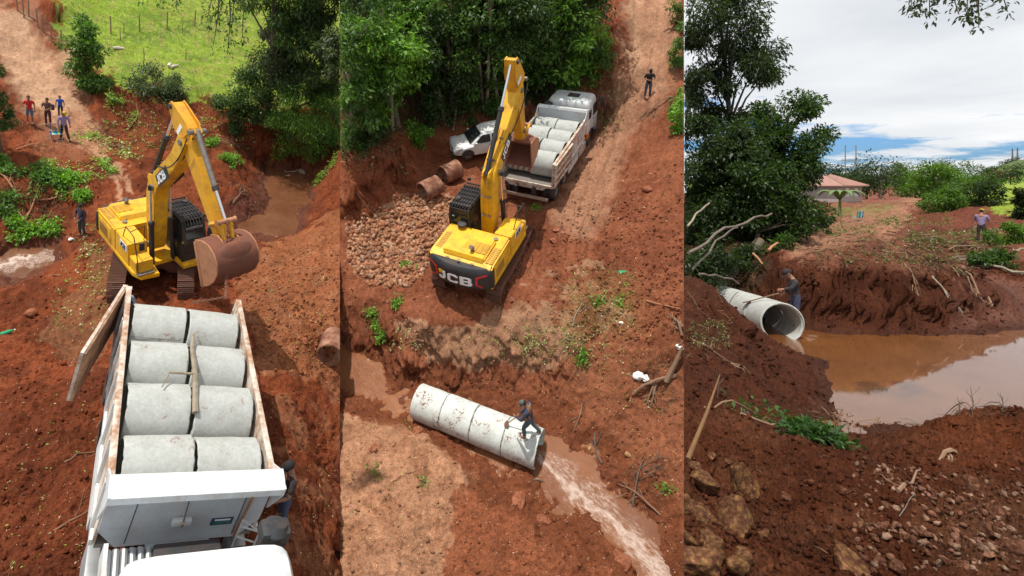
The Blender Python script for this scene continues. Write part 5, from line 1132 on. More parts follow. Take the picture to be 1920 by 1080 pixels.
# ------------------------------------------------------------------ people
def skin_obj(name, joints, edges, mat, parent, root=0, sub=1, mats=None):
    me = bpy.data.meshes.new(name); me.from_pydata([j[0] for j in joints], edges, []); me.materials.append(mat)
    o = bpy.data.objects.new(name, me); C.objects.link(o); o.parent = parent
    md = o.modifiers.new('skin', 'SKIN'); md.use_smooth_shade = True; md.branch_smoothing = .3
    for i, j in enumerate(joints):
        sv = me.skin_vertices[0].data[i]; r = j[1]; sv.radius = (r, r) if not isinstance(r, tuple) else r; sv.use_root = (i == root)
    s = o.modifiers.new('smooth', 'SUBSURF'); s.levels = s.render_levels = sub; return o
def person(M, label, h=1.74, shirt=(.02, .022, .03), pants=(.03, .04, .06), cap=None, hair=(.02, .015, .012), skin=(.30, .15, .09), shoes=(.05, .035, .03), sleeves='short',
           arms=None, legs=None, lean=0.0, head=(0, 0), shorts=False, pants2=None, build=1.0, group=None, hatbrim=False, logo=None, bag=None):
    """faces +y. arms: {'l': (elbow, wrist), 'r': ...}, legs: {'l': (knee, ankle)} in body units of a 1.74 m figure"""
    t = empty('person', M @ Matrix.Scale(h / 1.74, 4), label, 'person', group)
    sk = paint('skin_%.2f' % skin[0], skin, .55, dirt=(.35, .12, .08), amt=.2, scale=8); V = Vector; b = build
    ln = math.radians(lean); R = Matrix.Rotation(-ln, 3, 'X')
    def up(x, y, z): p = R @ V((x, y, z - .95)); return V((p.x, p.y, p.z + .95))
    pel, sp, ch, nk = V((0, 0, .95)), up(0, .0, 1.12), up(0, -.01, 1.32), up(0, .0, 1.47)
    hd = up(0, .015, 1.56); hq = Matrix.Rotation(-math.radians(head[0]), 3, 'X'); hz = Matrix.Rotation(math.radians(head[1]), 3, 'Z')
    def hp(x, y, z): return nk + R @ (hz @ (hq @ V((x, y, z))))
    A = {'l': (V((-.27, .02, 1.16)), V((-.27, .12, .92))), 'r': (V((.27, .02, 1.16)), V((.27, .12, .92)))}
    for k, q in (arms or {}).items(): A[k] = tuple(V(p) for p in q)
    Lg = {'l': (V((-.11, .02, .5)), V((-.12, -.02, .09))), 'r': (V((.11, .02, .5)), V((.12, -.02, .09)))}
    for k, q in (legs or {}).items(): Lg[k] = tuple(V(p) for p in q)
    J = [(pel, (.14 * b, .10 * b)), (sp, (.13 * b, .095 * b)), (ch, (.15 * b, .10 * b)), (nk, .055), (hp(0, .01, .07), (.068, .078)), (hp(0, .02, .155), (.074, .092)), (hp(0, .01, .235), (.06, .075))]
    E = [(0, 1), (1, 2), (2, 3), (3, 4), (4, 5), (5, 6)]
    J2 = list(J[:3]); E2 = [(0, 1), (1, 2)]; P2 = [(pel + V((0, 0, .15)), (.145 * b, .112 * b)), (pel - V((0, 0, .04)), (.145 * b, .11 * b))]; PE = [(0, 1)]
    J2 = [(pel - V((0, 0, .13)), (.165 * b, .135 * b)), (sp, (.15 * b, .12 * b)), (ch, (.168 * b, .118 * b)), (nk - V((0, 0, .035)), .07)]; E2 = [(0, 1), (1, 2), (2, 3)]
    for k, sx in (('l', -1), ('r', 1)):
        sh = up(sx * .185 * b, -.01, 1.40); el, wr = A[k]; i = len(J); hdv = (wr - el).normalized()
        palm = wr + hdv * .055; sidev = hdv.cross(V((0, 1, 0))); sidev = sidev.normalized() if sidev.length > .2 else V((1, 0, 0)); fw = hdv.cross(sidev).normalized()
        J += [(sh, .05), (el, .04), (wr, .027), (palm, (.036, .02))]; E += [(2, i), (i, i + 1), (i + 1, i + 2), (i + 2, i + 3)]
        for f, off in enumerate((-.03, -.01, .01, .028)):
            a = len(J); ln_ = (.04, .048, .045, .035)[f]; p1 = palm + hdv * ln_ * .9 + sidev * off * 1.1; p2 = p1 + hdv * ln_ * .7 + fw * .018; J += [(p1, .0105), (p2, .009)]; E += [(i + 3, a), (a, a + 1)]
        a = len(J); J += [(palm - hdv * .02 - sidev * .045 + fw * .01, .012), (palm + hdv * .01 - sidev * .06 + fw * .02, .010)]; E += [(i + 3, a), (a, a + 1)]
        j = len(J2); J2 += [(sh, .072)]; E2 += [(2, j)]
        if sleeves == 'long': J2 += [(el, .056), (wr - hdv * .02, .042)]; E2 += [(j, j + 1), (j + 1, j + 2)]
        elif sleeves == 'short': J2 += [(sh.lerp(el, .8), .062)]; E2 += [(j, j + 1)]
        kn, an = Lg[k]; hip = pel + V((sx * .09, 0, -.07)); i = len(J); toe = an + V((0, .13, -.055)); heel = an + V((0, -.03, -.04))
        J += [(hip, .085), (hip.lerp(kn, .5), .075), (kn, .055), (kn.lerp(an, .35), .055), (an, .036), (toe - V((0, .03, 0)), .034)]; E += [(0, i)] + [(i + q, i + q + 1) for q in range(5)]
        j = len(P2); P2 += [(hip, .1), (hip.lerp(kn, .5), .09), (kn - V((0, 0, .0)), .07)]; PE += [(1, j), (j, j + 1), (j + 1, j + 2)]
        if not shorts: P2 += [(kn.lerp(an, .5), .066), (an + V((0, 0, .015)), .058)]; PE += [(j + 2, j + 3), (j + 3, j + 4)]
        skin_obj('shoe', [(heel, .042), (an + V((0, .04, -.045)), (.045, .04)), (toe, (.042, .032))], [(0, 1), (1, 2)], paint('shoe_%.2f' % shoes[0], shoes, .7, amt=.5, scale=12), t)
    skin_obj('body', J, E, sk, t)
    skin_obj('shirt', J2, E2, paint('cloth_%.2f_%.2f' % shirt[:2], shirt, .85, dirt=(.25, .12, .07), amt=.18, scale=7, bump=.35, bscale=22), t, 0)
    skin_obj('trousers', P2, PE, paint('cloth_%.2f_%.2f' % pants[:2], pants, .9, dirt=(.25, .12, .07), amt=.4, scale=7, bump=.35, bscale=22), t, 0)
    m = MB()                                                    # face
    for sx in (-1, 1):
        m.add([hp(sx * .032 + v[0] * .011, .092 + v[1] * .006, .15 + v[2] * .008) for v in ICO0[0]], [tuple(f) for f in ICO0[1]], BLET, smooth=True)
    f = m.build('eyes', t)
    m = MB(); m.tube([hp(0, .085, .16), hp(0, .115, .125), hp(0, .095, .112)], [.01, .016, .014], sk, 6); m.build('nose', t)
    for sx in (-1, 1):
        m = MB(); m.tube([hp(sx * .076, .0, .165), hp(sx * .088, -.012, .15), hp(sx * .078, -.004, .115)], [.012, .016, .01], sk, 6); m.build('ear', t)
    m = MB(); m.tube([hp(-.022, .088, .088), hp(0, .095, .086), hp(.022, .088, .088)], .005, paint('lip', (.22, .07, .06), .6, amt=.1), 5); m.build('mouth', t)
    if cap:
        m = MB(); cm = paint('cap_%.2f_%.2f' % cap[:2], cap, .8, amt=.12)
        Vv = [(v[0] * .09, v[1] * .108, max(v[2], -.15) * .105) for v in ICO1[0]]; m.add([hp(x, y + .0, z + .19) for x, y, z in Vv], [tuple(f) for f in ICO1[1]], cm, smooth=True)
        if hatbrim: m.add([hp(.16 * math.cos(a) * k, .17 * math.sin(a) * k, .185 - .01 * k) for k in (.5, 1) for a in np.linspace(0, 2 * math.pi, 17)[:-1]], [(i, (i + 1) % 16, 16 + (i + 1) % 16, 16 + i) for i in range(16)], cm)
        else: m.prism([(-.07, .05), (-.075, .14), (-.045, .19), (0, .205), (.045, .19), (.075, .14), (.07, .05)], -.006, .006, cm, 'z', Matrix.Translation(hp(0, 0, .185)) @ (R @ hz @ hq).to_4x4() @ RX(-12))
        co = m.build('cap', t)
        if logo:
            tx = textmesh(logo[0], .034, WLET, .002); link('cap_lettering', tx, Matrix.Translation(hp(0, .07, .265)) @ (R @ hz @ hq).to_4x4() @ RZ(180) @ RX(32), co)
            tx = textmesh(logo[1], .034, YEL, .002); link('cap_lettering', tx, Matrix.Translation(hp(0, .092, .235)) @ (R @ hz @ hq).to_4x4() @ RZ(180) @ RX(52), co)
    hm = MB(); Vv = [(v[0] * .083, v[1] * .1 - .012, max(v[2], -.75 if v[1] < .1 else .25) * .1) for v in ICO1[0]]
    hm.add([hp(x, y - .006, z + .175) for x, y, z in Vv], [tuple(f) for f in ICO1[1]], paint('hair', hair, .8, amt=.0), smooth=True); hm.build('hair', t)
    if bag:
        m = MB(); m.box((-.22, -.14, 1.15), (.2, .14, .34), paint('bag', bag, .8, amt=.2), None, .05); m.tube([up(-.1, .1, 1.4), up(-.1, -.12, 1.42)], .015, BLKM, 5); m.build('backpack', t)
    return t
def stand(site, px, py, yaw, **kw):
    p = hit(site, px, py); return place(site, (p.x, p.y, p.z), yaw)

def sticks(name, site, polys, n, ln, rad, cols):
    """dry bits of twig and root strewn on the ground, joined"""
    P = np.concatenate([px_sampler(site, box=(x - rx, y - ry, x + rx, y + ry))(int(n * wt)) for x, y, rx, ry, wt in polys]); n = len(P)
    a = RNG.random(n) * 6.28; l = ln * (.3 + RNG.random(n)) * np.clip(np.linalg.norm(P, axis=1) / 18, .3, 1.5); d = np.stack([np.cos(a), np.sin(a)], -1) * l[:, None] * .5
    E0, E1 = P - d, P + d; k1_ = RNG.random(n) * .12 * l; k2_ = RNG.random(n) * .35 * l
    A = np.column_stack([E0, site.h(E0[:, 0], E0[:, 1]) + .01 + k1_]); B = np.column_stack([E1, site.h(E1[:, 0], E1[:, 1]) + .01 + k2_]); Mi = (A + B) / 2 + RNG.normal(size=(n, 3)) * l[:, None] * .08 + [0, 0, .01]
    r = rad * (.5 + RNG.random(n))[:, None] * np.clip(np.linalg.norm(P, axis=1) / 18, .35, 1.5)[:, None]; s = np.column_stack([-np.sin(a), np.cos(a), 0 * a]); up = np.array([0, 0, 1.0]); V = []
    for Q, kk in ((A, 1.0), (Mi, .8), (B, .35)): V += [Q + s * r * kk, Q - s * r * kk * .5 + up * r * kk * .85, Q - s * r * kk * .5 - up * r * kk * .85]
    V = np.stack(V, 1); px, py, _ = site.proj(V); ok = ((px > site.x0 + .5) & (px < site.x1 - .5)).all(1); V = V[ok]; n = len(V)
    f = np.array([[i * 3 + j, i * 3 + (j + 1) % 3, i * 3 + 3 + (j + 1) % 3, i * 3 + 3 + j] for i in range(2) for j in range(3)])
    cc = np.array(cols)[RNG.integers(0, len(cols), n)] * (.6 + .8 * RNG.random((n, 1))); cc = np.repeat(np.concatenate([cc, np.ones((n, 1))], 1), 9, 0)
    me = mesh_np(name, V.reshape(-1, 3), (f[None] + (np.arange(n) * 9)[:, None, None]).reshape(-1, 4), [TM], attr={'soil': ('POINT', cc)}); return tag(link(name, me, site.M), kind='stuff')
# ------------------------------------------------------------------ site 2: pipes, car, people, finds
def axis_M(site, p, d, twist=0):
    d = Vector(d).normalized(); up = Vector((0, 0, 1)); y = up.cross(d).normalized(); z = d.cross(y)
    R = Matrix(((d.x, y.x, z.x, p[0]), (d.y, y.y, z.y, p[1]), (d.z, y.z, z.z, p[2]), (0, 0, 0, 1))); return site.M @ R @ RX(twist)
CW = [pipe_mesh(.67, 1.12, .085, CONCW, seed=10 + i) for i in range(3)]
a = S2.at(783, 752, WL2 + .42); b = S2.at(1012, 843, WL2 + .42); dr = Vector(b - a); Lp = dr.length / 4
for i in range(4):
    c = Vector(a) + dr * ((i + .5) / 4)
    me = pipe_mesh(.67, Lp * .985, .085, CONCW, seed=20 + i)
    pipe(axis_M(S2, (c.x, c.y, c.z + .02 * (i % 2)), dr, 40 * i), ['white concrete pipe at the pond end of the culvert laid in the stream', 'second white culvert pipe from the pond, with red mud splashes on top',
         'third white culvert pipe from the pond, where the shovel blade rests', 'white culvert pipe at the outlet, the man with the shovel stands on it'][i], 'concrete pipes laid in the stream as a culvert', me)
PIPE2 = (Vector(a), dr)
for (px, py, yaw, lab, rr) in ((846, 335, 40, 'mud stained pipe lying nearer the white car', .52), (808, 366, 44, 'mud stained pipe with a pale top, lying nearer the excavator cab', .52)):
    p = hit(S2, px, py); me = pipe_mesh(rr, 1.05, .07, RUSTC, seed=int(px)); pipe(S2.M @ TR(p.x, p.y, p.z + rr * .85) @ RZ(yaw) @ RX(px), lab, 'mud stained concrete pipes left on the ground', me, 'old_pipe')
p = hit(S1, 621, 668); pipe(S1.M @ TR(p.x, p.y + .1, p.z + .42) @ RZ(65), 'mud stained pipe at the right edge beside the truck', 'mud stained concrete pipes left on the ground', pipe_mesh(.52, 1.05, .07, RUSTC, seed=5), 'old_pipe')
bpy.data.objects[-1] if False else None

def car(M, label):
    t = empty('parked_car', M, label, 'car'); W = .83; cw = paint('car_white_paint', (.70, .71, .69), .3, dirt=(.42, .30, .20), amt=.45, scale=1.6, coat=.3)
    # x right, y forward; stations of the body: y, half width, sill, belt
    st = [(-1.93, .62, .42, .78), (-1.85, .76, .30, .92), (-1.4, .82, .24, .98), (-.6, .83, .22, .96), (.4, .83, .22, .94), (1.1, .82, .22, .90), (1.6, .78, .24, .80), (1.85, .68, .28, .70), (1.95, .5, .34, .60)]
    n = 12; V = []
    for y, w, z0, z1 in st:
        for k in range(n):
            th = 2 * math.pi * (k + .5) / n; e = .42; V.append((w * math.copysign(abs(math.cos(th)) ** e, math.cos(th)), y, (z0 + z1) / 2 + (z1 - z0) / 2 * math.copysign(abs(math.sin(th)) ** e, math.sin(th))))
    Fc = [(i * n + k, i * n + (k + 1) % n, (i + 1) * n + (k + 1) % n, (i + 1) * n + k) for i in range(len(st) - 1) for k in range(n)] + [tuple(range(n))[::-1], tuple(range((len(st) - 1) * n, len(st) * n))]
    m = MB(); m.add(V, Fc, cw, smooth=True); body = m.build('body', t)
    gh = [(.90, 1.12, -1.78, .80), (1.15, .96, -1.66, .52), (1.36, .80, -1.42, .18), (1.445, .66, -1.2, -.1)]
    gh = [(.88, .80, -1.84, 1.05), (1.12, .73, -1.72, .72), (1.34, .64, -1.5, .32), (1.43, .55, -1.3, .08), (1.46, .42, -1.1, -.1)]
    V = []; n = 16
    for z, w, ya, yb in gh:
        for k in range(n):
            th = 2 * math.pi * (k + .5) / n; e = .3; V.append((w * math.copysign(abs(math.cos(th)) ** e, math.cos(th)), (ya + yb) / 2 + (yb - ya) / 2 * math.copysign(abs(math.sin(th)) ** e, math.sin(th)), z))
    Fc = [(i * n + k, i * n + (k + 1) % n, (i + 1) * n + (k + 1) % n, (i + 1) * n + k) for i in range(len(gh) - 1) for k in range(n)] + [tuple(range((len(gh) - 1) * n, len(gh) * n))]
    m = MB(); m.add(V, Fc, cw, smooth=True); m.build('roof', t)
    # glass, proud of the shell
    def quad(pts, nm): 
        mm = MB(); P = [Vector(p) for p in pts]; nrm = (P[1] - P[0]).cross(P[2] - P[0]).normalized() * .012; mm.add([p for p in P] + [p - nrm for p in P], [(0, 1, 2, 3), (7, 6, 5, 4), (0, 4, 5, 1), (1, 5, 6, 2), (2, 6, 7, 3), (3, 7, 4, 0)], GLS); return mm.build(nm, t)
    quad([(-.66, 1.03, .93), (.66, 1.03, .93), (.52, .36, 1.345), (-.52, .36, 1.345)], 'windscreen')
    quad([(.60, -1.84, .95), (-.60, -1.84, .95), (-.48, -1.55, 1.32), (.48, -1.55, 1.32)], 'rear_window')
    for s in (-1, 1):
        for pts in ([(.815, .82, .93), (.815, -.1, .93), (.672, -.1, 1.32), (.672, .32, 1.32)], [(.815, -.2, .93), (.80, -1.25, .95), (.672, -1.2, 1.30), (.672, -.2, 1.32)]):
            q = [(s * x, y, z) for x, y, z in pts]; quad(q if s > 0 else q[::-1], 'side_window')
        d = MB(); d.box((s * .832, .32, .58), (.012, 1.08, .62), cw, None, .005); dr_ = d.build('door', body)
        d = MB(); d.box((s * .845, -.08, .78), (.02, .16, .03), PLAS); d.build('handle', dr_)
        d = MB(); d.prism([(1.62, .62), (1.88, .60), (1.80, .76), (1.45, .80)], s * .56, s * .80, paint('headlight_glass', (.45, .47, .48), .12, amt=.05), 'x', None, .01); d.build('headlight', body)
        d = MB(); d.box((s * .90, .72, .98), (.14, .1, .1), cw, None, .03); d.build('wing_mirror', body)
        d = MB(); d.box((s * .7, -1.86, .78), (.18, .06, .2), REDP, None, .02); d.build('tail_light', body)
        for yy in (1.2, -1.22):
            m, r = MB(), MB(); T = TR(s * .72, yy, .3)
            m.lathe([(.2, -.1), (.29, -.1), (.305, -.06), (.305, .06), (.29, .1), (.2, .1)], RUB, 24, T); w = m.build('wheel', t)
            r.lathe([(.2, .06 * s), (.18, .08 * s), (.05, .06 * s), (.001, .08 * s)], STEEL, 18, T)
            for k in range(5): r.box((.08 * s, 0, .11), (.015, .05, .16), STEEL, T @ RX(72 * k))
            r.build('rim', w)
            a_ = MB(); a_.prism([(yy + .36 * math.cos(q), .3 + .36 * math.sin(q)) for q in np.linspace(.0, math.pi, 12)], s * .62, s * .838, PLAS, 'x'); a_.build('wheel_arch', body)
    m = MB(); m.box((0, 1.93, .62), (.8, .04, .06), PLAS); m.box((0, 1.95, .42), (.9, .04, .14), PLAS); m.tube([(0, 1.955, .63), (0, 1.975, .63)], .05, ALU, 12); m.build('grille', body)
    m = MB(); m.box((0, 1.97, .42), (.38, .01, .12), WLET); m.build('number_plate', body)
    return t
p = hit(S2, 905, 283); car(S2.M @ TR(p.x + .15, p.y + .15, p.z + .02) @ RZ(108), 'white hatchback with mud on its lower side, parked at the forest edge')

# people at site 2
dn = dr.normalized(); q = PIPE2[0] + dr * .925; top = .67
pm = S2.M @ TR(q.x, q.y, q.z + top - .04)
person(pm @ RZ(75) , 'man in a navy shirt and jeans shovelling on top of the white culvert pipe', shirt=(.035, .045, .085), pants=(.07, .12, .15), cap=(.09, .11, .10), shoes=(.30, .14, .08), sleeves='long', lean=10, head=(35, 10), h=1.86,
       arms={'l': ((-.30, .18, 1.12), (-.12, .42, .98)), 'r': ((.28, .10, 1.08), (.10, .36, .80))}, legs={'l': ((-.14, .16, .52), (-.16, .12, .10)), 'r': ((.12, -.04, .50), (.16, -.30, .10))})
def shovel(site, a, b, label, blade=True):
    a, b = Vector(a), Vector(b); t = empty('shovel', site.M @ Matrix.Translation(a), label, 'shovel'); d = b - a; m = MB(); m.tube([Vector((0, 0, 0)), d * .85], .018, WOOD, 8); m.build('handle', t)
    m = MB(); x = d.normalized(); y = x.cross(Vector((0, 0, 1))).normalized(); z = y.cross(x); P = [d * .82 + y * .03, d * .82 - y * .03, d * .88 - y * .12, d * .99 - y * .1, d * 1.05, d * .99 + y * .1, d * .88 + y * .12]
    m.add([p_ + z * .01 for p_ in P] + [p_ - z * .01 for p_ in P], [(0, 1, 2, 3, 4, 5, 6), tuple(range(7, 14))[::-1]] + [(i, (i + 1) % 7, 7 + (i + 1) % 7, 7 + i) for i in range(7)], RUST); m.build('blade', t); return t
w0 = S2.at(985, 770, WL2 + .42 + .67 + .9); w1 = S2.at(947, 797, WL2 + .42 + .70)
shovel(S2, w0, w1, 'shovel with a rusty blade held by the man on the culvert pipe')
person(stand(S2, 1213, 184, 175), 'man in a black shirt and jeans standing up the road, looking at his hands', shirt=(.012, .012, .014), pants=(.06, .10, .16), cap=(.012, .012, .012), head=(25, 0), arms={'l': ((-.26, .05, 1.15), (-.06, .27, 1.17)), 'r': ((.26, .05, 1.15), (.06, .27, 1.17))})
# people at site 1
person(stand(S1, 57, 232, 185), 'person in a red shirt and blue shorts standing on the road', shirt=(.55, .02, .02), pants=(.09, .16, .26), shorts=True, h=1.68, shoes=(.4, .25, .18), arms={'r': ((.27, .06, 1.15), (.1, .25, 1.15))})
person(stand(S1, 91, 236, 170), 'person in a brown top and maroon trousers with a bag on the back', shirt=(.13, .06, .055), pants=(.10, .015, .03), h=1.7, bag=(.03, .05, .08), arms={'l': ((-.26, .06, 1.15), (-.05, .24, 1.1)), 'r': ((.26, .06, 1.15), (.05, .24, 1.1))})
person(stand(S1, 114, 219, 180), 'child in a bright blue shirt and dark shorts behind the man in the yellow cap', shirt=(.015, .09, .5), pants=(.02, .03, .07), shorts=False, h=1.35)
person(stand(S1, 121, 263, 200), 'man in a lilac shirt and yellow cap beside the striped folding chair', shirt=(.30, .22, .42), pants=(.025, .025, .03), cap=(.65, .42, .02), sleeves='long', h=1.74, head=(20, 40), legs={'l': ((-.12, .08, .5), (-.2, .22, .1)), 'r': ((.11, -.02, .5), (.16, -.12, .1))})
person(stand(S1, 154, 443, 140), 'man in a dark sweatshirt and grey trousers standing on the bank left of the excavator', shirt=(.035, .032, .055), pants=(.05, .055, .065), cap=(.02, .02, .02), sleeves='long', head=(15, 20), arms={'l': ((-.28, .04, 1.14), (-.12, .24, 1.0)), 'r': ((.28, .02, 1.14), (.16, .2, 1.0))})
def under_head(site, px, py, h):
    w = 0.0
    for _ in range(8):
        q = site.at(px, py, w + h); w = .5 * w + .5 * ground(site, q[0], q[1])
    return Vector((q[0], q[1], w))
p = under_head(S1, 236, 541, 1.8)
person(S1.M @ TR(*p) @ RZ(180), 'man in a pale blue shirt and black cap half hidden behind the open tailgate', shirt=(.26, .33, .44), pants=(.02, .02, .025), cap=(.012, .012, .012), sleeves='long', h=1.8)
p = under_head(S1, 548, 864, 2.2)
person(S1.M @ TR(*p) @ RZ(100), 'man in black shirt, jeans and black cap working beside the truck headboard', shirt=(.016, .017, .018), pants=(.045, .075, .14), cap=(.012, .012, .012), h=2.2, sleeves='short', build=1.08, head=(18, 15),
       logo=('WORK', 'TEAM') if False else None, arms={'l': ((-.27, .08, 1.12), (-.22, .36, 1.08)), 'r': ((.30, .0, 1.14), (.1, .28, .98))})

def folding_chair(M, label):
    t = empty('folding_chair', M, label, 'chair')
    m = MB()
    for s in (-1, 1):
        m.tube([(s * .27, .22, 0), (s * .27, -.1, .42), (s * .27, -.2, .92)], .013, ALU, 6); m.tube([(s * .27, -.22, 0), (s * .27, .24, .44), (s * .27, .24, .62), (s * .27, -.14, .62)], .013, ALU, 6)
    m.tube([(-.27, -.2, .92), (.27, -.2, .92)], .013, ALU, 6); m.tube([(-.27, .24, .42), (.27, .24, .42)], .013, ALU, 6); m.tube([(-.27, -.22, .02), (.27, -.22, .02)], .013, ALU, 6); m.tube([(-.27, .22, .02), (.27, .22, .02)], .013, ALU, 6); m.build('frame', t)
    cols = [(.02, .25, .45), (.30, .55, .05), (.02, .12, .50), (.05, .45, .42), (.6, .6, .5), (.02, .10, .40)]
    for i, c in enumerate(cols):
        x = -.225 + i * .09; m = MB(); mt = paint('strap_%d' % i, c, .6, amt=.1)
        m.tube([(x, .24, .43), (x, .0, .39), (x, -.12, .41), (x, -.16, .60), (x, -.2, .91)], .042, mt, 6, flat=.12); m.build('strap', t)
    return t
folding_chair(stand(S1, 105, 262, 200), 'striped folding chair beside the man in the lilac shirt')

# fence posts and wire along the field of site 1
pts = [(27, 12), (42, 32), (53, 55), (70, 55), (81, 60), (97, 78), (116, 91)]
def post(px, py, h, r=.055, mat=None, site=S1, label='', group='fence posts along the field'):
    p = hit(site, px, py); m = MB(); m.tube([(0, 0, -.1), (.01, 0, h * .5), (0, .01, h)], [r, r * .95, r * .85], mat or WOOD, 7); o = m.build('fence_post', None, place(site, p, random.uniform(0, 90), random.uniform(-3, 3), random.uniform(-3, 3))); tag(o, label, 'fence post', group); return p
rowA = [(33, 20), (45, 33), (54, 30), (71, 50), (81, 60), (97, 78), (116, 91)]
ORD = ['first', 'second', 'third', 'fourth', 'fifth', 'sixth', 'seventh', 'eighth']
ps = [post(*q, 1.35, label=ORD[i] + ' fence post from the top in the row along the tan road') for i, q in enumerate(rowA)]
rowB = [(154, 63), (208, 64), (262, 60), (313, 54), (365, 49)]
ps2 = [post(*q, 1.4, label=ORD[i] + ' tall fence post from the left in the row across the green field') for i, q in enumerate(rowB)]
rowC = [(226, 75), (232, 62), (342, 64), (378, 46), (405, 60), (430, 55), (270, 110), (348, 110)]
rowC.sort()
for i, q in enumerate(rowC): post(*q, .8, .035, label=ORD[i] + ' short thin stake from the left in the green field', group='stakes in the field')
def wire(site, P, hs, label):
    for hgt, wn_ in zip(hs, ('lowest', 'middle', 'top')):
        m = MB()
        for a_, b_ in zip(P[:-1], P[1:]): m.tube([a_ + Vector((0, 0, hgt)), a_.lerp(b_, .5) + Vector((0, 0, hgt - .05)), b_ + Vector((0, 0, hgt))], .006, STEEL, 4)
        o = m.build('fence_wire', None, site.M); tag(o, wn_ + ' ' + label, 'wire', 'wires strung between the fence posts')
wire(S1, ps, (.5, .85, 1.2), 'thin wire strung along the roadside fence posts'); wire(S1, [ps[-1]] + ps2, (.5, .85, 1.2), 'thin wire strung along the posts across the field')
for (px, py, yw, lab) in ((222, 93, 10, 'pale stone lying alone in the green field'), (318, 124, 80, 'left of the two pale logs in the green field'), (327, 127, 50, 'right of the two pale logs in the green field')):
    p = hit(S1, px, py); m = MB(); m.tube([(-.35, 0, .1), (0, .02, .12), (.35, 0, .1)], [.1, .12, .09], paint('bleached_wood', (.6, .55, .48), .8), 8); o = m.build('log', None, place(S1, p, yw)); tag(o, lab, 'log')

# chain between the link pin and the load
FS, FK = e1[1], e1[2]
def chain(path, label):
    P = [Vector(p) for p in path]; o = empty('chain', Matrix.Translation(P[0]), label, 'chain'); lk = MB(); n = 10
    ring = [Vector((math.copysign(.045, math.cos(a)) * abs(math.cos(a)) ** .6 * 1.25, .03 * math.sin(a), 0)) for a in np.linspace(0, 2 * math.pi, n + 1)[:-1]]
    V = []; Fc = []
    for i, c in enumerate(ring):
        d = (ring[(i + 1) % n] - ring[i - 1]).normalized(); u = d.cross(Vector((0, 0, 1)))
        for j in range(5): a = 2 * math.pi * j / 5; V.append(c + (u * math.cos(a) + Vector((0, 0, 1)) * math.sin(a)) * .013)
    for i in range(n):
        for j in range(5): Fc.append((i * 5 + j, i * 5 + (j + 1) % 5, ((i + 1) % n) * 5 + (j + 1) % 5, ((i + 1) % n) * 5 + j))
    lk.add(V, Fc, RUST, smooth=True); me = lk.mesh('chain_link'); seg = [(b_ - a_).length for a_, b_ in zip(P[:-1], P[1:])]; tot = sum(seg); N = int(tot / .085); k = 0
    for i in range(N):
        s = tot * (i + .5) / N; j = 0
        while s > seg[j]: s -= seg[j]; j += 1
        c = P[j].lerp(P[j + 1], s / seg[j]); d = (P[j + 1] - P[j]).normalized(); q = d.to_track_quat('X', 'Z').to_matrix().to_4x4(); l = link('chain_link', me, Matrix.Translation(c - P[0]) @ q @ RX(90 * (i % 2)), o)
    return o
pinw = e1[0].matrix_world @ (FS @ Vector((0, 3.44 - .42, .74)))
def W1(px, py, v): 
    o = S1.org(); d = S1.ray(px, py); k = (v - o[1]) / d[1]; return S1.M @ Vector(o + k * d)
vE = (S1.M.inverted() @ pinw).y
bed = lambda x, y, z: TRM1 @ Vector((x, y, z))
end = bed(-.12, .35, 2.42); mid1 = bed(-.9, .1, 2.52)
cat1 = [pinw]
low = W1(424, 520, vE - 1.0)
for t_ in np.linspace(.1, 1, 9): q = pinw.lerp(low, t_); cat1.append(q)
for t_ in np.linspace(.15, 1, 6): cat1.append(low.lerp(mid1, t_) + Vector((0, 0, -.12 * math.sin(math.pi * t_))))
for t_ in np.linspace(.2, 1, 4): cat1.append(mid1.lerp(end, t_))
chain(cat1, 'rusty chain hanging from the bucket link down onto the loaded pipes')
# bare branches on the load
def stick_on(Tm, pts, r, label, nm='branch', mat=None):
    m = MB(); m.tube([Vector(p) for p in pts], r, mat or BARKL, 7); o = m.build(nm, None, Tm); return tag(o, label, 'branch')
yb = 5.28
stick_on(TRM1, [(-.02, yb - 1.5, 2.42), (.0, yb - 1.9, 2.56), (-.03, yb - 2.5, 2.52), (.01, yb - 3.1, 2.56), (-.02, yb - 3.5, 2.6)], [.06, .055, .05, .045, .03], 'thick mossy branch lying lengthwise between the pipes in the truck')
stick_on(TRM1, [(.0, yb - 2.35, 2.56), (.45, yb - 2.4, 2.52), (.58, yb - 2.0, 2.53)], [.028, .022, .012], 'bent twig lying across the pipe beside the mossy branch', 'twig')
stick_on(TRM2, [(-.05, .5, 2.5), (-.02, 1.2, 2.54), (-.06, 2.1, 2.56)], [.04, .045, .03], 'mossy branch lying on the pale pipes under the bucket')
stick_on(TRM2, [(-.02, .7, 2.5), (.3, .6, 2.5), (.35, .35, 2.42)], [.02, .015, .01], 'thin bent twig on the rearmost pale pipe', 'twig')
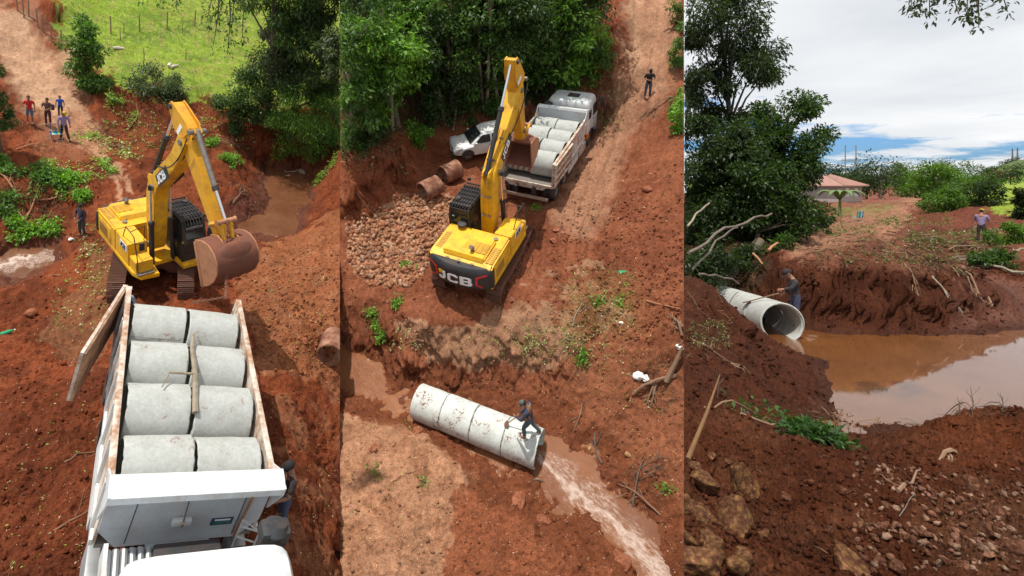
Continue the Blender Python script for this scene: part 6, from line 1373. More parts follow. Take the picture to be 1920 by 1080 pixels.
# ------------------------------------------------------------------ vegetation of site 1
def T(site, px, py): p = hit(site, px, py); return (p.x, p.y, p.z)
G1 = 'trees and shrubs right of the field'
tree(S1, T(S1, 545, 262), [(-.2, 1, 8.5, 2.6, 2.5, 3.4), (.6, 0, 5.5, 3.0, 2.2, 2.2), (2.4, 0, 9, 2.4, 2, 3.5), (2.2, 1, 4.5, 2.2, 2, 2), (1.0, 2, 11, 3.4, 2, 3)], 26000, .3, OG + DG, 'tall grey green tree with drooping leaves at the upper right of the field', group=G1, trunk=.22, nclump=70, droop=.9, aspect=.26)
tree(S1, T(S1, 632, 330), [(.6, .2, 8.4, 1.6, 1.6, 2.5), (-.8, 1, 7.4, 1.4, 1.2, 1.6)], 5500, .28, OG, 'tall tree with a pale bare trunk by the pond', group=G1, trunk=.20, bark=BARKL, nclump=24, droop=.6)
tree(S1, T(S1, 500, 235), [(-.6, 0, 9.5, 2.6, 2.4, 2.4), (1.6, .5, 11, 2.6, 2, 2.6), (.3, 0, 6.5, 2.2, 2, 1.8)], 16000, .3, MG + OG, 'tall drooping tree between the field and the pale bare trunk', group=G1, trunk=.2, nclump=60, droop=1.0, aspect=.24)
bush(S1, 452, 240, 1.9, 2.6, 8500, .2, DG, 'dark green shrub between the field and the bright feathery shrub', w_off=.7, group=G1, nclump=30)
bush(S1, 555, 275, 3.0, 3.4, 17000, .2, BG + MG, 'bright feathery green shrub above the pond', w_off=.75, group=G1, aspect=.2, droop=.8, nclump=50)
bush(S1, 515, 225, 2.2, 4.4, 10000, .24, OG, 'dull green shrub behind the bright feathery shrub', w_off=.8, group=G1, nclump=30)
bush(S1, 622, 260, 1.8, 3.4, 7000, .24, MG, 'dark shrub at the right edge above the pond', w_off=.7, group=G1)
tree(S1, T(S1, 165, 172), [(0, 0, 2.9, 1.15, 1.1, 1.7), (-.2, 0, 1.3, .9, .9, 1.0)], 3800, .26, MG, 'slender young tree beside the road cutting', trunk=.06, nclump=26, bend=.4)
bush(S1, 185, 172, 1.1, .9, 2200, .22, MG, 'grassy green bush at the foot of the young tree')
bush(S1, 292, 175, 2.0, 1.25, 5200, .19, OG, 'wide grey green bush on the edge of the field', nclump=30)
bush(S1, 215, 190, .7, .45, 700, .16, YG, 'small pale bush on the red bank')
tree(S1, T(S1, 2, 285), [(-.2, 0, 4.2, .8, 1.2, 1.6), (-.2, 0, 2.3, .8, 1, 1.6), (-.6, 0, 5.3, .8, 1, 1)], 5200, .2, DG, 'dark leafy tree cut by the left edge of the photo', trunk=.12, nclump=36, droop=.6)
tree(S1, (-7.6, 8.9, -1.0), [(3.6, 1.4, 11.4, 0.7, .4, .3), (4.5, 1.5, 11.2, .5, .4, .25)], 10, .12, DG, 'branch', nclump=4) if False else None
def hanging(site, px, py, depth, spread, n, label, size=.1, cols=DG, strands=4, drop=.8):
    """the tip of a branch that reaches into the view from above"""
    p = Vector(site.dep(px, py, depth)); root = empty('overhanging_branch', site.M @ Matrix.Translation(p), label, 'branch', 'overhanging branch tips'); m = MB(); cl = []
    upv = Vector((0, 0, 1))
    for i in range(strands):
        x = (i / max(1, strands - 1) - .5) * spread; e = Vector((x, random.uniform(-.2, .2), -drop * random.uniform(.3, 1))); s0 = Vector((x * .6, .2, 1.0)); m.tube([s0, s0.lerp(e, .5) + Vector((.05, 0, .1)), e], [.022, .014, .006], BARK, 5)
        for t_ in np.linspace(.2, 1, 7): q = s0.lerp(e, t_); cl.append([p.x + q.x, p.y + q.y, p.z + q.z, .14])
    m.tube([Vector((-spread * .5, .2, 1.0)), Vector((0, .22, 1.1)), Vector((spread * .5, .2, 1.05))], .03, BARK, 6); m.build('stem', root)
    V, Fc, Cc = leaves_np(site, np.array(cl), n, size, cols, .4, .8)
    if len(V): leafobj('leaves', site, (V - np.array(p), Fc, Cc), root)
    return root
hanging(S1, 300, -8, 12, .7, 420, 'leafy branch tip hanging in at the top of the field', .085, MG, 3, .35)
hanging(S1, 425, 5, 12, .8, 520, 'leafy branch tip with long hanging vines at the top', .1, DG, 4, .9)
hanging(S1, 415, 60, 12.3, .35, 160, 'thin dangling vine with a few leaves in front of the field', .08, DG, 2, .9)
hanging(S3, 1745, -4, 9, .6, 420, 'left leafy branch tip hanging into the sky', .1, OG, 4, .35)
hanging(S3, 1840, -6, 9, .55, 380, 'right leafy branch tip hanging into the sky', .1, OG, 4, .5)
# felled branches, left side of site 1
GB = 'green felled branches'
for i, (px, py, yw, L, n, lab) in enumerate(((40, 405, 70, 2.2, 1500, 'heap of felled leafy branches at the left edge'), (70, 380, 10, 1.8, 1200, 'felled leafy branches nearest the hollow in the bank'), (25, 360, 120, 1.8, 1000, 'felled leafy branches below the dark tree'),
        (95, 415, 200, 1.4, 700, 'leafy branches beside the man in the dark sweatshirt'), (60, 420, 150, 1.8, 700, 'leafy branches above the white water'), (20, 430, 20, 1.5, 500, 'lowest leafy branches at the left edge'))):
    branchy(S1, T(S1, px, py), yw, L, lab, leafn=n, r=.05, cols=BG if i % 2 else MG, ls=.2, seed=i, group=GB, leafrad=.35, mat=TWIGR)
for i, (px, py, yw, L, n, lab) in enumerate(((445, 285, 250, 1.8, 900, 'bright felled branch just right of the boom top'), (430, 270, 200, 1.5, 600, 'felled branch behind the boom top'), (490, 270, 10, 1.8, 500, 'felled branch below the bright feathery shrub'), (150, 305, 20, 1.1, 350, 'leafy scraps on the left of the wheel ruts'),
        (165, 318, 5, 1.1, 300, 'leafy scraps above the hollow in the bank'), (150, 250, -20, .8, 120, 'leafy scrap right of the man in the lilac shirt'), (235, 213, -20, .8, 140, 'leafy scrap on the red heap'), (125, 322, 160, 1.0, 260, 'leafy scraps left of the ruts'), (620, 330, 90, 1.2, 500, 'green shoots at the right edge over the pond'))):
    branchy(S1, T(S1, px, py), yw, L, lab, leafn=n, r=.02, cols=BG if i < 3 else YG, ls=.15, seed=20 + i, group='leafy scraps strewn on the soil', leafrad=.22)
for i, (px, py, yw, L, lab, mt) in enumerate(((240, 245, 60, 1.2, 'stump like pile of orange roots on the red heap', TWIGR), (205, 275, 0, 1.0, 'pale stick lying right of the ruts', TWIG), (30, 280, 30, 1.4, 'torn orange branch below the dark tree', TWIGR), (400, 265, 20, 1.6, 'pale broken branches behind the boom', TWIG), (480, 100, 250, 1.6, 'broken pale branch end against the trees', TWIG), (440, 385, 60, 1.3, 'bare roots hanging into the pond hollow', TWIG),
        (290, 625, 100, .8, 'thin orange root on the soil between the tracks', TWIGR), (20, 350, 80, 1.5, 'peeled orange limb in the felled heap', TWIGR), (90, 1000, 20, 1.4, 'long thin root on the soil left of the cab', TWIG), (120, 870, 15, 1.0, 'thin root on the dark soil left of the truck', TWIG), (600, 990, -30, .9, 'thin root on the soil right of the cab', TWIG), (185, 800, 80, .9, 'dry stalk below the open tailgate', TWIG))):
    branchy(S1, T(S1, px, py), yw, L, lab, r=.018 if i > 5 else .045, mat=mt, seed=40 + i, name='dead_branch', group='dead branches and roots on the soil', arch=.3 if i < 6 else .1, forks=4 if i < 6 else 1)
grass('grass', S1, (85, 0, 640, 210), 60000, .055, [(.24, .35, .05), (.30, .42, .07), (.18, .29, .04)], [(95, 0), (110, 60), (140, 100), (205, 145), (245, 175), (300, 170), (360, 190), (450, 215), (640, 210), (640, -40), (95, -40)])
litter('leaf_litter', S1, [(150, 255, 20, 8, .1), (190, 262, 18, 8, .1), (215, 280, 30, 14, .25), (245, 295, 20, 10, .1), (150, 320, 50, 16, .4), (220, 220, 30, 20, .1), (180, 480, 40, 60, .35), (160, 560, 60, 60, .25), (300, 250, 60, 30, .3), (420, 240, 60, 30, .3), (560, 950, 60, 100, .06), (100, 900, 90, 160, .08), (560, 600, 60, 80, .08)], 900, .1, YG + [(.35, .32, .2)])
# ------------------------------------------------------------------ vegetation of site 2
G2 = 'forest trees behind the car and truck'
kinds = [('dark green', DG), ('mid green', MG), ('bright green', BG), ('dull green', OG)]
forest = [  # px, py of the foot, height, radius, kind, leaves
    (668, 258, 6.0, 2.4, 1, 7000, 'forest tree at the left edge over the red bank'), (745, 230, 6.2, 2.2, 2, 8500, 'bright tree with arching foliage left of the car'), (700, 190, 8, 2.6, 0, 6500, 'dark tree behind the bright arching tree'),
    (800, 215, 6.5, 2.2, 0, 7000, 'dark tree straight behind the white car'), (850, 205, 6.0, 2.0, 0, 6000, 'dark tree right of the one behind the white car'), (905, 190, 7.5, 2.3, 1, 6000, 'tree with a pale trunk left of the boom top'), (965, 180, 7.5, 2.3, 0, 6500, 'dark tree behind the boom top'),
    (1010, 165, 6.5, 2.0, 1, 5500, 'tree behind the truck cab'), (1050, 160, 8, 2.1, 2, 6500, 'bright topped tree with a thick trunk right of the truck cab'), (1085, 130, 7, 1.8, 0, 4500, 'dark tree beside the road cutting'),
    (655, 110, 9, 3, 2, 6000, 'tall bright tree in the upper left of the forest'), (730, 90, 9, 3, 0, 5500, 'dark tree in the second row of the forest, left'), (805, 90, 9, 3, 2, 6000, 'bright tree in the second row, behind the dark pair'), (880, 80, 9, 3, 0, 5500, 'dark tree in the second row, left of the boom'),
    (950, 80, 9, 3, 1, 5500, 'mid green tree in the second row, above the boom top'), (1015, 70, 9, 2.8, 2, 6500, 'bright tree at the top right of the forest'), (1070, 40, 9, 2.6, 1, 5000, 'tree at the road end of the forest'), (690, 10, 9, 3.4, 1, 3500, 'tree at the very top, left corner of the forest'),
    (780, 0, 9, 3.4, 1, 3500, 'tree at the very top, second from the left corner'), (870, -10, 9, 3.4, 0, 3500, 'tree at the very top middle'), (960, -10, 9, 3.4, 2, 3500, 'bright tree at the very top, right of the middle')]
for px, py, h, r, kd, n, lab in forest:
    b = T(S2, px, py); low = .35 if py > 150 else .5
    tree(S2, b, [(0, 0, h * .78, r, r, h * .24), (random.uniform(-.5, .5), -.3, h * .5, r * .95, r * .9, h * .22), (random.uniform(-.4, .4), -.3, h * .26, r * .75, r * .7, h * .18)], n, .25 if kd != 2 else .3, kinds[kd][1], lab, group=G2, trunk=random.uniform(.1, .2), nclump=54, bark=BARKL if kd == 1 else BARK, droop=.5, aspect=.36)
for i, (px, py, ru, rw, kd, n, lab) in enumerate(((790, 262, .9, .8, 2, 1500, 'bright bush left of the car bonnet'), (815, 245, 1.0, 1.2, 0, 1700, 'dark bush behind the car bonnet'), (700, 262, 1.2, .8, 0, 1500, 'low dark bush on top of the red bank'), (655, 280, .9, .7, 1, 1000, 'low bush at the left edge of the bank'),
        (870, 215, 1.2, 1.2, 0, 1800, 'dark bush behind the car roof'), (940, 205, 1.1, 1.1, 1, 1500, 'bush behind the upper boom'), (1000, 180, 1.0, 1.0, 0, 1500, 'dark bush behind the truck bed'), (1060, 172, .9, 1.0, 2, 1500, 'bright bush beside the truck cab mirror'), (1095, 150, .9, 1.1, 2, 1500, 'bright bush at the road verge'),
        (1120, 130, .9, .9, 1, 1300, 'bush on the verge below the fence posts'), (1118, 95, .8, .7, 2, 800, 'small bright bush high on the verge'), (1275, 240, .8, 1.4, 2, 1500, 'bright leafy bush at the right edge, below the standing man'), (1278, 120, .7, 2.0, 1, 1400, 'tall bush at the right edge beside the road'), (1270, 205, .5, .5, 1, 400, 'small bush at the right edge beside the standing man'), (1278, 40, .8, 2, 1, 1000, 'bush at the top right corner'))):
    bush(S2, px, py, ru, rw, n, .2, kinds[kd][1], lab, w_off=.6, group='bushes along the forest edge')
for px, py, lab in ((1126, 50, 'wooden post standing on the verge beside the road, nearer one'), (1132, 32, 'wooden post standing on the verge beside the road, farther one')):
    post(px, py, 1.5, .07, GRAV, S2, lab, 'posts on the road verge')
p = T(S2, 862, 250); branchy(S2, (p[0], p[1], p[2]), 75, 5.5, 'long bare pole leaning from the car towards the forest', name='leaning_pole', r=.06, mat=BARKL, forks=1, rise=.55, seed=3)
for i, (px, py, yw, L, lab, mt, r, ar) in enumerate(((1010, 235, 60, 1.8, 'tangle of torn roots between the truck and the forest', TWIGR, .06, .6), (795, 640, 180, .9, 'pale stick on the ledge left of the excavator', TWIG, .03, .1), (1215, 560, -40, 2.6, 'long orange root on the slope at right', TWIGR, .03, .08), (1250, 590, -45, 1.6, 'thin root at the right edge of the slope', TWIG, .02, .2),
        (1250, 720, 60, 1.8, 'big pale uprooted stump at the right edge', TWIG, .10, .7), (1265, 700, 200, 1.4, 'pale roots of the stump beside the white bags', TWIG, .07, .5), (1090, 755, 250, 1.0, 'dry root hanging down the bank behind the man with the shovel', TWIG, .025, .2), (1075, 610, 60, 1.0, 'dead stick on the slope right of the excavator', BARKL, .03, .1),
        (660, 345, 10, 1.0, 'pale stick at the left edge of the red bank', TWIG, .03, .1), (690, 650, 250, 1.2, 'dry stalks hanging by the muddy pool', TWIG, .02, .3), (1180, 950, 60, 1.4, 'tangle of dark twigs on the right bank of the stream', BARK, .03, .4), (1240, 960, 150, 1.4, 'brown twigs caught at the lower right of the stream', TWIG, .03, .4), (1130, 870, 100, 1.0, 'dark driftwood in the rapids', BARK, .035, .3), (1000, 905, 20, .8, 'dark driftwood below the pipe outlet', BARK, .03, .3),
        (730, 900, 30, 1.3, 'long thin root on the pale bank', TWIGR, .015, .05), (1262, 182, 200, 1.6, 'bare branches right of the standing man', TWIG, .04, .5), (1225, 345, 20, .6, 'short root on the road shoulder', TWIGR, .02, .1), (760, 300, 20, 1.2, 'roots hanging over the red bank', TWIG, .02, .2))):
    branchy(S2, T(S2, px, py), yw, L, lab, r=r, mat=mt, seed=60 + i, name='dead_branch', group='dead branches and roots on the soil', arch=ar, forks=4 if ar > .3 else 2)
for i, (px, py, yw, L, n, lab) in enumerate(((990, 395, 0, .6, 120, 'green sprig on the soil beside the rear bumper'), (715, 580, 260, .9, 520, 'leafy sprigs hanging over the bank at left'), (770, 545, 200, .8, 300, 'leafy sprigs left of the tracks'), (745, 515, 40, .7, 150, 'leafy twig under the left track'), (1110, 580, 60, .6, 110, 'green sprig on the slope'), (1145, 570, 10, .5, 80, 'smaller green sprig on the slope'),
        (1095, 720, 80, .8, 260, 'scrubby weeds on the bank behind the man with the shovel'), (690, 630, 80, .7, 220, 'weeds above the muddy pool'), (688, 905, 60, .4, 40, 'tiny green seedling on the pale bank'), (780, 915, 60, .4, 40, 'tiny green seedling near the bank edge'), (840, 295, 0, .5, 60, 'green sprig in front of the car'), (1230, 930, 30, .4, 90, 'green tuft by the rapids'))):
    branchy(S2, T(S2, px, py), yw, L, lab, leafn=n, r=.012, cols=BG, ls=.12, seed=90 + i, group='green sprigs on the soil', leafrad=.16)
litter('leaf_litter', S2, [(1130, 560, 60, 60, .4), (1040, 640, 60, 30, .3), (960, 640, 120, 20, .2), (1100, 650, 40, 40, .2), (760, 640, 30, 20, .08), (700, 290, 60, 30, .2), (1130, 190, 40, 60, .3), (1080, 230, 60, 30, .2), (720, 900, 80, 120, .08), (1190, 700, 80, 80, .12)], 900, .09, YG + [(.40, .36, .25)])
litter('pale_grit', S2, (640, 300, 1283, 1080), 2600, .045, [(.55, .42, .32), (.45, .30, .2)])
litter('pale_grit', S1, (0, 240, 637, 1080), 1500, .04, [(.50, .36, .27), (.42, .26, .17)])
def bag(site, px, py, r, col, label, cat='plastic bag', name='plastic_bag', seed=1):
    p = hit(site, px, py); V, Fc = rock_mesh(seed, ICO2, .9, (1, .8, .55), 3); m = MB(); m.add([Vector(v * r) for v in V], [tuple(f) for f in Fc], paint('bag_%.2f_%.2f' % col[:2], col, .5, amt=.2)); o = m.build(name, None, place(site, (p.x, p.y, p.z + r * .35), seed * 40)); return tag(o, label, cat)
bag(S2, 1196, 706, .2, (.85, .85, .83), 'white plastic bag, left of the pair beside the stump'); bag(S2, 1210, 710, .17, (.85, .85, .83), 'white plastic bag, right of the pair beside the stump', seed=2)
bag(S2, 1274, 653, .14, (.85, .85, .83), 'white plastic bag at the right edge above the stump', seed=3); bag(S2, 1226, 732, .09, (.8, .8, .8), 'scrap of white plastic below the pair of bags', seed=4); bag(S2, 1164, 607, .1, (.8, .62, .55), 'pale pinkish scrap on the slope', seed=5); bag(S1, 134, 450, .14, (.85, .86, .88), 'white plastic scrap at the feet of the man in the dark sweatshirt', seed=6); bag(S1, 526, 428, .1, (.8, .8, .8), 'white scrap floating on the pond', seed=7)
def bottle(site, px, py, yaw, label, r=.055, L=.3):
    p = hit(site, px, py); t = empty('plastic_bottle', place(site, (p.x, p.y, p.z + r), yaw), label, 'bottle'); g = paint('green_plastic', (.02, .32, .14), .2, amt=.1); m = MB(); m.lathe([(.001, -L / 2), (r, -L / 2 + .01), (r, L * .2), (r * .35, L * .4), (r * .3, L / 2)], g, 14); m.build('body', t); m = MB(); m.lathe([(r * .36, L / 2), (r * .36, L / 2 + .03), (.001, L / 2 + .03)], WLET, 10); m.build('cap', t); return t
bottle(S2, 1168, 513, 0, 'green plastic bottle on the slope right of the excavator', .07, .36); bottle(S1, 14, 626, 30, 'green plastic bottle at the left edge of the soil', .07, .4)
for i, (px, py, r, site, lab) in enumerate(((784, 808, .2, S2, 'round wet boulder in the stream below the pond end pipe'), (1043, 432, .17, S2, 'upper red stone right of the excavator'), (1038, 452, .2, S2, 'lower red stone right of the excavator'), (1178, 853, .13, S2, 'yellow stone beside the rapids'), (1105, 842, .1, S2, 'small yellow stone in the debris'), (975, 940, .3, S2, 'half buried boulder on the red heap'), (1165, 1050, .3, S2, 'boulder at the foot of the red heap'), (1020, 975, .24, S2, 'flat stone on the red heap'), (700, 862 - 20, .16, S2, 'stone on the pale bank'),
        (572, 640, .18, S1, 'stone on the rubble right of the truck'), (60, 590, .25, S1, 'block of red earth at left'), (62, 585, .2, S1, 'smaller block of red earth at left'), (190, 560, .2, S1, 'red clod left of the tracks'), (30, 512, .14, S1, 'orange stone at the edge of the white water'), (1215, 355, .28, S2, 'big red clod on the road shoulder'), (1190, 360, .16, S2, 'smaller clod on the road shoulder'))):
    p = hit(site, px, py); V, Fc = rock_mesh(200 + i, ICO2, .5, (1, .85, .6)); cc = np.tile(np.array([[*((.34, .13, .07) if 'yellow' not in lab else (.5, .3, .14)), 1]]), (len(V), 1)); me = mesh_np('rock', V * r, Fc, [TM], attr={'soil': ('POINT', cc)}); tag(link('rock', me, place(site, (p.x, p.y, p.z + r * .2), i * 50)), lab, 'rock')

for i, (px, py, hh, lx) in enumerate(((668, 262, 5.5, .5), (700, 258, 6.0, -.6), (735, 240, 6.5, .4), (835, 228, 6.5, -.4), (912, 205, 8.0, .6), (935, 200, 7.5, -.4), (1052, 168, 8.0, .3), (1066, 166, 7.0, .9))):
    tree(S2, T(S2, px, py), [(lx, 0, hh, .8, .8, .9)], 700, .22, MG, ['slender trunk at the left end of the forest edge', 'slender leaning trunk above the red bank', 'slender trunk beside the bright arching tree', 'thin pale trunk behind the car windscreen', 'pale trunk rising left of the boom top', 'pale trunk just behind the boom top', 'dark slender trunk right of the cab roof', 'leaning slender trunk near the verge'][i], group=G2, trunk=.11 if i < 6 else .16, bark=BARKL if i < 6 else BARK, nclump=6, limbs=3, bend=.8)

sticks('dry_twigs', S1, [(230, 250, 60, 25, .3), (400, 270, 70, 30, .5), (60, 380, 60, 40, .5), (460, 350, 40, 60, .3), (300, 400, 330, 200, .3), (320, 850, 318, 230, .2)], 600, .32, .009, [(.24, .14, .085), (.16, .09, .055), (.32, .21, .13), (.10, .06, .04)])
sticks('dry_twigs', S2, [(700, 290, 60, 30, .3), (1010, 235, 30, 30, .3), (1250, 720, 35, 60, .35), (1190, 950, 60, 70, .3), (960, 700, 320, 380, .5), (1110, 180, 30, 60, .2)], 650, .3, .009, [(.24, .14, .085), (.16, .09, .055), (.32, .21, .13), (.10, .06, .04)])
# ------------------------------------------------------------------ site 3
PC = Vector((11.25, 15.9, -4.15)); PD = Vector((.75, 4.0, -.30)).normalized()
for i in range(4):
    c = PC + PD * (1.1 * i + .55); me = pipe_mesh(.60, 1.085, .07, CONC, seed=40 + i)
    pipe(axis_M(S3, c, -PD, 30 * i), ['concrete culvert pipe with its dark open mouth at the pond', 'second culvert pipe behind the open mouth', 'third culvert pipe behind the open mouth, partly behind the bank', 'farthest culvert pipe, only its top showing by the log'][i], 'culvert pipes beside the pond', me)
person(S3.M @ TR(12.1, 16.55, -4.52) @ RZ(80), 'man in a navy sweatshirt and dark cap leaning on the culvert pipe', shirt=(.018, .018, .034), pants=(.02, .025, .03), cap=(.016, .016, .016), sleeves='long', h=1.92, lean=10, head=(30, -10), build=1.05,
       arms={'l': ((-.26, .22, 1.20), (-.20, .42, 1.16)), 'r': ((.28, -.02, 1.12), (.26, .16, .98))})
shovel(S3, S3.dep(1460, 550, 16.2), S3.dep(1396, 567, 17.2), 'long handled shovel lying over the culvert pipe')
p = Vector(S3.dep(1840, 468, 27))
person(S3.M @ TR(p.x, p.y, ground(S3, p.x, p.y)) @ RZ(-60), 'man in a lilac shirt and yellow cap behind the root covered bank', shirt=(.28, .21, .38), pants=(.02, .02, .022), cap=(.60, .40, .02), sleeves='long', h=1.72, head=(20, 0), arms={'l': ((-.26, .1, 1.15), (-.1, .3, 1.12)), 'r': ((.26, .1, 1.15), (.1, .3, 1.12))})
p = Vector(S3.dep(1609, 417, 38)); folding_chair(S3.M @ TR(p.x, p.y, ground(S3, p.x, p.y)) @ RZ(5) @ Matrix.Scale(.92, 4), 'striped folding chair alone on the red platform')
# house
def house(M, label):
    t = empty('house', M, label, 'house'); wl_ = paint('grey_render', (.42, .38, .36), .85, dirt=(.3, .16, .1), amt=.3, scale=1, bump=.2, bscale=8); rf = paint('pink_roof_tile', (.36, .20, .16), .8, dirt=(.2, .1, .08), amt=.5, scale=2)
    W, D, Hh = 6.6, 6.0, 2.8
    m = MB(); m.box((-W / 2, D / 2, Hh / 2), (W, D, Hh), wl_); m.build('wall', t)
    m = MB(); m.box((-W / 2, D / 2, .15), (W + .04, D + .04, .3), paint('plinth', (.28, .24, .22), .9)); m.build('plinth', t)
    e = .7; r = MB(); zb, zt = Hh, Hh + 1.7
    c = [(e, -e, zb), (e, D + e, zb), (-W - e, D + e, zb), (-W - e, -e, zb)]; rg = [(-W * .33, D / 2, zt), (-W * .67, D / 2, zt)]
    for pts in ([c[0], c[1], rg[0]], [c[1], c[2], rg[1], rg[0]], [c[2], c[3], rg[1]], [c[3], c[0], rg[0], rg[1]]): r.add(pts, [tuple(range(len(pts)))], rf)
    r.add([(x, y, z - .12) for x, y, z in c], [(3, 2, 1, 0)], wl_); r.add(c + [(x, y, z - .12) for x, y, z in c], [(i, (i + 1) % 4, 4 + (i + 1) % 4, 4 + i) for i in range(4)], rf); roof = r.build('roof', t)
    cr = MB(); cr.tube([c[0], rg[0]], .09, rf, 6); cr.build('ridge_tiles', roof)
    k = MB()
    for i in range(26):                        # rows of tiles
        f = i / 26; a = Vector(c[3]).lerp(Vector(c[0]), f); top = Vector(rg[1]).lerp(Vector(rg[0]), f); k.tube([a + Vector((0, 0, .03)), top + Vector((0, 0, .03))], .045, rf, 4)
    o = k.build('roof_tiles', roof); o['kind'] = 'stuff'
    for x, y, nx in ((-2.0, 0, 0), (-4.8, 0, 0)):
        w = MB(); w.box((x, -.03, 1.75), (1.0, .08, 1.3), WLET); wd = w.build('window', t); g = MB(); g.box((x, -.08, 1.75), (.84, .02, 1.14), paint('curtained_glass', (.55, .62, .7), .15)); g.build('pane', wd)
        f = MB(); f.box((x, -.1, 1.75), (.04, .03, 1.14), WLET); f.build('sash', wd)
    return t
p = Vector(S3.dep(1616, 375, 76)); house(S3.M @ TR(p.x, p.y, ground(S3, p.x, p.y) - .1) @ RZ(28) @ Matrix.Scale(.9, 4), 'small grey house with a pink hipped tile roof')
# distant hill and field
m3 = []
xs = np.linspace(60, 640, 200); ys = np.linspace(150, 760, 120); X, Y = np.meshgrid(xs, ys)
def hillh(X, Y):
    a = CX + F * X / Y
    return 21 * sst(1770, 1930, a) * np.exp(-((Y - 400) / 110) ** 2) + 5 * np.exp(-((X - 330) / 160) ** 2 - ((Y - 520) / 120) ** 2) - 3.2
hz_ = hillh(X, Y) + fbm(X * .02, Y * .02, 4, 5) * 1.5 * sst(150, 300, Y)
L_ = np.stack([X, Y, hz_], -1); pxh, pyh, _ = S3.proj(L_)
cut = inpoly(pxh + fbm(X * .1, Y * .1, 3, 9) * 5, pyh + fbm(X * .1, Y * .1, 3, 8) * 3, [(1838, 327), (1850, 321), (1895, 322), (1900, 333), (1860, 336), (1840, 335)])
ch = np.zeros(X.shape + (4,)); ch[..., 3] = .95; ch[..., :3] = (.15, .24, .04); w_ = sst(2, 14, hz_)[..., None]; ch[..., :3] = ch[..., :3] * (1 - w_) + np.array((.10, .14, .05)) * w_; ch[cut, :3] = (.36, .15, .085)
r_, c_ = X.shape; ix = np.arange(r_ * c_).reshape(r_, c_); Fh = np.stack([ix[:-1, :-1], ix[:-1, 1:], ix[1:, 1:], ix[1:, :-1]], -1).reshape(-1, 4); okf = (pxh.ravel()[Fh] > S3.x0 + 1).all(1)
tag(link('hills', mesh_np('hills', L_.reshape(-1, 3), Fh[okf], [TM], smooth=True, attr={'soil': ('POINT', ch.reshape(-1, 4))})), kind='structure')
def T3(px, py, d): p = S3.dep(px, py, d); return (p[0], p[1], float(S3.h(p[0], p[1])) if d < 240 else p[2])
# far trees
far = [(1562, 372, 110, 7, 3, 0), (1580, 372, 130, 6, 3, 1), (1603, 370, 125, 7, 2.5, 2), (1650, 374, 95, 7.2, 4.5, 0), (1625, 372, 100, 6.6, 3, 0), (1700, 372, 120, 7, 3, 2), (1717, 374, 105, 4.6, 2.5, 2), (1738, 372, 130, 8.5, 4, 3), (1683, 372, 140, 8, 3, 1), (1760, 378, 70, 5, 2.6, 2), (1770, 372, 110, 8, 3.5, 1), (1810, 366, 130, 7.5, 6, 1), (1830, 360, 130, 6, 4, 1), (1790, 366, 120, 5, 4, 2), (1857, 350, 170, 5, 3.5, 0), (1895, 345, 170, 6, 3.5, 0)]
labs = ['far tree behind the banana plant', 'second far tree left of the dark round crown', 'pale far tree just left of the dark round crown', 'big dark round crowned tree right of the house', 'dark tree touching the house roof', 'bright tree right of the dark round crown', 'low bright shrub tree at the road end', 'tall thin olive tree beyond the road end', 'tree between the dark crown and the bright tree', 'loose bright tree at the bend of the road', 'far tree behind the loose bright one', 'wide round tree before the hill', 'right part of the wide round tree group', 'low bright tree under the wide round one', 'dark bush in the far field, left', 'dark bush in the far field, right']
for (px, py, d, h, r, kd), lab in zip(far, labs):
    h *= 1.08; b = T3(px, py, d); b = (b[0], b[1], b[2] if d < 150 else S3.dep(px, py, d)[2])
    tree(S3, b, [(0, 0, h * .52, r, r, h * .48)], int(2300 if kd != 3 else 900), .5, kinds[kd][1], lab, group='far trees on the skyline', trunk=.2, nclump=30, limbs=6)
rngf = 0
Pn = []
for i in range(70):                                     # dark bushes over the far hill
    x = RNG.uniform(300, 480); y = RNG.uniform(280, 420); k = float(hillh(np.array(x), np.array(y))); Pn.append([x, y, k + 1.2, 2.4])
o = leafobj('hill_scrub', S3, leaves_np(S3, np.array(Pn), 9000, 1.1, DG + OG)); tag(o, kind='stuff')
for i, (px, top, d, yw) in enumerate(((1595, 272, 420, 10), (1903, 278, 520, 60))):    # pylons
    b = S3.dep(px, 340, d); zt = (CY - top) / F * d; hgt = zt - b[2] + 4; t = empty('power_pylon', TR(b[0], b[1], b[2] - 4) @ RZ(yw), ['steel power pylon standing beyond the house roof', 'steel power pylon on the hill at the right'][i], 'pylon', 'power pylons'); m = MB()
    for s in (-1, 1):
        for q in (-.8, .8): m.tube([(s * 5 + q, q, 0), (s * 5, 0, hgt)], .45, STEEL, 4)
        for z in np.linspace(.1, .9, 9): m.tube([(s * 5 - .8 * (1 - z), 0, hgt * z), (s * 5 + .8 * (1 - z), 0, hgt * (z + .08))], .25, STEEL, 4)
    m.build('mast', t); m = MB(); m.tube([(-9, 0, hgt * .62), (9, 0, hgt * .62)], .3, STEEL, 4); m.tube([(-9, 0, hgt * .66), (9, 0, hgt * .66)], .2, STEEL, 4); m.build('crossarm', t)
a_ = S3.dep(1595, 290, 420); b_ = S3.dep(1903, 292, 520); m = MB(); P_ = [Vector(a_).lerp(Vector(b_), t_) + Vector((0, 0, -9 * math.sin(math.pi * t_))) for t_ in np.linspace(0, 1, 20)]
m.tube(P_, .06, STEEL, 4); tag(m.build('power_line'), 'thin power line sagging between the two pylons', 'cable')
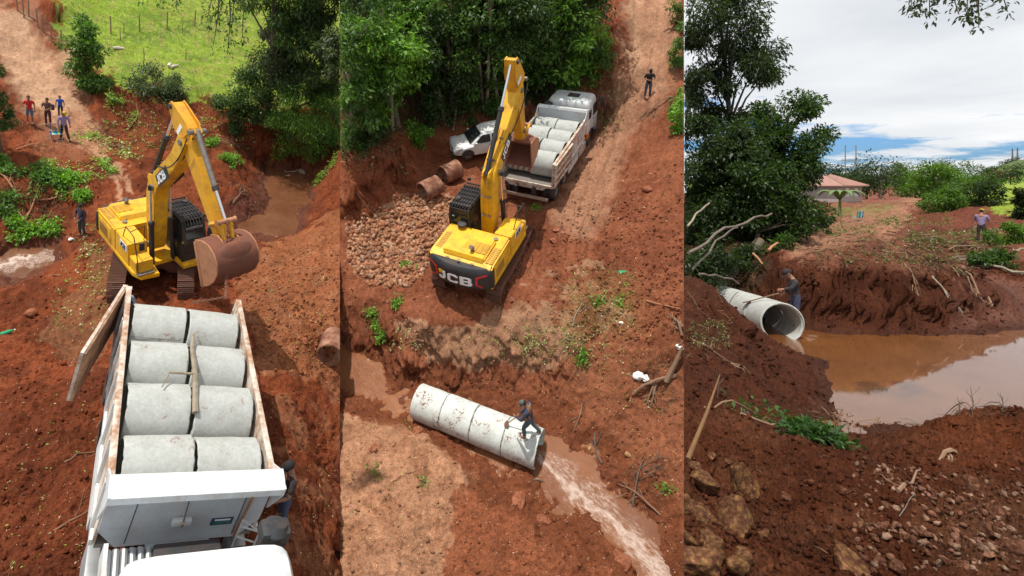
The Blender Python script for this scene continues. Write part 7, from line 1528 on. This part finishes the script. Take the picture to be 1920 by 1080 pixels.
# big trees at the left
GREYB0 = paint('dark_bark', (.06, .048, .038), .9, dirt=(.12, .10, .08), amt=.6, scale=4)
G3 = 'large trees at the left of the pond'
tree(S3, T3(1385, 470, 30), [(-1.2, 0, 12.6, 2.6, 2.4, 2.6), (.2, 0, 9.6, 2.2, 2, 2.2), (-2.3, 0, 9.2, 1.6, 2, 2.2), (-.8, 0, 7.2, 1.9, 1.6, 1.8), (-2.6, 0, 6.6, 1.5, 1.6, 2)], 22000, .28, OG + DG, 'tallest tree with a loose crown against the sky', group=G3, trunk=.2, nclump=60, droop=.8, aspect=.28, limbs=14, bark=GREYB0)
tree(S3, T3(1455, 470, 27), [(.6, 0, 4.9, 1.6, 1.8, 2.2), (.9, 0, 3.0, 1.3, 1.5, 1.8), (-.5, 0, 3.6, 1.7, 1.8, 2.4)], 22000, .22, MG + DG, 'rounded vine covered tree in front of the house', group=G3, trunk=.25, nclump=60, limbs=16, droop=.5)
tree(S3, T3(1340, 470, 26), [(0, 0, 4.6, 1.8, 1.6, 1.8), (-.8, 0, 2.6, 1.6, 1.6, 1.8), (1.2, 0, 2.6, 1.6, 1.5, 2.0)], 20000, .22, DG, 'dark dense tree at the left edge by the fallen trunk', group=G3, trunk=.2, nclump=60, droop=.5)
tree(S3, T3(1420, 455, 24), [(0, 0, 2.2, 1.8, 1.2, 1.6), (1.6, .2, 1.9, 1.3, 1.2, 1.5)], 15000, .19, DG + MG, 'dark undergrowth tree behind the felled logs', group=G3, trunk=.12, nclump=40)
for (px, py, d, ru, rw, n, kd, lab) in ((1300, 470, 25, 1.7, 1.7, 5000, 0, 'dark undergrowth between the trunks at the left edge'), (1360, 462, 25, 1.6, 1.5, 5000, 0, 'dark undergrowth right behind the crossing limbs'), (1430, 450, 25, 1.2, 1.2, 3000, 0, 'dark undergrowth below the vine covered tree'), (1310, 495, 20, 1.1, 1.2, 3500, 0, 'dark shrub at the left edge over the log'), (1370, 490, 21, 1.2, .9, 2600, 0, 'dark shrub above the fallen log'), (1462, 462, 21, .5, .5, 900, 1, 'bright leafy branches at the platform corner'), (1535, 425, 28, .7, 1.1, 1800, 1, 'green shrub at the foot of the vine covered tree'),
        (1765, 388, 42, 1.5, 1.0, 2600, 2, 'light green bush left of the red mound top'), (1800, 384, 44, 2.3, 1.1, 3400, 1, 'grey green bush on the red mound'), (1835, 385, 42, 1.6, 1.2, 2200, 0, 'dark bush behind the red mound'), (1905, 435, 26, 1.1, .7, 2200, 2, 'bright felled foliage at the right edge'), (1860, 452, 22, .9, .35, 1200, 1, 'leafy branches behind the root bank'), (1914, 400, 34, .6, 1.6, 1800, 0, 'dark tree cut by the right edge')):
    b = T3(px, py, d); bush(S3, 0, 0, ru, rw, n, .17 if d < 30 else .25, kinds[kd][1], lab, p=Vector(b), w_off=.65, group='shrubs around the platform')
# banana plant by the house
b = Vector(T3(1574, 392, 40)); root = empty('banana_plant', S3.M @ Matrix.Translation(b), 'banana plant with broad leaves in front of the house', 'plant'); m = MB(); m.tube([(0, 0, 0), (.05, 0, 1.4)], [.12, .08], paint('banana_stem', (.14, .18, .05), .7), 8); m.build('stem', root)
for k in range(7):
    a = k * 52; me = MB(); V = []; n = 7
    for i in range(n + 1):
        t_ = i / n; x = 1.6 * t_; z = 1.4 + 1.0 * math.sin(t_ * 2.2) * .9 - .5 * t_ * t_; w = .22 * math.sin(math.pi * (.08 + .9 * t_)); V += [(x, -w, z - .05), (x, 0, z), (x, w, z - .05)]
    Fc = [(i * 3 + j, i * 3 + j + 1, i * 3 + j + 4, i * 3 + j + 3) for i in range(n) for j in range(2)]; me.add(V, Fc, paint('banana_leaf', (.12, .22, .06), .45, amt=.3), RZ(a), True); o = me.build('leaf', root)
    md = o.modifiers.new('thick', 'SOLIDIFY'); md.thickness = .012
# logs and branches at the left
def log(a, b, r, label, mat=None, name='fallen_log'):
    a, b = Vector(a), Vector(b); m = MB(); n = 10; d = b - a; sd = a.x * 7; cv = d.length * (.022 if name == 'bare_limb' else .005); pts = [a + d * i / n + Vector((math.sin(i * .9 + sd) * cv * .5, 0, cv * (math.sin(math.pi * i / n) * 1.2 + .4 * math.sin(i * 1.7 + sd)))) for i in range(n + 1)]; c = a
    t = empty(name, TR(*a), label, 'log'); m.tube([p_ - a for p_ in pts], [r * (1.05 - .03 * i + .04 * math.sin(i * 2.1)) for i in range(n + 1)], mat or BARK, 14); m.build('trunk', t)
    m = MB(); e = pts[-1] - a; m.tube([e, e + d.normalized() * .012], r * .8, TWIGR, 14); m.build('cut_end', t); return t
GREYB = paint('grey_bark', (.17, .13, .10), .9, dirt=(.08, .06, .045), amt=.8, scale=5, bump=.6, bscale=18)
p0, p1 = Vector(S3.dep(1340, 535, 20.5)), Vector(S3.dep(1425, 497, 22)); log((p0.x, p0.y, ground(S3, p0.x, p0.y) + .25), (p1.x, p1.y, ground(S3, p1.x, p1.y) + .35), .24, 'thick fallen log with a cut end beside the culvert')
for (x0, y0, d0, x1, y1, d1, r, lab, mt) in ((1286, 478, 17.5, 1450, 400, 23, .05, 'long curved bare limb leaning over the undergrowth', GREYB), (1310, 515, 16.5, 1385, 530, 18.5, .035, 'pale thin trunk lying by the culvert', GREYB), (1300, 505, 16.5, 1380, 425, 20, .035, 'bare limb crossing the dark shrubs', BARK), (1288, 425, 15.5, 1330, 380, 17, .03, 'thin dead branch high at the left edge', BARKL), (1412, 475, 20, 1430, 495, 19.5, .04, 'orange broken limb beside the log end', TWIGR), (1440, 470, 20, 1458, 455, 20.5, .05, 'short orange piece of torn wood at the platform corner', TWIGR)):
    log(S3.dep(x0, y0, d0), S3.dep(x1, y1, d1), r, lab, mt, 'bare_limb')
# roots and sticks over the cliff
for i, (px, py, yw, L, r, ar, lab) in enumerate(((1840, 500, -50, 2.0, .07, .3, 'thick root sprawling down from the platform edge'), (1800, 500, 250, 1.4, .035, .2, 'root hanging over the cliff face'), (1860, 480, 200, 1.8, .05, .4, 'bare branch lying along the root bank'), (1780, 470, -20, 2.0, .03, .4, 'thin branches on the platform edge'), (1890, 470, 10, 2.0, .05, .3, 'brown branch at the right edge of the platform'), (1700, 500, 240, 1.0, .02, .2, 'thin root at the middle of the cliff top'), (1750, 520, 250, .9, .03, .15, 'root stub in the cliff face'), (1850, 555, 230, .9, .04, .3, 'root end over the mud bar'), (1820, 430, 20, 2.0, .03, .4, 'pale branches behind the root bank'), (1740, 440, 10, 1.2, .02, .3, 'dry twigs on the platform'))):
    p = hit(S3, px, py); branchy(S3, tuple(p), yw, L, lab, r=r, mat=TWIG if i % 2 else BARKL, seed=120 + i, name='root', group='roots over the cut bank', arch=ar, forks=4)
litter('leaf_litter', S3, [(1580, 433, 60, 8, .5), (1770, 450, 70, 14, .9), (1870, 445, 40, 16, .7), (1650, 470, 120, 20, .5), (1665, 418, 20, 8, .2), (1800, 470, 80, 20, .35), (1740, 415, 50, 14, .2), (1330, 630, 40, 30, .3), (1700, 495, 120, 10, .3)], 1300, .085, YG + [(.35, .3, .2), (.28, .2, .12), (.10, .14, .04)])
# foreground branches
b = hit(S3, 1475, 775)
branchy(S3, tuple(hit(S3, 1400, 790)), 10, 1.3, 'fresh leafy branch lying over the near bank', leafn=1900, r=.018, cols=[(.06, .13, .03), (.09, .18, .05), (.05, .10, .03)], ls=.09, seed=7, leafrad=.17, arch=.25)
branchy(S3, tuple(hit(S3, 1330, 770)), 20, 1.0, 'bare bent twigs beside the fresh leafy branch', leafn=120, r=.012, cols=MG, ls=.1, seed=8, arch=.6)
for i, (px, py, yw, L, r, ar, lab) in enumerate(((1665, 910, 30, 1.0, .018, .25, 'bent brown root lying on the near soil'), (1790, 850, 200, .35, .03, .6, 'hooked root sticking out of the soil'), (1680, 960, 38, .8, .004, .2, 'thin grey wire on the near soil'), (1700, 930, 70, .5, .006, .2, 'thin orange root beside the bent one'), (1830, 770, 85, .5, .012, .9, 'dead twig standing at the pond edge'), (1880, 760, 60, .7, .015, .8, 'bare bush twigs at the pond edge, right'), (1600, 805, 20, .9, .012, .3, 'thin dead stalks at the pond edge'), (1760, 780, 200, .6, .02, .4, 'pale twisted roots at the pond edge'), (1300, 640, 10, .9, .025, .2, 'dead leaves and sticks on the left bank'))):
    p = hit(S3, px, py); branchy(S3, tuple(p), yw, L, lab, r=r, mat=STEEL if 'wire' in lab else TWIG, seed=140 + i, name='wire' if 'wire' in lab else 'dead_branch', arch=ar, forks=0 if i in (0, 2, 3) else 3, cat='wire' if 'wire' in lab else 'branch')
p0, p1 = S3.dep(1290, 860, 4.6), S3.dep(1350, 702, 5.2); m = MB(); m.tube([p0, np.array(p0) * .5 + np.array(p1) * .5 + [.02, 0, .02], p1], [.02, .014, .004], paint('split_wood', (.18, .09, .035), .8, dirt=(.12, .06, .03), amt=.8, scale=12), 7)
tag(m.build('broken_stake'), 'split yellowish stake leaning at the lower left', 'stake')
# boulders in the foreground
RK = terrain_mat('boulder')
boul = [(1400, 930, .20, 'tall pointed boulder with a pale face, top of the left pile'), (1385, 990, .19, 'round ochre boulder below the pointed one'), (1325, 920, .16, 'brown boulder left of the pointed one'), (1305, 885, .09, 'small boulder at the top of the pile'), (1290, 960, .12, 'boulder at the left edge of the pile'), (1320, 980, .11, 'angular stone between the two left boulders'), (1340, 1040, .13, 'boulder at the foot of the pile'), (1300, 1065, .16, 'bottom left boulder with a yellow edge'), (1395, 1055, .08, 'upright grey stone at the pile foot'), (1430, 1010, .07, 'small brown stone right of the pile'), (1365, 870, .05, 'small stone above the pointed boulder'), (1290, 1015, .08, 'small stone at the left edge'), (1380, 1075, .1, 'flat stone lying at the bottom edge'), (1335, 860, .06, 'thin upright stone at the pile top'),
        (1590, 1060, .14, 'half buried boulder at the bottom centre'), (1615, 985, .055, 'pale stone in the middle of the soil'), (1665, 950, .06, 'round stone near the wire'), (1745, 920, .05, 'pale stone at the root end'), (1820, 910, .10, 'dark block in the soil at right'), (1900, 1040, .14, 'large earthy block at the bottom right'), (1870, 970, .13, 'earthy boulder at the right edge'), (1875, 925, .05, 'white topped stone at right'), (1800, 1060, .07, 'stone at the bottom right'), (1730, 1000, .06, 'angular stone at the lower right'), (1700, 1010, .05, 'small ochre stone left of the angular one'), (1560, 1000, .06, 'red stone near the bottom centre'), (1470, 930, .06, 'dark stone right of the boulders'), (1580, 920, .06, 'reddish clod in the middle'), (1850, 1000, .09, 'rough clod above the bottom right block'), (1640, 1010, .05, 'small brown stone above the bottom edge'), (1520, 905, .04, 'small stone on the dark soil'), (1780, 960, .05, 'small stone below the root'), (1680, 1065, .06, 'stone right of the half buried boulder')]
for i, (px, py, r, lab) in enumerate(boul):
    p = hit(S3, px, py); V, Fc = rock_mesh(300 + i, ICO3 if r > .1 else ICO2, .95, (1, .8, .85) if i else (.7, .6, 1.25), 12)
    fl = fbm(V[:, 0] * 4 + i, V[:, 1] * 4 + V[:, 2] * 3, 5, i, .75)[:, None]; base = np.array((.12, .05, .03)); och = np.array((.24, .13, .05)) if i < 16 else np.array((.22, .105, .06))
    cc = np.clip(base + (och - base) * sst(-.1, .35, fl), 0, 1); cc = np.concatenate([cc, np.full((len(V), 1), .9)], 1)
    me = mesh_np('boulder', V * r, Fc, [RK], smooth=False, attr={'soil': ('POINT', cc)})
    tag(link('boulder', me, place(S3, (p.x, p.y, p.z + r * (.35 if i < 14 else .1)), i * 47, random.uniform(-20, 20), random.uniform(-20, 20))), lab, 'rock')
clods('gravel', S3, px_sampler(S3, box=(1600, 900, 1920, 1090)), 900, .008, .035, [(.22, .11, .07), (.30, .19, .13), (.18, .08, .05)], TM, power=2)

sticks('dry_twigs', S3, [(1800, 470, 100, 40, 1.0), (1720, 440, 150, 30, .5), (1350, 480, 70, 50, .5), (1330, 620, 45, 70, .15), (1600, 480, 120, 20, .25), (1800, 790, 120, 15, .12), (1480, 790, 120, 15, .1), (1600, 930, 310, 130, .08)], 1000, .34, .009, [(.19, .11, .065), (.12, .065, .04), (.27, .18, .11), (.08, .05, .035)])
for i, (px, py, hh, lab) in enumerate(((1822, 782, .42, 'upright forked twig at the pond edge'), (1797, 778, .25, 'short leaning twig left of the upright forked one'), (1590, 815, .2, 'thin stalk at the near pond edge, left'), (1612, 812, .16, 'second thin stalk at the near pond edge'), (1878, 776, .28, 'bent twig at the pond edge near the right side'), (1345, 745, .4, 'bare stems standing behind the fresh leafy branch'))):
    p = hit(S3, px, py); t = empty('twig', S3.M @ Matrix.Translation(p), lab, 'branch'); m = MB(); m.tube([(0, 0, -.03), (.02, 0, hh * .5), (.0, .02, hh)], [.007, .005, .002], BARK, 5)
    for k in range(4): a = k * 1.9 + i; m.tube([(.015, 0, hh * (.35 + .13 * k)), (.015 + math.cos(a) * hh * .2, 0, hh * (.5 + .13 * k)), (.015 + math.cos(a) * hh * .28, 0, hh * (.65 + .13 * k))], [.004, .003, .001], BARK, 4)
    m.build('stem', t)
# ------------------------------------------------------------------ nothing of one site reaches into the next
bpy.context.view_layer.update()
def keep_in_site():
    for o in list(bpy.data.objects):
        if o.type != 'MESH' or o.get('kind') or o.modifiers or len(o.data.vertices) == 0: continue
        Wd = np.array([o.matrix_world @ Vector(c) for c in o.bound_box]); y = Wd[:, 1]
        if y.min() < .5: continue
        px = CX + F * Wd[:, 0] / y; c = px.mean(); st = S1 if c < 637.5 else (S2 if c < 1282.5 else S3)
        for xb, sg in ((st.x0, -1), (st.x1, 1)):
            if xb < 0 or xb > 1920: continue
            if (px.min() < xb - .3 and sg < 0) or (px.max() > xb + .3 and sg > 0):
                if o.data.users > 1: o.data = o.data.copy()
                n = Vector((F, -(xb - CX), 0.0)) * sg; inv = o.matrix_world.inverted(); co = inv @ Vector((0, 0, 0)); no = (o.matrix_world.to_3x3().transposed() @ n).normalized()
                bm = bmesh.new(); bm.from_mesh(o.data); r = bmesh.ops.bisect_plane(bm, geom=bm.verts[:] + bm.edges[:] + bm.faces[:], plane_co=co, plane_no=no, clear_outer=True)
                if not o.name.startswith(('crown', 'leaves')): bmesh.ops.holes_fill(bm, edges=[e for e in r['geom_cut'] if isinstance(e, bmesh.types.BMEdge)], sides=0)
                if len(bm.verts): bm.to_mesh(o.data)
                bm.free()
keep_in_site()
